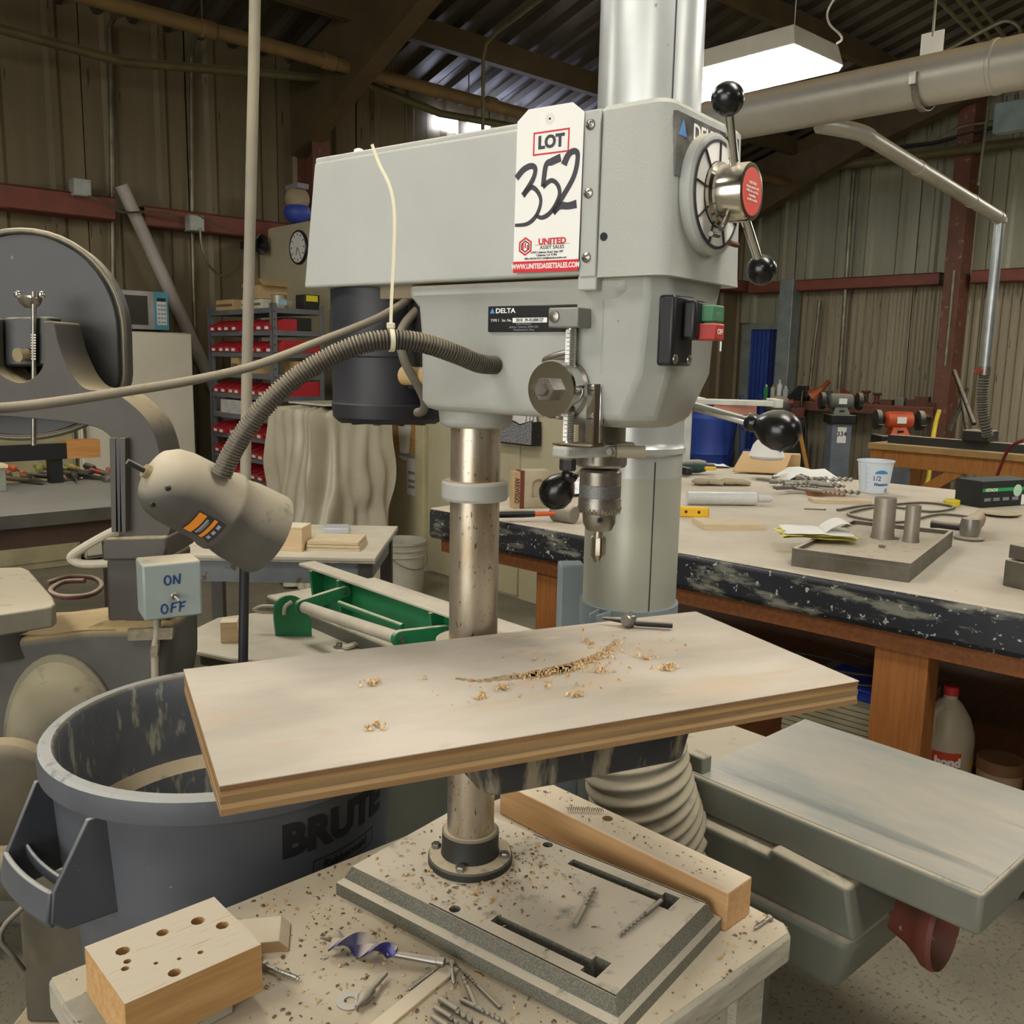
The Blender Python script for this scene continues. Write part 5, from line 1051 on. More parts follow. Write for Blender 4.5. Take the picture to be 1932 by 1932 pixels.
# ---------------------------------------------------------------- bandsaw at the left
M_saw = mat('bandsaw_olive_grey', '#45413a', .55, var=.1, scale=6, dust=.95, dustcol='#b0a07e', dlo=.3, dhi=.85, bump=.1, bscale=120)
M_sawd = mat('bandsaw_dark_guard', '#2b2b29', .42, var=.1, scale=4, dust=.7, spots='#6d675a', spot_scale=30, spot_at=.74)
M_sawdust = mat('saw_dust_tan', '#cdb48a', .9, col2='#bea377', scale=9)
BD = 2.2
bs = thing('bandsaw', 'old dark grey bandsaw with dusty cast frame and round wheel guard', 'bandsaw', (-.85, BD, 0))
def S_(px, py, d=BD): q = at(px, py, d); return (q.x+.85, q.z)
def slab(pts, d0, d1, dref=None):
    P = [S_(px, py, dref or (d0+d1)/2) for px, py in pts]; return MB().prism(P, d0-BD, d1-BD, lambda x, z, h: (x, h, z))
arc_ = [(45+194*cos(t), 631-194*sin(t)) for t in [pi*k/24 for k in range(25)]]
low_ = [(45-196*cos(t), 705+120*sin(t)) for t in [pi*k/24 for k in range(25)]]
wg = slab(arc_+low_, 2.28, 2.36).build('wheel_guard', M_sawd, bs, bevel=.008, seg=3)
pts = [Vector((S_(x, y, 2.29)[0], .075, S_(x, y, 2.29)[1])) for x, y in arc_+low_]
MB().tube(pts, .0075, 8, closed=True).build('guard_rim', mat('rim_worn', '#6b6656', .4, .5, dust=.9), wg, smooth=60)
fr_pts = [(-160, 790), (0, 782), (80, 786), (150, 793), (205, 803), (232, 822), (244, 850), (248, 920), (246, 1000), (338, 1000), (332, 930), (326, 880), (318, 835), (302, 795), (275, 765), (245, 743), (215, 735), (185, 731), (165, 712), (150, 685), (138, 655), (132, 630), (128, 612), (122, 608), (112, 609), (108, 615), (110, 655), (108, 685), (97, 706), (72, 720), (48, 716), (25, 700), (17, 680), (15, 640), (14, 606), (6, 602), (-6, 604), (-12, 640), (-40, 690), (-160, 720)]
slab([(v.x, v.y) for v in spl([Vector((x, y, 0)) for x, y in fr_pts], 3)], 2.12, 2.25).build('upper_frame', M_saw, bs, bevel=.012, seg=3)
sl = slab([(20, 600), (105, 598), (108, 690), (20, 692)], 2.16, 2.22).build('tension_slide', M_sawd, bs, bevel=.006)
MB().tube([Vector((S_(64, y, 2.15)[0], -.05, S_(64, y, 2.15)[1])) for y in (550, 840)], .006, 8).build('tension_screw', M_stl, sl, smooth=50)
for k in range(10): q = S_(65, 632+k*5, 2.15); MB().obox((q[0], -.052, q[1]), (.011, .006, .003)).build('spring_coil', M_stl, sl)
q = S_(56, 556, 2.16); wn = MB().lathe([(.012, 0), (.022, .01), (.026, .022), (.018, .028)], 18, (q[0], -.04, q[1]-.03)).build('wing_nut', M_stl, bs, smooth=40)
for s in (-1, 1): MB().sph((q[0]+s*.027, -.04, q[1]), .0085, 14).build('nut_ball', M_chr, wn, smooth=60)
q = S_(45, 668, 2.14); MB().lathe([(.009, 0), (.014, .004), (.012, .02), (.016, .022), (.016, .03)], 14, (q[0], -.04, q[1]), (-.4, -1, -.1)).build('guide_knob', mat('knob_tan', '#8d8062', .6), sl, smooth=40)
slab([(232, 1000), (342, 998), (344, 1018), (340, 1040), (226, 1042), (226, 1012)], 2.10, 2.30).build('frame_flange', M_saw, bs, bevel=.006)
slab([(226, 1040), (340, 1038), (342, 1200), (250, 1200), (228, 1150)], 2.12, 2.28).build('frame_column', M_saw, bs, bevel=.01)
for x0, x1, m_ in ((217, 228, M_saw), (229, 236, M_blk), (236, 246, M_saw)): slab([(x0, 825), (x1, 825), (x1+1, 1000), (x0+4, 1000)], 2.10, 2.16).build('blade_guide_post', m_, bs)
slab([(-150, 1172), (60, 1180), (215, 1160), (345, 1160), (346, 1250), (330, 1335), (330, 1700), (-150, 1700)], 2.05, 2.29).build('saw_base', mat('saw_base_grey', '#4b4942', .55, dust=.9, dustcol='#b39a6c', dlo=.3, dhi=.8), bs, bevel=.02, seg=3)
sd = MB().sheet(lambda u, v: (S_(20+210*u, 1175, 2.1)[0], -.145+.2*v, S_(20+210*u, 1178-16*u, 2.17)[1]+.003+.012*sin(pi*v)*sin(pi*u)+.002*sin(u*11+v*7)), 16, 8).build('dust_drift', M_sawdust, bs, smooth=70)
for (x0, y0, x1, y1) in ((242, 1183, 328, 1208), (285, 1215, 300, 1240)):
    slab([(x0, y0+4), (x1, y0), (x1-2, y1-3), (x0+1, y1)], 2.035, 2.048, 2.04).build('name_plate', mat('plate_brass_dull', '#8a8068', .5, .3, col2='#6d6450', scale=60), bs)
dm = MB().lathe([(.001, .075), (.05, .073), (.105, .06), (.132, .035), (.143, .012), (.154, .008), (.154, 0)], 44, (S_(118, 1415, 2.04)[0], -.15, S_(118, 1415, 2.04)[1]), (0, -1, 0), sx=.9, sy=1.5).build('lower_wheel_cover', mat('cover_dusty', '#5a5546', .6, var=.12, dust=1, dustcol='#b0a688', dlo=-.1, dhi=.6), bs, smooth=40)
# the saw's table
tp2 = [WLD.on(px, py, 2, .98) for px, py in ((-90, 1072), (42, 1070), (56, 1076), (100, 1126), (105, 1138), (98, 1144), (60, 1150), (-90, 1172))]
MB().prism([(q.x+.85, q.y-BD) for q in tp2], .935, .98).build('saw_table', mat('saw_table_iron', '#8a8475', .5, .3, dust=1, dustcol='#c9bda3', dlo=.5, dhi=.9), bs, bevel=.004)
q = S_(68, 1163, 1.9); MB().cyl((q[0]-.0, -.34, q[1]), (q[0], -.32, q[1]), .005, n=10).build('table_pin', M_blk, bs)
MB().lathe([(.1, .80), (.06, .935)], 20, (S_(20, 1200, 2.15)[0], -.1, 0)).build('table_trunnion', M_saw, bs, smooth=40)
# switch box with hand lettering
sx0 = S_(310, 1110, 2.0); swb = MB().box(sx0[0]-.062, sx0[0]+.062, -.215, -.12, sx0[1]-.066, sx0[1]+.06).build('switch_box', mat('switch_box_grey', '#8d9791', .5, var=.06, dust=.9, dlo=.5, dhi=.9), bs, bevel=.005)
M_bpen = mat('marker_blue', '#23406e', .6)
bfn = lambda x, y, h: (sx0[0]+x, -.2155-h, sx0[1]+y)
def bst(pts): ribbon(pts, [.0042, .0042], bfn).build('handwriting', M_bpen, swb)
def ltr(ch, x, y, w=.013, h=.02):
    if ch == 'O': bst([(x+w/2+w/2*cos(t), y+h/2+h/2*sin(t)) for t in [k*2*pi/10+.3 for k in range(11)]])
    if ch == 'N': bst([(x, y), (x+.001, y+h)]); bst([(x+.001, y+h), (x+w*.9, y)]); bst([(x+w*.9, y), (x+w*1.1, y+h*1.15)])
    if ch == 'F': bst([(x, y), (x+.003, y+h)]); bst([(x+.002, y+h), (x+w*1.1, y+h*1.1)]); bst([(x+.001, y+h*.55), (x+w*.9, y+h*.62)])
for ch, x in (('O', -.017), ('N', .002)): ltr(ch, x, .012)
for ch, x in (('O', -.026), ('F', -.006), ('F', .012)): ltr(ch, x, -.052)
tgl = MB().lathe([(.008, 0), (.008, .004), (.006, .005), (.006, .012)], 12, (sx0[0]+.002, -.215, sx0[1]-.014), (0, -1, 0)).build('toggle_switch', M_stl, swb, smooth=40)
MB().cyl((sx0[0]+.002, -.226, sx0[1]-.014), (sx0[0]+.007, -.243, sx0[1]-.022), .0025, .0035, 8).build('toggle_lever', M_chr, tgl, smooth=40)
MB().lathe([(.004, 0), (.004, .004)], 10, (sx0[0]+.066, -.18, sx0[1]+.01), (1, 0, 0)).build('box_screw', M_stl, swb)
MB().tube(spl([(sx0[0]-.035, -.16, sx0[1]-.06), (sx0[0]-.036, -.16, sx0[1]-.11), (sx0[0]-.045, -.155, sx0[1]-.16), (sx0[0]-.05, -.15, sx0[1]-.24)], 6), .0085, 10).build('conduit', mat('conduit_dusty', '#a39a86', .6), bs, smooth=60)
_c = Vector((sx0[0], -.17, sx0[1])); _R = Matrix.Rotation(radians(30), 3, 'Z'); swb.rotation_euler = (0, 0, radians(30)); swb.location = _c - _R @ _c
# motor and foot casting of the saw at the bottom left
bf = thing('saw_motor', 'dust-covered motor and belt guard low at the left edge', 'motor', (-.93, 1.86, 0))
M_mess = mat('motor_dusty', '#4d4a40', .6, col2='#5f5643', scale=9, dust=1, dustcol='#bfae8c', dlo=.2, dhi=.7)
MB().lathe([(.05, -.13), (.085, -.12), (.09, -.05), (.09, .08), (.08, .11), (.03, .12)], 32, (-.02, 0, .42), (1, .15, 0)).build('motor_shell', M_mess, bf, smooth=35)
for k in range(5): MB().ring((-.07+k*.03, 0, .42), (-.062+k*.03, 0, .42), .096, .088, 32).build('cooling_fin', M_mess, bf, smooth=40)
MB().box(-.14, .10, -.09, .09, 0, .05).build('foot_plate', M_mess, bf, bevel=.01); MB().box(-.11, .06, -.05, .05, .05, .34).build('motor_stand', M_mess, bf, bevel=.01)
MB().box(-.04, .05, -.13, -.07, .40, .47).build('terminal_box', M_mess, bf, bevel=.008); MB().box(.08, .12, -.05, .08, .10, .30).build('side_bracket', mat('strap_brown', '#5a4630', .6), bf, bevel=.004)
MB().lathe([(.10, 0), (.11, .01), (.11, .05), (.09, .06)], 36, (-.12, -.04, .60), (.3, -1, 0)).build('pulley_guard', M_mess, bf, smooth=35)
MB().box(-.2, -.02, -.07, .05, .50, .54).build('belt_shelf', M_mess, bf, bevel=.008)
cord('saw_cable', 'dark cord looping down at the lower left edge', [(85, 1668, 1.75), (50, 1705, 1.74), (10, 1745, 1.74), (2, 1775, 1.74), (25, 1805, 1.75), (45, 1830, 1.77)], .0055)

# ---------------------------------------------------------------- steel welding table with hand tools
M_weld = mat('weld_table_steel', '#4f4d48', .4, .5, col2='#66625a', scale=4, dust=.55, dustcol='#9a968c', streak='#8a5a3a', streak_scale=(9, 9, 3), streak_at=.7)
wt = fthing(BLD, 'welding_table', 'heavy dark steel table behind the bandsaw', 'table', (0, 0, 0))
MB().box(.2, 1.78, 4.05, 5.05, .79, .85).build('table_top', M_weld, wt, bevel=.004); MB().box(.25, 1.72, 4.1, 5.0, .70, .79).build('frame', mat('rust_frame', '#4a382c', .6, .3), wt)
for x in (.3, 1.66):
    for y in (4.15, 4.95): MB().box(x-.04, x+.04, y-.04, y+.04, 0, .70).build('leg', M_weld, wt)
MB().box(.3, 1.66, 4.12, 4.16, .25, .33).build('stretcher', mat('rust_frame', '#4a382c', .6), wt)
MB().tube(spl([at(222, 998, 3.3), at(180, 1020, 3.3), at(140, 1045, 3.3), at(136, 1056, 3.3), at(160, 1064, 3.3), at(215, 1062, 3.3)], 6), .016, 10).build('x', M_dustw).name = 'bent_pipe'
tag(bpy.data.objects['bent_pipe'], 'bent dusty pipe handle beside the bandsaw column', 'pipe')
HND = [mat('handle_%d' % k, c, .5, dust=.3) for k, c in enumerate(('#b8352a', '#d0612a', '#8c8a3a', '#c9a23a', '#2e2c2a', '#6d5a3c'))]
rt = random.Random(9)
tools = [(12, 902, 0), (30, 892, 1), (48, 905, 1), (62, 912, 5), (75, 895, 2), (90, 890, 2), (100, 905, 4), (112, 892, 2), (122, 898, 2), (135, 890, 2), (142, 908, 4), (152, 893, 3), (165, 902, 4), (178, 890, 4), (185, 905, 4), (198, 898, 0)]
words = ['red gripped', 'orange gripped', 'olive gripped', 'yellow gripped', 'black gripped', 'brown gripped']
for i, (px, py, c) in enumerate(tools):
    t, s = item(px, py, .8503, 'hand_tool', words[c]+' hand tool, %s from the left on the welding table' % ('first', 'second', 'third', 'fourth', 'fifth', 'sixth', 'seventh', 'eighth', 'ninth', 'tenth', 'eleventh', 'twelfth', 'thirteenth', 'fourteenth', 'fifteenth', 'sixteenth')[i], 'hand tool', rt.uniform(-1.1, -.5), 'hand tools on the welding table')
    t.scale = (1.4, 1.4, 1.4)
    if i % 3 == 0:      # pliers
        for sgn in (-1, 1): MB().tube(spl([(-.12, sgn*.03, .012), (-.06, sgn*.025, .012), (0, sgn*.006, .012)], 5), [.009]*10+[.006], 8).build('grip', HND[c], t, smooth=50)
        MB().loft([[(0, -.016, 0), (0, .016, 0), (0, .016, .018), (0, -.016, .018)], [(.03, -.014, .002), (.03, .014, .002), (.03, .014, .016), (.03, -.014, .016)], [(.07, -.004, .004), (.07, .004, .004), (.07, .004, .012), (.07, -.004, .012)]]).build('jaws', M_stl, t)
    elif i % 3 == 1:    # screwdriver
        MB().lathe([(.008, 0), (.014, .01), (.013, .08), (.009, .1)], 10, (-.1, 0, .014), (1, 0, 0)).build('grip', HND[c], t, smooth=40); MB().cyl((0, 0, .014), (.12, 0, .012), .0035, n=8).build('blade', M_stl, t)
    else:               # ratchet or wrench
        MB().bar((-.12, 0, .01), (.06, 0, .01), .016, .01).build('shank', M_stl, t, bevel=.003); MB().lathe([(.022, 0), (.024, .004), (.024, .018), (.02, .022)], 16, (.08, 0, 0)).build('socket_head', M_stl, t, smooth=40); MB().cyl((-.13, 0, .012), (-.05, 0, .012), .012, n=10).build('grip', HND[c], t, smooth=40)
t, s = item(50, 855, .92, 'timber_scrap', 'black painted timber with pale end above the tools', 'timber', .1); t.location = BLD.w((1.45, 4.96, .8502)); t.rotation_euler = (0, 0, BLD.a)
MB().box(-.9, .0, -.05, .03, .12, .20).build('rail', M_blk, t); MB().box(-.0, .16, -.055, .035, .12, .21).build('pale_end', wood('orange_timber', '#b58046', '#a47038'), t)
for x in (-.55, -.05): MB().box(x-.03, x+.03, -.04, .02, 0, .12).build('support', M_blk, t)
t = fthing(BLD, 'spool_box', 'grey box with two columns of round holes', 'box', (1.05, 4.8, .8502)); sb_ = MB().box(-.08, .08, -.05, .05, 0, .11).build('box', mat('box_grey_green', '#7f8576', .6), t, bevel=.003)
for x in (-.04, .03):
    for z_ in (.025, .05, .075, .1): MB().ring((x, -.05, z_-.004), (x, -.0515, z_-.004), .013, .008, 14).build('hole_ring', mat('ring_yellow', '#a8a45a', .6), sb_)
MB().box(-.09, .09, -.055, .055, .11, .125).build('lid', M_pale, t)
# small table with wood pieces
ft = thing('small_table', 'low table with dusty top and blue-grey frame behind the lamp', 'table', (0, 0, 0))
MB().box(-1.36, -.515, 3.43, 4.12, .735, .75).build('table_top', M_dustw, ft, bevel=.003); MB().box(-1.36, -.515, 3.43, 4.12, .728, .735).build('top_edge', M_be, ft)
for a in ((-1.33, -.545, 3.46, 3.5), (-1.33, -.545, 4.05, 4.09), (-1.33, -1.3, 3.5, 4.05), (-.575, -.545, 3.5, 4.05)): MB().box(*a, .64, .728).build('rail', mat('rail_blue_grey', '#74777a', .6, spots='#5b4c3c', spot_scale=20, spot_at=.62), ft)
for x in (-1.32, -.56):
    for y in (3.48, 4.07): MB().box(x-.025, x+.025, y-.025, y+.025, 0, .728).build('leg', M_saw, ft)
t, s = item(543, 1040, .7502, 'wood_cube', 'square wood block on the small table beside thin boards', 'wood block', -.12); MB().box(-.058, .058, 0, .11, 0, .095).build('block', M_pale, t, bevel=.001)
t, s = item(628, 1040, .7502, 'board_stack', 'stack of three thin pale boards on the small table', 'boards', -.03)
for k in range(3): MB().box(-.105+k*.002, .105-k*.003, 0, .17, k*.013, k*.013+.011).build('board', M_bwood, t)
t, s = item(632, 1008, .7502, 'clear_tray', 'clear plastic lid behind the thin boards', 'lid', .1); MB().box(-.06, .06, 0, .12, 0, .025, .006, .006).build('tray', mat('clear_plastic', '#c7c9cc', .15, alpha=.75, var=.03), t, bevel=.004)
# white bucket
t = fthing(BLD, 'paint_bucket', 'white plastic bucket with blue band beside the covered machine', 'bucket', (3.36, 4.72, 0))
bkt = MB().lathe([(.125, 0), (.13, .005), (.145, .27), (.152, .272), (.152, .278), (.146, .28), (.147, .31), (.154, .312), (.154, .318), (.148, .32), (.149, .35), (.156, .352), (.156, .365), (.148, .366), (.142, .32), (.125, .02), (.001, .02)], 40, caps=False).build('bucket_body', mat('bucket_white', '#b9b6a6', .5, col2='#a39c86', scale=6), t, smooth=35)
MB().lathe([(.1325, .10), (.1435, .245), (.1435, .246)], 40, caps=False).build('blue_band', mat('bucket_band', '#7d8fb0', .5, col2='#b0a68c', scale=8), bkt, smooth=35)
MB().lathe([(.001, .28), (.13, .275)], 24).build('contents', mat('black_liner', '#2a2824', .7), t, smooth=30)
MB().tube(spl([(-.15, 0, .33), (-.11, -.12, .24), (0, -.165, .20), (.11, -.12, .24), (.15, 0, .33)], 6), .003, 6).build('bail', M_stl, t, smooth=60)
# hose on the floor
o = MB().tube(spl([at(px, py, d) for px, py, d in ((88, 1100, 3.7), (130, 1088, 3.9), (175, 1090, 3.9), (192, 1105, 3.7), (170, 1122, 3.5), (120, 1126, 3.4), (95, 1115, 3.5), (120, 1098, 3.8), (160, 1096, 3.8))], 8), .011, 8).build('x', mat('hose_maroon', '#5d3a33', .6, dust=.6), smooth=60); o.name = 'air_hose'; tag(o, 'maroon air hose coiled behind the bandsaw table', 'hose')
for v in o.data.vertices: pass

# ---------------------------------------------------------------- refrigerator, microwave, beige cabinet
fg = fthing(BLD, 'refrigerator', 'old white refrigerator against the left wall', 'refrigerator', (2.52, 7.05, 0))
M_frg = mat('fridge_white', '#d3ccb4', .45, col2='#dcd6c0', scale=3, spots='#8d8468', spot_scale=14, spot_at=.74)
MB().box(-.41, .41, -.20, .22, .03, 1.655).build('cabinet', M_frg, fg, bevel=.012); MB().box(-.41, .41, -.25, -.205, .06, 1.65).build('door', M_frg, fg, bevel=.01); MB().box(-.40, -.385, -.28, -.25, .8, 1.2).build('handle', M_stl, fg); MB().box(-.405, .405, -.206, -.20, .04, 1.65).build('door_gasket', mat('gasket', '#8d8670', .7), fg)
mw = fthing(BLD, 'microwave_oven', 'silver microwave oven with teal control panel on the refrigerator', 'microwave', (2.52, 7.1, 1.656))
mb_ = MB().box(-.29, .25, -.27, .15, .012, .285).build('case', mat('micro_silver', '#a3a09a', .4, .4), mw, bevel=.005); MB().box(-.27, .10, -.276, -.27, .045, .25).build('window', mat('micro_glass', '#3c3833', .2), mb_)
cpn = MB().box(.15, .25, -.277, -.27, .015, .283).build('control_panel', mat('micro_teal', '#4a94a0', .5), mb_); MB().box(.165, .235, -.279, -.277, .05, .215).build('keypad', mat('keypad_white', '#cdd2d0', .5), cpn); MB().box(.168, .232, -.280, -.277, .215, .24).build('display', M_blk, cpn)
for r in range(5):
    for c in range(3): MB().box(.172+c*.021, .187+c*.021, -.2805, -.279, .06+r*.03, .075+r*.03).build('key', mat('print_grey', '#8d9096', .5), cpn)
for x in (-.26, .22): MB().box(x-.015, x+.015, -.24, .12, 0, .012).build('foot', M_blk, mw)
bc = fthing(BLD, 'beige_cabinet', 'beige metal cabinet left of the refrigerator', 'cabinet', (1.78, 7.1, 0)); cb = MB().box(-.3, .3, -.25, .25, 0, 1.25).build('cabinet_body', mat('cabinet_beige', '#a39a76', .55), bc, bevel=.006); MB().box(-.28, .28, -.262, -.25, .05, 1.2).build('door', mat('cabinet_beige', '#a39a76', .55), bc, bevel=.004)
# white pipe leaning on the wall
o = MB().cyl(BLD.w(BLD.on(229, 350, 1, 7.42)), BLD.w(BLD.on(229, 350, 1, 7.42)+(BLD.on(385, 690, 1, 7.40)-BLD.on(229, 350, 1, 7.42))*1.95), .05, n=24).build('x', mat('pvc_white', '#b9b0a6', .45, col2='#a89e94', scale=3), smooth=40); o.name = 'leaning_pipe'; tag(o, 'long white plastic pipe leaning against the left wall', 'pipe')

# ---------------------------------------------------------------- shelving with red bins
M_shf = mat('shelf_grey_steel', '#6b6e72', .5, .3, dust=.8); M_bin = mat('bin_red', '#a8202a', .45, dust=.25, var=.1)
su = fthing(BLD, 'shelf_unit', 'grey steel shelving unit full of red parts bins', 'shelving', (3.05, 5.78, 0))
for x in (.0, .36):
    for y in (.0, .97):
        pp = MB(); pp.box(x, x+.035, y, y+.004, 0, 1.85); pp.box(x if x == 0 else x+.031, x+.004 if x == 0 else x+.035, y, y+.04, 0, 1.85); po_ = pp.build('post', M_shf, su)
for k in range(20): MB().cyl((.0175, -.001, .75+k*.055), (.0175, .0, .75+k*.055), .006, n=6).build('post_hole', M_blk, su)
SH = [1.815-.149*k for k in range(9)]+[.4, .12]
for z_ in SH:
    sh_ = MB(); sh_.box(.004, .39, .004, 1.0, z_, z_+.004); sh_.box(.004, .008, .004, 1.0, z_-.03, z_); sh_.box(.386, .39, .004, 1.0, z_-.03, z_); sh_.box(.004, .39, .004, .008, z_-.03, z_); sh_.box(.004, .39, .996, 1.0, z_-.03, z_); sh_.build('shelf', M_shf, su)
bn = thing('parts_bin', 'x', 'bin', (0, 0, 0), BLD.a, 'red parts bins')
bb = MB(); W2, D2, H2 = .052, .2, .078
out = [(0, 0, 0), (0, 0, .035), (-.04+.075, 0, .055), (.1, 0, H2), (D2, 0, H2), (D2, 0, 0)]
for y in (-W2, W2): bb.add([(x, y-.0015, z) for x, _, z in out]+[(x, y+.0015, z) for x, _, z in out], [tuple(range(6)), tuple(range(11, 5, -1))]+[(i, 6+i, 6+(i+1) % 6, (i+1) % 6) for i in range(6)])
bb.box(0, D2, -W2, W2, 0, .003); bb.box(0, .003, -W2, W2, 0, .035); bb.box(D2-.003, D2, -W2, W2, 0, H2); bb.box(-.014, .0, -W2, W2, .028, .035); bb.build('bin_body', M_bin, bn)
MB().box(-.0025, -.0005, -.025, .025, .006, .026).build('bin_label', M_wht, bn); MB().box(.02, .19, -.045, .045, .003, .03).build('bin_contents', mat('bin_contents', '#6d5a48', .8, col2='#8a8074', scale=60), bn)
rows = [(1, 'topmost bin row'), (2, 'second bin row'), (4, 'third bin row'), (6, 'fourth bin row'), (7, 'fifth bin row'), (8, 'lowest bin row')]
first = True
for k, w_ in rows:
    for j in range(8):
        if k == 1 and j in (3,): continue
        o = bn if first else copy_tree(bn); first = False
        o.location = BLD.w((3.045+random.uniform(-.02, .01), 5.85+j*.119, SH[k]+.0045)); o['label'] = '%s red parts bin from the corner post in the %s of the shelves' % (('first', 'second', 'third', 'fourth', 'fifth', 'sixth', 'seventh', 'eighth')[j], w_)
M_cb = mat('carton_tan', '#b59a6d', .75, var=.08)
def shelf_box(name, label, cat, x, y, z, sx, sy, sz, m, extra=None):
    t = fthing(BLD, name, label, cat, (3.05+x, 5.78+y, z+.0045)); b_ = MB().box(-sx/2, sx/2, -sy/2, sy/2, 0, sz).build('carton', m, t, bevel=.003)
    if extra: extra(t, b_, sx, sy, sz)
    return t
def tape(t, b_, sx, sy, sz): MB().box(-sx/2-.0006, -sx/2, -sy/2+.01, sy/2-.01, sz*.35, sz*.6).build('print', mat('carton_print', '#6d5c40', .7), b_)
def flaps(t, b_, sx, sy, sz):
    for s_ in (-1, 1): MB().obox((0, s_*(sy/2+.03), sz+.02), (sx, .08, .003), rx=s_*-.6).build('flap', M_cb, b_)
shelf_box('carton', 'flat tan carton on top of the shelving at its far end', 'carton', .12, .76, SH[0], .2, .28, .075, M_cb, tape)
shelf_box('carton', 'open tan carton on top of the shelving near its corner', 'carton', .15, .36, SH[0]+.07, .22, .2, .09, M_cb, flaps)
shelf_box('carton', 'low white carton under the open tan carton', 'carton', .15, .36, SH[0], .24, .3, .065, mat('carton_white', '#c9c2b0', .7), tape)
for y, lab in ((.02, 'grey tin nearest the shelf corner'), ):
    t = fthing(BLD, 'metal_tin', 'round grey tin on top of the shelving near the corner post', 'tin', (3.15, 5.87, SH[0]+1e-3*4.5)); MB().lathe([(.05, 0), (.052, .003), (.052, .085), (.054, .087), (.05, .092)], 28).build('tin_body', mat('tin_grey', '#a39d8c', .4, .4), t, smooth=30); MB().box(-.03, .03, -.0535, -.05, .02, .06).build('tin_label', mat('tin_label', '#8fb0c0', .5), t)
shelf_box('tool_case', 'black case with a yellow sticker on top of the shelving', 'case', .31, .07, SH[0], .12, .12, .10, M_blk, lambda t, b_, a, c, d: MB().box(-.045, .045, -c/2-.001, -c/2, .055, .095).build('yellow_sticker', mat('sticker_yellow', '#d6cf2a', .5), b_))
shelf_box('carton', 'tan carton standing on the fourth shelf', 'carton', .1, .62, SH[3], .16, .12, .11, M_cb, tape); shelf_box('carton', 'small tan carton beside the standing one on the fourth shelf', 'carton', .1, .42, SH[3], .16, .2, .06, M_cb, tape); shelf_box('carton', 'wide tan carton at the shelf end on the fourth shelf', 'carton', .25, .1, SH[3], .14, .15, .09, M_cb)
shelf_box('black_case', 'black tool case at the shelf end under the top shelf', 'case', .22, .12, SH[1], .18, .2, .09, M_blk); shelf_box('clear_bin', 'clear plastic bag bin on the sixth shelf', 'bin', .1, .6, SH[5], .18, .5, .10, mat('poly_bag', '#a9a7a4', .3, col2='#c7c2c0', scale=12))
shelf_box('red_crate', 'long red crate in the shelf end above the cord', 'crate', .23, .1, SH[2], .3, .17, .085, M_bin); shelf_box('red_crate', 'tall red crate in the shelf end below the cord', 'crate', .25, .1, SH[4], .26, .17, .10, M_bin)
# boards leaning beside the shelving
for k, (x, c) in enumerate(((3.5, '#a09a8c'), (3.56, '#8d8676'), (3.63, '#b09a70'))):
    t = fthing(BLD, 'leaning_board', ('grey', 'brown-grey', 'tan')[k]+' board leaning between the shelving and the partition', 'board', (x, 5.86, 0)); MB().loft([[(a_, b_, z) for a_, b_ in ((d, -.008), (d+.055, -.008), (d+.055, .008), (d, .008))] for d, z in ((0, 0), (.12, 1.5))]).build('board', mat('lean_%d' % k, c, .6), t)
# machine under a plastic sheet
cv_ = fthing(BLD, 'covered_machine', 'machine draped in a dusty translucent plastic sheet', 'covered machine', (3.24, 5.36, 0))
M_poly = mat('dusty_plastic_sheet', '#c6bda6', .32, col2='#b5ac94', scale=4, dust=.3, spec=.6)
from mathutils import noise as mnoise
rq = random.Random(3); n = 160
def per(i, z):
    a = i/n*4; k = int(a) % 4; f_ = a-int(a); hx, hy = .30, .255
    c_ = [(-hx, -hy), (hx, -hy), (hx, hy), (-hx, hy)]; p, q_ = c_[k], c_[(k+1) % 4]
    x, y = p[0]+(q_[0]-p[0])*f_, p[1]+(q_[1]-p[1])*f_; d = (1.16-z)
    q3 = Vector((x*5, y*5, z*1.6)); fold = (.11*(mnoise.noise(q3)) + .05*mnoise.noise(q3*2.3+Vector((3, 1, 7))) + .018*sin(i*.8+4*mnoise.noise(q3)))*min(1, .3+d*1.1); s_ = 1+d*.08
    r_ = sqrt(x*x+y*y); return (x*s_*(1+fold/r_*1.0), y*s_*(1+fold/r_*1.0), z)
zs_ = [.02+.0375*k for k in range(31)]
rings = [[per(i, z) for i in range(n)] for z in zs_]+[[(x*.96, y*.96, 1.16+.012*sin(i*.7)) for i, (x, y, z) in enumerate([per(i, 1.16) for i in range(n)])], [(x*.55, y*.55, 1.175+.012*sin(i*.5)) for i, (x, y, z) in enumerate([per(i, 1.16) for i in range(n)])], [(x*.02, y*.02, 1.17) for x, y, z in [per(i, 1.16) for i in range(n)]]]
MB().loft(rings).build('plastic_cover', M_poly, cv_, smooth=60)
t = fthing(BLD, 'flat_panel', 'flat pale board with a red label on the covered machine', 'board', (3.25, 5.33, 1.192)); MB().box(-.2, .36, -.2, .25, 0, .012).build('panel', mat('panel_pale', '#c9c4b4', .6), t); MB().box(.1, .2, -.21, -.2, .0, .012).build('red_label', M_redk, t); crumple(t, 'film', M_film, .2, .2, .05, 6, 8).location = (.25, -.1, .012)

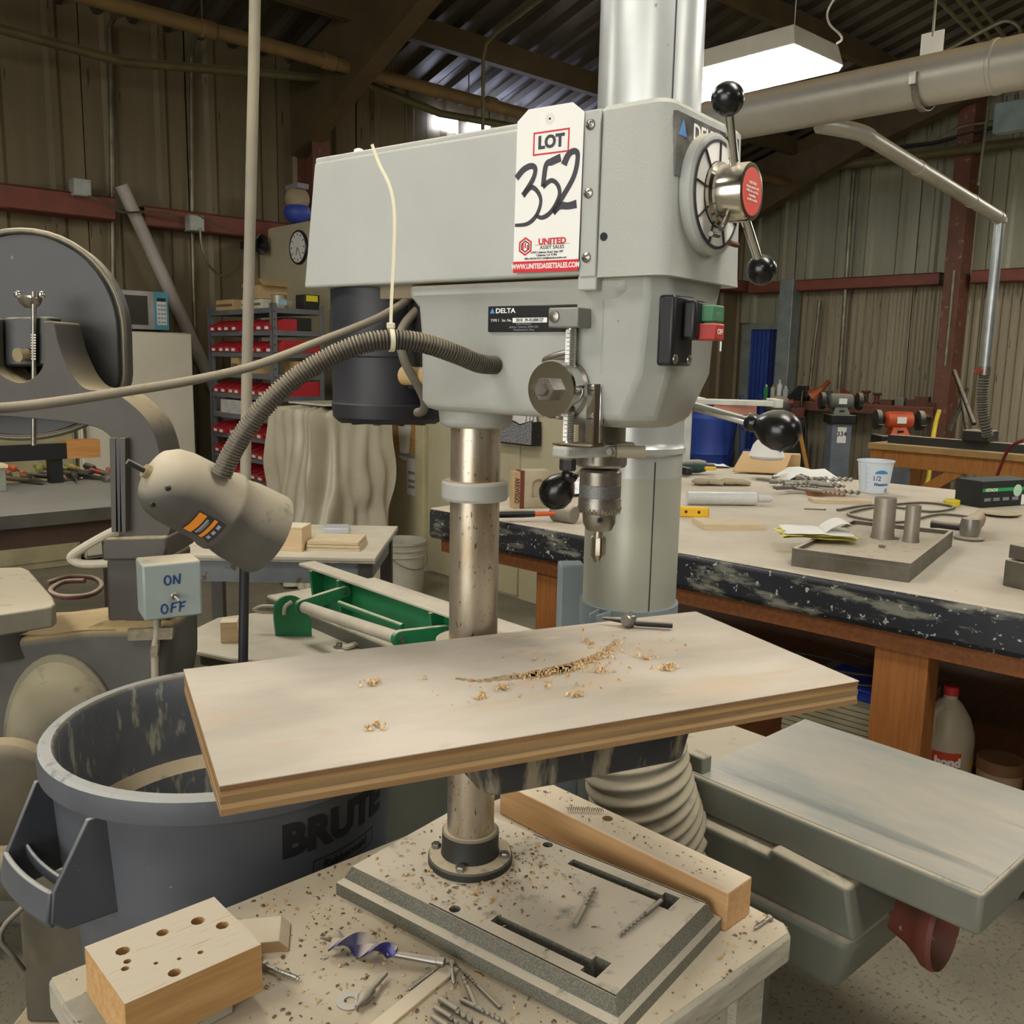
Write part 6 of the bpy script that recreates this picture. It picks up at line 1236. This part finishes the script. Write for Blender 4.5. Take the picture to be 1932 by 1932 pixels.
# ---------------------------------------------------------------- on the partition
t, s = hang(566, 467, 0, 3.885, 'wall_clock', 'round white wall clock on the beige partition', 'clock')
MB().lathe([(.135, 0), (.135, .02), (.128, .028), (.12, .02)], 40, (0, 0, 0), (-1, 0, 0)).build('clock_case', M_blk, t, smooth=30); fcx = MB().cyl((-.0195, 0, 0), (-.022, 0, 0), .119, n=40).build('clock_face', M_wht, t)
for k in range(12):
    a = k*pi/6; MB().obox((-.0226, .1*sin(a), .1*cos(a)), (.001, .009, .02), rx=-a).build('hour_mark', M_ink, fcx)
MB().bar((-.0232, 0, 0), (-.0232, .025, -.06), .001, .008, up=(1, 0, 0)).build('hour_hand', M_ink, fcx); MB().bar((-.0236, 0, 0), (-.0236, -.05, -.075), .001, .006, up=(1, 0, 0)).build('minute_hand', M_ink, fcx)
t = fthing(BLD, 'blue_sack', 'bundle with blue wrapper on top of the partition', 'bundle', (3.94, 7.0, 2.561)); MB().sph((0, 0, .09), .11, 18, sz=.8).build('wrapper', mat('wrap_blue', '#3b4fa8', .5), t, smooth=60); MB().sph((0, .0, .2), .10, 18, sz=1).build('bundle', mat('bundle_tan', '#a8987c', .7), t, smooth=60); MB().box(-.05, .05, -.1, .1, .27, .31).build('flap', mat('bundle_grey', '#8f8a94', .7), t)
t, s = hang(470, 462, 1, 7.38, 'wall_speaker', 'small dark horn speaker on the left wall', 'speaker'); MB().lathe([(.03, 0), (.04, .05), (.085, .12), (.085, .13), (.06, .11)], 24, (0, 0, 0), (.6, -1, 0), caps=False).build('horn', M_drk, t, smooth=40); MB().box(-.03, .03, 0, .1, -.03, .03).build('mount', M_drk, t)
t, s = hang(768, 805, 0, 3.884, 'cork_board', 'cork notice board with pinned papers on the partition', 'notice board')
MB().box(-.012, 0, -.16, .22, -.19, .19).build('cork', mat('cork', '#c09258', .8, spots='#9a7040', spot_scale=60, spot_at=.6), t)
for a in ((-.02, 0, -.18, -.16, -.21, .21), (-.02, 0, .22, .24, -.21, .21), (-.02, 0, -.18, .24, -.21, -.19), (-.02, 0, -.18, .24, .19, .21)): MB().box(*a).build('frame', mat('board_frame', '#9a9a94', .5), t)
for k, (y, z, r) in enumerate(((.0, -.04, .25), (.03, .0, -.1), (-.02, .02, .1))): MB().obox((-.016-.002*k, y, z-.07), (.001, .09, .26), rx=r).build('paper', M_paper, t)
t, s = hang(777, 895, 0, 3.884, 'hanging_tag', 'white paper tag hanging from a string on the partition', 'paper tag'); MB().box(-.004, -.002, -.055, .055, -.15, .12).build('tag_card', M_paper, t); MB().tube([(-.003, 0, .12), (-.003, .02, .35)], .002, 5).build('string', M_drk, t)
for z_ in (-.1, -.06, .0): MB().box(-.0046, -.004, -.04, .04, z_, z_+.022).build('print', mat('print_grey', '#8d9096', .5), t)
t, s = hang(985, 805, 0, 3.884, 'file_pocket', 'black mesh wall pocket stuffed with white papers', 'wall file'); 
MB().prism([(-.17, -.1), (.17, -.1), (.17, .04), (.05, .02), (0, .035), (-.06, .015), (-.17, .045)], -.075, -.07, lambda y, z, x: (x, y, z)).build('mesh_front', mat('mesh_dark', '#55565a', .6, spots='#b0afae', spot_scale=160, spot_at=.5), t)
for y in (-.17, .165): MB().box(-.075, 0, y, y+.005, -.1, .04).build('mesh_side', M_blk, t)
MB().box(-.075, 0, -.17, .17, -.105, -.1).build('pocket_floor', M_blk, t); MB().tube([(-.076, -.17, -.1), (-.076, .17, -.1), (-.076, .17, .045), (-.076, .05, .022), (-.076, 0, .038), (-.076, -.06, .018), (-.076, -.17, .048)], .004, 6, closed=True).build('wire_rim', M_blk, t)
for k in range(4): MB().obox((-.02-.012*k, .02*k-.02, .03+.01*k), (.001, .26, .22), rx=.15*(k-1.5)).build('paper', M_paper, t)
txt('INCOMING', .06, M_ink, t, (-.001, .02, .16), R=Matrix(((0, 0, -1), (-1, 0, 0), (0, 1, 0))), bold=.001)
# ---------------------------------------------------------------- pipes and conduits on the left wall
M_pipe = mat('pipe_ochre_dusty', '#6a5430', .6, col2='#7c6338', scale=3, dust=.6, dustcol='#93794a'); M_cond = mat('conduit_galv', '#8d8a76', .4, .6, col2='#6d6750', scale=6); M_pipe2 = mat('pipe_olive', '#5f5837', .55, .2, dust=.8, dustcol='#8d8560')
def run(name, label, pts, r, m, n=12, cat='pipe', k=1):
    P_ = [BLD.w(p) for p in pts]; P_ = spl(P_, k) if k > 1 else P_; o = MB().tube(P_, r, n).build('x', m, smooth=50); o.name = name; return tag(o, label, cat)
sp1 = run('sprinkler_pipe', 'thick ochre pipe running high along the left wall', [(.5, 6.6, 3.76), (4.6, 6.6, 3.735), (6.4, 6.6, 3.73), (10.9, 6.6, 3.73)], .052, M_pipe, 18)
for x in (2.98, 3.95, 5.6): MB().lathe([(.056, 0), (.062, .01), (.062, .1), (.056, .11)], 18, BLD.w((x, 6.6, 3.74)), BLD.w((1, 0, 0))).build('coupling', M_pipe, sp1, smooth=30)
for x in (3.0, 4.6, 5.4): MB().tube([BLD.w((x, 6.6, 3.78)), BLD.w((x, 6.6, 4.2))], .006, 6).build('hanger_rod', M_pipe2, sp1)
def L7(px, py, Y=7.0): return BLD.on(px, py, 1, Y)
run('steam_pipe', 'thinner bent pipe crossing below the thick ochre pipe', [L7(-60, 38), L7(215, 112), L7(235, 117), L7(500, 139), L7(660, 152), L7(690, 158), L7(830, 214), L7(1010, 246)], .034, M_pipe2, 12)
run('upright_conduit', 'upright metal conduit nearest the left edge of the wall', [L7(232, 25, 7.0), L7(215, 33, 7.35), L7(207, 50, 7.54), L7(209, 100, 7.54), L7(213, 540, 7.54), L7(216, 900, 7.54)], .019, M_cond, 10)
run('upright_conduit', 'upright metal conduit rising from the grey junction box', [L7(385, 45, 7.2), L7(365, 75, 7.4), L7(361, 110, 7.54), L7(362, 420, 7.54), L7(368, 640, 7.54), L7(370, 900, 7.54)], .017, M_cond, 10)
M_jb = mat('junction_box_grey', '#a5aaa0', .5, dust=.5)
for px, py, lab in ((152, 355, 'grey junction box on the girt nearest the left edge'), (367, 422, 'grey junction box on the upright conduit')):
    t, s = hang(px, py, 1, 7.36, 'junction_box', lab, 'junction box', 'junction boxes on the left wall'); b_ = MB().box(-.06, .06, -.05, .07, -.06, .06).build('box', M_jb, t, bevel=.006); MB().box(-.055, .055, -.056, -.05, -.055, .055).build('cover', M_jb, b_, bevel=.002); MB().lathe([(.006, 0), (.004, .003)], 8, (.04, -.056, .04), (0, -1, 0)).build('cover_screw', M_stl, b_)
run('slack_cable', 'tan cable drooping along the red girt', [L7(166, 370, 7.3), L7(195, 380, 7.3), L7(230, 400, 7.3), L7(290, 400, 7.3), L7(345, 412, 7.3)], .009, M_cond, 6, 'cable', 6)
run('slack_cable', 'thin cable sagging from the junction box to the right', [L7(372, 405, 7.3), L7(400, 420, 7.3), L7(440, 438, 7.3), L7(478, 441, 7.3)], .005, M_cond, 6, 'cable', 6)
run('slack_cable', 'cable hanging in a deep loop below the junction box', [L7(377, 430, 7.3), L7(382, 470, 7.3), L7(398, 505, 7.3), L7(425, 522, 7.3), L7(448, 508, 7.3), L7(462, 475, 7.3)], .010, M_cond, 8, 'cable', 8)
run('roof_conduit', 'thin conduit rising above the belt guard and bending up to the roof', [BLD.on(910, 330, 1, 5.6), BLD.on(912, 110, 1, 5.6), BLD.on(917, 82, 1, 5.55), BLD.on(935, 62, 1, 5.4), BLD.on(1010, 5, 1, 4.9), BLD.on(1100, -60, 1, 4.4)], .014, M_pipe2, 8)
run('roof_wire', 'thin hanging wire below the daylight panes', [BLD.on(765, 200, 1, 7.2), BLD.on(768, 290, 1, 7.2)], .006, M_pipe2, 6, 'wire')

# ---------------------------------------------------------------- horizontal duct, branch and drop pipe at the right
M_hd = mat('duct_matte_galv', '#b5b2a6', .42, .35, col2='#a6a294', scale=3, dust=1, dustcol='#c2ac88', dlo=.3, dhi=.75)
hdk = fthing(BLD, 'main_duct', 'long round horizontal duct under the light fixture', 'duct', (4.3, 0, 2.75))
MB().cyl((0, -1.5, -.02), (0, 4.0, .04), .108, n=44).build('duct_tube', M_hd, hdk, smooth=30)
for y in (1.72, 3.05, 3.2, .2): MB().lathe([(.108, 0), (.113, .004), (.113, .02), (.108, .024)], 44, (0, y, -.003+.0109*y), (0, 1, 0)).build('duct_seam', M_hd, hdk, smooth=30)
for y in (2.02,):
    hs = MB().ring((0, y, .002), (0, y+.03, .002), .1115, .107, 44).build('hanger_strap', M_stl, hdk, smooth=30); MB().box(-.004, .004, y-.05, y+.05, .10, .22).build('hanger_plate', FIXW, hs); MB().tube([(0, y, .2), (0, y, 1.9)], .006, 6).build('hanger_rod', M_cond, hs)
    MB().box(-.13, -.11, y, y+.03, -.02, .03).build('strap_clip', M_stl, hs)
br = thing('branch_duct', 'thin sloping branch duct dropping from the main duct', 'duct', BLD.w((4.3, 2.45, 2.68)))
bo = Vector(br.location); b0, b1 = Vector((0, 0, 0)), at(1887, 412, 6.6)-bo
MB().tube(spl([at(1545, 235, 4.95)-bo, at(1590, 243, 5.0)-bo, at(1622, 250, 5.05)-bo, at(1640, 258, 5.1)-bo], 6), .042, 20).build('wye_branch', M_hd, br, smooth=40)
s0 = at(1628, 252, 5.07)-bo; MB().cyl(s0, b1, .040, n=24).build('branch_tube', M_hd, br, smooth=40)
for f_ in (.02, .33, .74, .97): c_ = s0.lerp(b1, f_); MB().lathe([(.04, 0), (.044, .004), (.044, .03), (.04, .034)], 24, c_, b1-s0).build('branch_seam', M_hd, br, smooth=30)
v1 = at(1876, 700, 6.6)-bo; MB().lathe([(.046, -.03), (.046, .0)], 20, b1, (0, 0, 1)).build('elbow', M_hd, br, smooth=30)
dpx = b1.copy(); dpx.z = v1.z
MB().cyl(b1+Vector((0, 0, .01)), dpx, .035, n=24).build('drop_tube', mat('drop_galv', '#a9afb0', .35, .7), br, smooth=40); MB().lathe([(.04, 0), (.04, .06)], 20, dpx-Vector((0, 0, .03))).build('blast_gate', M_stl, br, smooth=30); MB().obox(dpx+Vector((-.05, -.02, 0)), (.05, .02, .02)).build('gate_tab', mat('gate_red', '#b5302a', .5), br)
fx = spl([dpx, dpx+Vector((.0, 0, -.15)), dpx+Vector((.02, 0, -.3)), dpx+Vector((.07, .0, -.46))], 40); MB().tube(fx, [.036+.004*sin(i*1.35) for i in range(len(fx))], 16).build('flex_hose', mat('flex_dark', '#4f4a40', .6), br, smooth=60)
# conduits and boxes on the right wall
def R11(px, py, X=10.95): return BLD.on(px, py, 0, X)
run('upright_conduit', 'upright conduit in the middle of the right wall', [R11(1613, 300), R11(1604, 420), R11(1593, 580), R11(1583, 735)], .028, M_cond, 8)
run('upright_conduit', 'short upright conduit ending in a fitting over the shelf', [R11(1546, 568), R11(1543, 600), R11(1535, 660), R11(1528, 728)], .022, M_cond, 8)
run('upright_conduit', 'thin conduit beside the red post', [R11(1865, 200, 9.5), R11(1845, 350, 9.5)], .014, M_cond, 8)
run('upright_conduit', 'thin conduit left of the red post going below the girt', [R11(1800, 510, 10.6), R11(1790, 620, 10.6), R11(1783, 690, 10.6)], .02, M_cond, 8)
run('long_pipe_right', 'long horizontal pipe high on the right wall', [R11(1405, 334, 10.7), R11(1932, 268, 10.7), R11(2100, 246, 10.7)], .055, M_pipe2, 12)
run('long_conduit_right', 'thin horizontal conduit above the long pipe', [R11(1405, 310, 10.8), R11(1760, 270, 10.8), R11(1932, 225, 10.8)], .025, M_drk, 8)
run('loop_conduit', 'curved conduit arching down over the main duct', [BLD.on(px, py, 0, 6.2) for px, py in ((1700, 140), (1810, 82), (1880, 45), (1905, 40), (1925, 55), (1925, 100))], .012, M_cond, 8, 'conduit', 6)
for k, (a, b) in enumerate((((1760, -10), (1875, 105)), ((1800, -10), (1895, 105)), ((1830, -10), (1918, 98)))):
    run('roof_conduit', ('left', 'middle', 'right')[k]+' of three parallel conduits sloping at the top right', [BLD.on(*a, 0, 6.8), BLD.on(*b, 0, 6.8)], .014, M_pipe2, 8)
t, s = hang(1915, 215, 0, 9.5, 'breaker_box', 'pale blue-grey electrical box at the right edge', 'electrical box'); b_ = MB().box(-.03, .1, -.18, .18, -.15, .12).build('box', mat('box_blue_grey', '#8fa0a0', .5), t, bevel=.008)
for y in (-.1, 0, .1): MB().cyl((0, y, .12), (0, y, .17), .02, n=12).build('hub_fitting', M_stl, b_, smooth=40)
run('box_conduit', 'conduit bending from the electrical box down to the left', [BLD.on(px, py, 0, 9.6) for px, py in ((1895, 228), (1850, 232), (1810, 240), (1785, 255), (1770, 262))], .014, M_cond, 8, 'conduit', 5)
run('fixture_cord', 'cord curling from the roof to the lit fixture', [BLD.on(px, py, 0, 5.3) for px, py in ((1585, -20), (1562, 20), (1565, 45), (1585, 65), (1588, 75), (1578, 82))], .007, FIXW, 6, 'cable', 6)

# ---------------------------------------------------------------- red ledge with bottles and tools, right wall
ld = fthing(BLD, 'wall_ledge', 'long red-brown ledge on the right wall carrying bottles and tools', 'shelf', (10.88, 5.8, 1.0)); MB().box(-.17, .17, -1.15, 1.2, .03, .06).build('board', M_red, ld, bevel=.004); MB().box(-.17, -.155, -1.15, 1.2, -.05, .03).build('lip', M_redp, ld)
def led(px, name, label, cat, group=None):
    p = BLD.on(px, 744, 0, 10.80); return fthing(BLD, name, label, cat, (10.80, p.y, 1.0605), group)
for px, h, r, c, cc, lab in ((1445, .19, .035, '#2f8f52', '#d9d7cf', 'green spray bottle at the left end of the ledge'), (1458, .2, .033, '#c7c2b0', '#b5893a', 'cream can with tan cap on the ledge'), (1470, .26, .034, '#e0e0dc', '#e0e0dc', 'tall white can on the ledge'), (1482, .18, .038, '#b9c3c6', '#d9d7cf', 'pale bottle right of the tall white can')):
    t = led(px, 'ledge_bottle', lab, 'bottle', 'bottles on the ledge'); MB().lathe([(r*.95, 0), (r, .01), (r, h*.72), (r*.5, h*.82)], 18).build('bottle_body', mat('bt_'+c, c, .4), t, smooth=35); MB().lathe([(r*.42, h*.8), (r*.42, h*.98), (r*.3, h)], 14).build('cap', mat('bt_'+cc, cc, .5), t, smooth=35)
t = led(1510, 'cast_vise', 'grey tool head leaning on the ledge', 'tool'); MB().loft([[(-.05, -.12, 0), (.05, -.12, 0), (.05, .2, 0), (-.05, .2, 0)], [(-.03, -.1, .2), (.03, -.1, .2), (.03, .02, .2), (-.03, .02, .2)]]).build('body', M_drk, t, bevel=.01); MB().cyl((-.05, -.1, .06), (-.05, -.2, .1), .03, n=14).build('spindle', M_stl, t, smooth=40)
t = led(1562, 'heat_lamp', 'orange clamp lamp on the ledge', 'lamp'); MB().lathe([(.03, 0), (.05, .05), (.10, .15), (.102, .16), (.095, .15)], 24, (0, .08, .17), (-.2, .6, -.6)).build('reflector', mat('copper_orange', '#b05f38', .4, .3), t, smooth=40); MB().cyl((0, .08, .17), (0, -.0, .26), .03, n=12).build('socket', mat('copper_orange', '#b05f38', .4), t, smooth=40); MB().box(-.03, .03, -.05, .05, 0, .14).build('clamp', M_stl, t)
t = led(1585, 'small_motor', 'small greenish motor beside the orange lamp on the ledge', 'motor'); MB().lathe([(.04, -.05), (.055, -.04), (.055, .05), (.03, .06)], 20, (0, 0, .057), (0, 1, 0)).build('motor', mat('motor_green', '#5d6a58', .5, dust=.6), t, smooth=35)
t = led(1612, 'red_wrench', 'red pipe wrench leaning on the ledge', 'wrench'); MB().bar((0, .18, .15), (0, -.1, .04), .05, .05).build('handle', mat('wrench_red', '#7d2f28', .5), t, bevel=.008); MB().obox((0, -.12, .05), (.06, .1, .1)).build('jaw', M_drk, t, bevel=.008)
for px, h, lab in ((1634, .16, 'left rusty steel fitting on the ledge'), (1655, .14, 'right rusty steel fitting on the ledge')):
    t = led(px, 'steel_fitting', lab, 'fitting'); MB().lathe([(.05, 0), (.05, .02), (.03, .03), (.03, h-.03), (.055, h-.02), (.055, h)], 18).build('fitting', M_rust, t, smooth=30)
for k, px in enumerate((1675, 1700, 1722, 1742, 1758)):
    t = led(px, 'steel_offcut', ('first', 'second', 'third', 'fourth', 'fifth')[k]+' steel offcut from the fittings along the ledge', 'steel offcut', 'steel offcuts on the ledge'); h = random.uniform(.05, .12); MB().obox((0, 0, h/2), (.1, random.uniform(.1, .16), h), rz=random.uniform(-.2, .2)).build('offcut', random.choice([M_rust, M_bit, M_plate]), t, bevel=.004)
# bench grinders on pedestals
def pedestal(px, py, X, label, wid, h, body, grind, topc, lab2, num):
    p = BLD.on(px, py, 0, X); t = thing('grinder_pedestal', label, 'pedestal', BLD.w((X, p.y, 0)), BLD.a-pi/4, 'grinder pedestals')
    MB().box(-wid/2, wid/2, -.13, .13, 0, h).build('column', body, t, bevel=.006); MB().box(-wid/2-.05, wid/2+.05, -.17, .17, 0, .03).build('foot', body, t)
    c_ = MB().box(-.05, .05, -.134, -.131, h-.22, h-.04).build('tag_card', M_wht, t); txt(num, .075, M_pen, c_, (0, -.1345, h-.12), bold=.002)
    MB().box(-wid/2-.03, wid/2+.03, -.17, .17, h, h+topc).build('cap', M_drk, t, bevel=.01)
    z = h+topc+.0005; g_ = thing('bench_grinder', lab2, 'grinder', Vector(t.location)+Vector((0, 0, z)), BLD.a-pi/4, 'bench grinders on pedestals')
    MB().lathe([(.05, -.14), (.085, -.12), (.09, 0), (.085, .12), (.05, .14)], 28, (0, 0, .15), (1, 0, 0)).build('motor', grind, g_, smooth=35); MB().loft([[(-.1, -.08, 0), (.1, -.08, 0), (.1, .08, 0), (-.1, .08, 0)], [(-.06, -.05, .09), (.06, -.05, .09), (.06, .05, .09), (-.06, .05, .09)]]).build('foot', grind, g_, bevel=.006)
    for s_ in (-1, 1):
        MB().lathe([(.09, 0), (.1, .005), (.1, .05), (.09, .055)], 28, (s_*.21-.03, 0, .15), (1, 0, 0)).build('wheel_guard', M_sawd, g_, smooth=30); MB().box(s_*.21-.03, s_*.21+.03, -.16, -.1, .1, .11).build('tool_rest', M_sawd, g_)
    MB().box(-.045, .045, -.093, -.085, .12, .185).build('label_plate', M_wht, g_); MB().box(-.03, .03, -.082, -.078, .03, .05).build('switch', M_drk, g_)
M_ped = mat('pedestal_grey', '#6f7680', .5)
pedestal(1690, 860, 9.2, 'wide grey pedestal under the orange bench grinder', .36, .74, M_ped, mat('grinder_orange2', '#c8552e', .5), .09, 'orange bench grinder on the wide pedestal', '335')
pedestal(1580, 840, 10.0, 'narrow grey pedestal under the grey bench grinder', .22, .86, M_ped, mat('grinder_grey', '#6b7068', .5, dust=.5), .1, 'grey bench grinder on the narrow pedestal', '334')
# drum and broom left of the pedestals
t = thing('shop_drum', 'dark grey drum with motor head left of the grinders', 'drum', BLD.w((10.3, BLD.on(1470, 800, 0, 10.3).y, 0)), 0); MB().lathe([(.3, 0), (.31, .02), (.31, .8), (.32, .81), (.32, .84), (.28, .85)], 32).build('drum_body', mat('drum_grey', '#4f5350', .5), t, smooth=30); MB().sph((-.05, -.1, 1.0), .17, 20, sz=.8).build('motor_head', mat('head_dark', '#55504c', .5, dust=.7), t, smooth=60); MB().tube([(-.2, -.1, 1.0), (.1, -.2, 1.06)], .04, 10).build('handle', mat('handle_red_dull', '#8a3a34', .5), t, smooth=50); MB().box(.0, .25, -.2, .1, .85, 1.0).build('cover', M_rust, t, bevel=.02)
cord('black_hose', 'black cord hanging by the drum under the ledge', [(1515, 735, 12.0), (1512, 770, 11.6), (1520, 810, 11.5), (1519, 880, 11.4)], .02, M_blk)
o = MB().cyl(at(1507, 805, 9.6), at(1527, 905, 9.4), .022, n=10).build('x', wood('stick_wood', '#a8762f', '#95662a'), smooth=50); o.name = 'broom_stick'; tag(o, 'tan wooden broom stick leaning by the drum', 'broom')
# blue drum and chair by the doorway
t = thing('blue_barrel', 'blue plastic barrel in the doorway at the far corner', 'barrel', BLD.w((9.5, BLD.on(1340, 780, 0, 9.5).y, 0)), 0); MB().lathe([(.25, 0), (.29, .03), (.30, .4), (.31, .42), (.3, .44), (.3, .85), (.26, .9), (.001, .9)], 32).build('barrel_body', M_blue, t, smooth=30); MB().lathe([(.03, .9), (.03, .93)], 12, (.12, -.1, 0)).build('bung', M_bdark, t)
t = thing('step_ladder', 'dark blue folding step ladder beside the doorway post', 'ladder', BLD.w((9.5, BLD.on(1410, 850, 0, 9.5).y, 0)), .3)
for s_ in (-1, 1): MB().bar((s_*.16, -.2, 0), (s_*.12, 0, 1.15), .05, .03).build('rail', M_bdark, t); MB().bar((s_*.16, .25, 0), (s_*.12, 0, 1.15), .03, .03).build('rear_rail', M_bdark, t)
for k in range(4): z_ = .22+k*.27; MB().box(-.15, .15, -.2+z_*.17-.04, -.2+z_*.17+.04, z_, z_+.03).build('step', M_blue, t)
# orange timber bench at the far right, with vise and yellow hose
tb2 = thing('timber_bench', 'orange timber workbench at the far right with brace legs', 'workbench', BLD.w((8.2, 2.95, 0)), BLD.a-pi/2)
M_ot = wood('orange_timber_leg', '#a9702f', '#94602a', (6, 6, .5))
MB().box(-.95, 1.3, -.45, .5, .80, .85).build('bench_top', mat('timber_top_dusty', '#9a7a4a', .7, dust=.9, dustcol='#a8946c'), tb2); MB().box(-.9, 1.3, -.42, -.38, .66, .80).build('apron', M_ot, tb2); MB().box(-.9, -.86, -.4, .46, .66, .80).build('end_apron', M_ot, tb2)
for x in (-.88, 1.0):
    for y in (-.38, .42): MB().box(x-.05, x+.05, y-.05, y+.05, 0, .8).build('leg', M_ot, tb2)
MB().bar((-.84, -.39, .2), (-.15, -.39, .7), .04, .09).build('brace', M_ot, tb2); MB().bar((1.0, -.39, .2), (.3, -.39, .7), .04, .09).build('brace', M_ot, tb2)
t = thing('bench_vise', 'long dark steel jig lying on the orange timber bench', 'jig', BLD.w((8.2, 2.95, .8505)), BLD.a-pi/2); MB().box(-.85, .9, -.3, -.2, 0, .07).build('fence', M_sawd, t); MB().box(-.2, .0, -.36, -.12, .07, .16).build('clamp_block', M_drk, t, bevel=.01); MB().cyl((-.1, -.24, .16), (-.1, -.24, .24), .015, n=10).build('post', M_stl, t); MB().box(.1, 1.1, -.1, .3, 0, .05).build('board', M_pale, t)
cord('yellow_hose', 'yellow air hose hanging at the left of the timber bench', [(1772, 775, 9.3), (1765, 800, 9.2), (1757, 850, 9.0), (1752, 900, 8.8), (1742, 930, 8.6)], .022, mat('hose_yellow', '#c9b22a', .5), 'hose')
cord('red_hose', 'dark red hose draped over the timber bench', [(1932, 830, 6.6), (1905, 845, 6.7), (1888, 880, 6.8), (1875, 920, 6.9), (1870, 960, 7.0)], .012, mat('hose_red', '#6d1f24', .5), 'hose')
for k, (px, py, px2, py2, lab) in enumerate(((1810, 720, 1828, 830, 'left grey tool handle leaning behind the timber bench'), (1825, 735, 1790, 815, 'crossing grey tool handle behind the timber bench'), (1800, 700, 1838, 800, 'right grey tool handle leaning behind the timber bench'))):
    o = MB().cyl(at(px, py, 10.2), at(px2, py2, 9.6), .025, n=8).build('x', M_sawd if k != 1 else M_stl, smooth=50); o.name = 'long_tool'; tag(o, lab, 'tool handle', 'tool handles by the red post')
p = BLD.on(1945, 1660, 2, 0); t = thing('purple_rag', 'crumpled pale purple rag on the floor at the right edge', 'rag', WLD.on(1950, 1665, 2, .002)); crumple(t, 'cloth', mat('rag_purple', '#9d93b8', .8), .22, .2, .07, 8, 6)
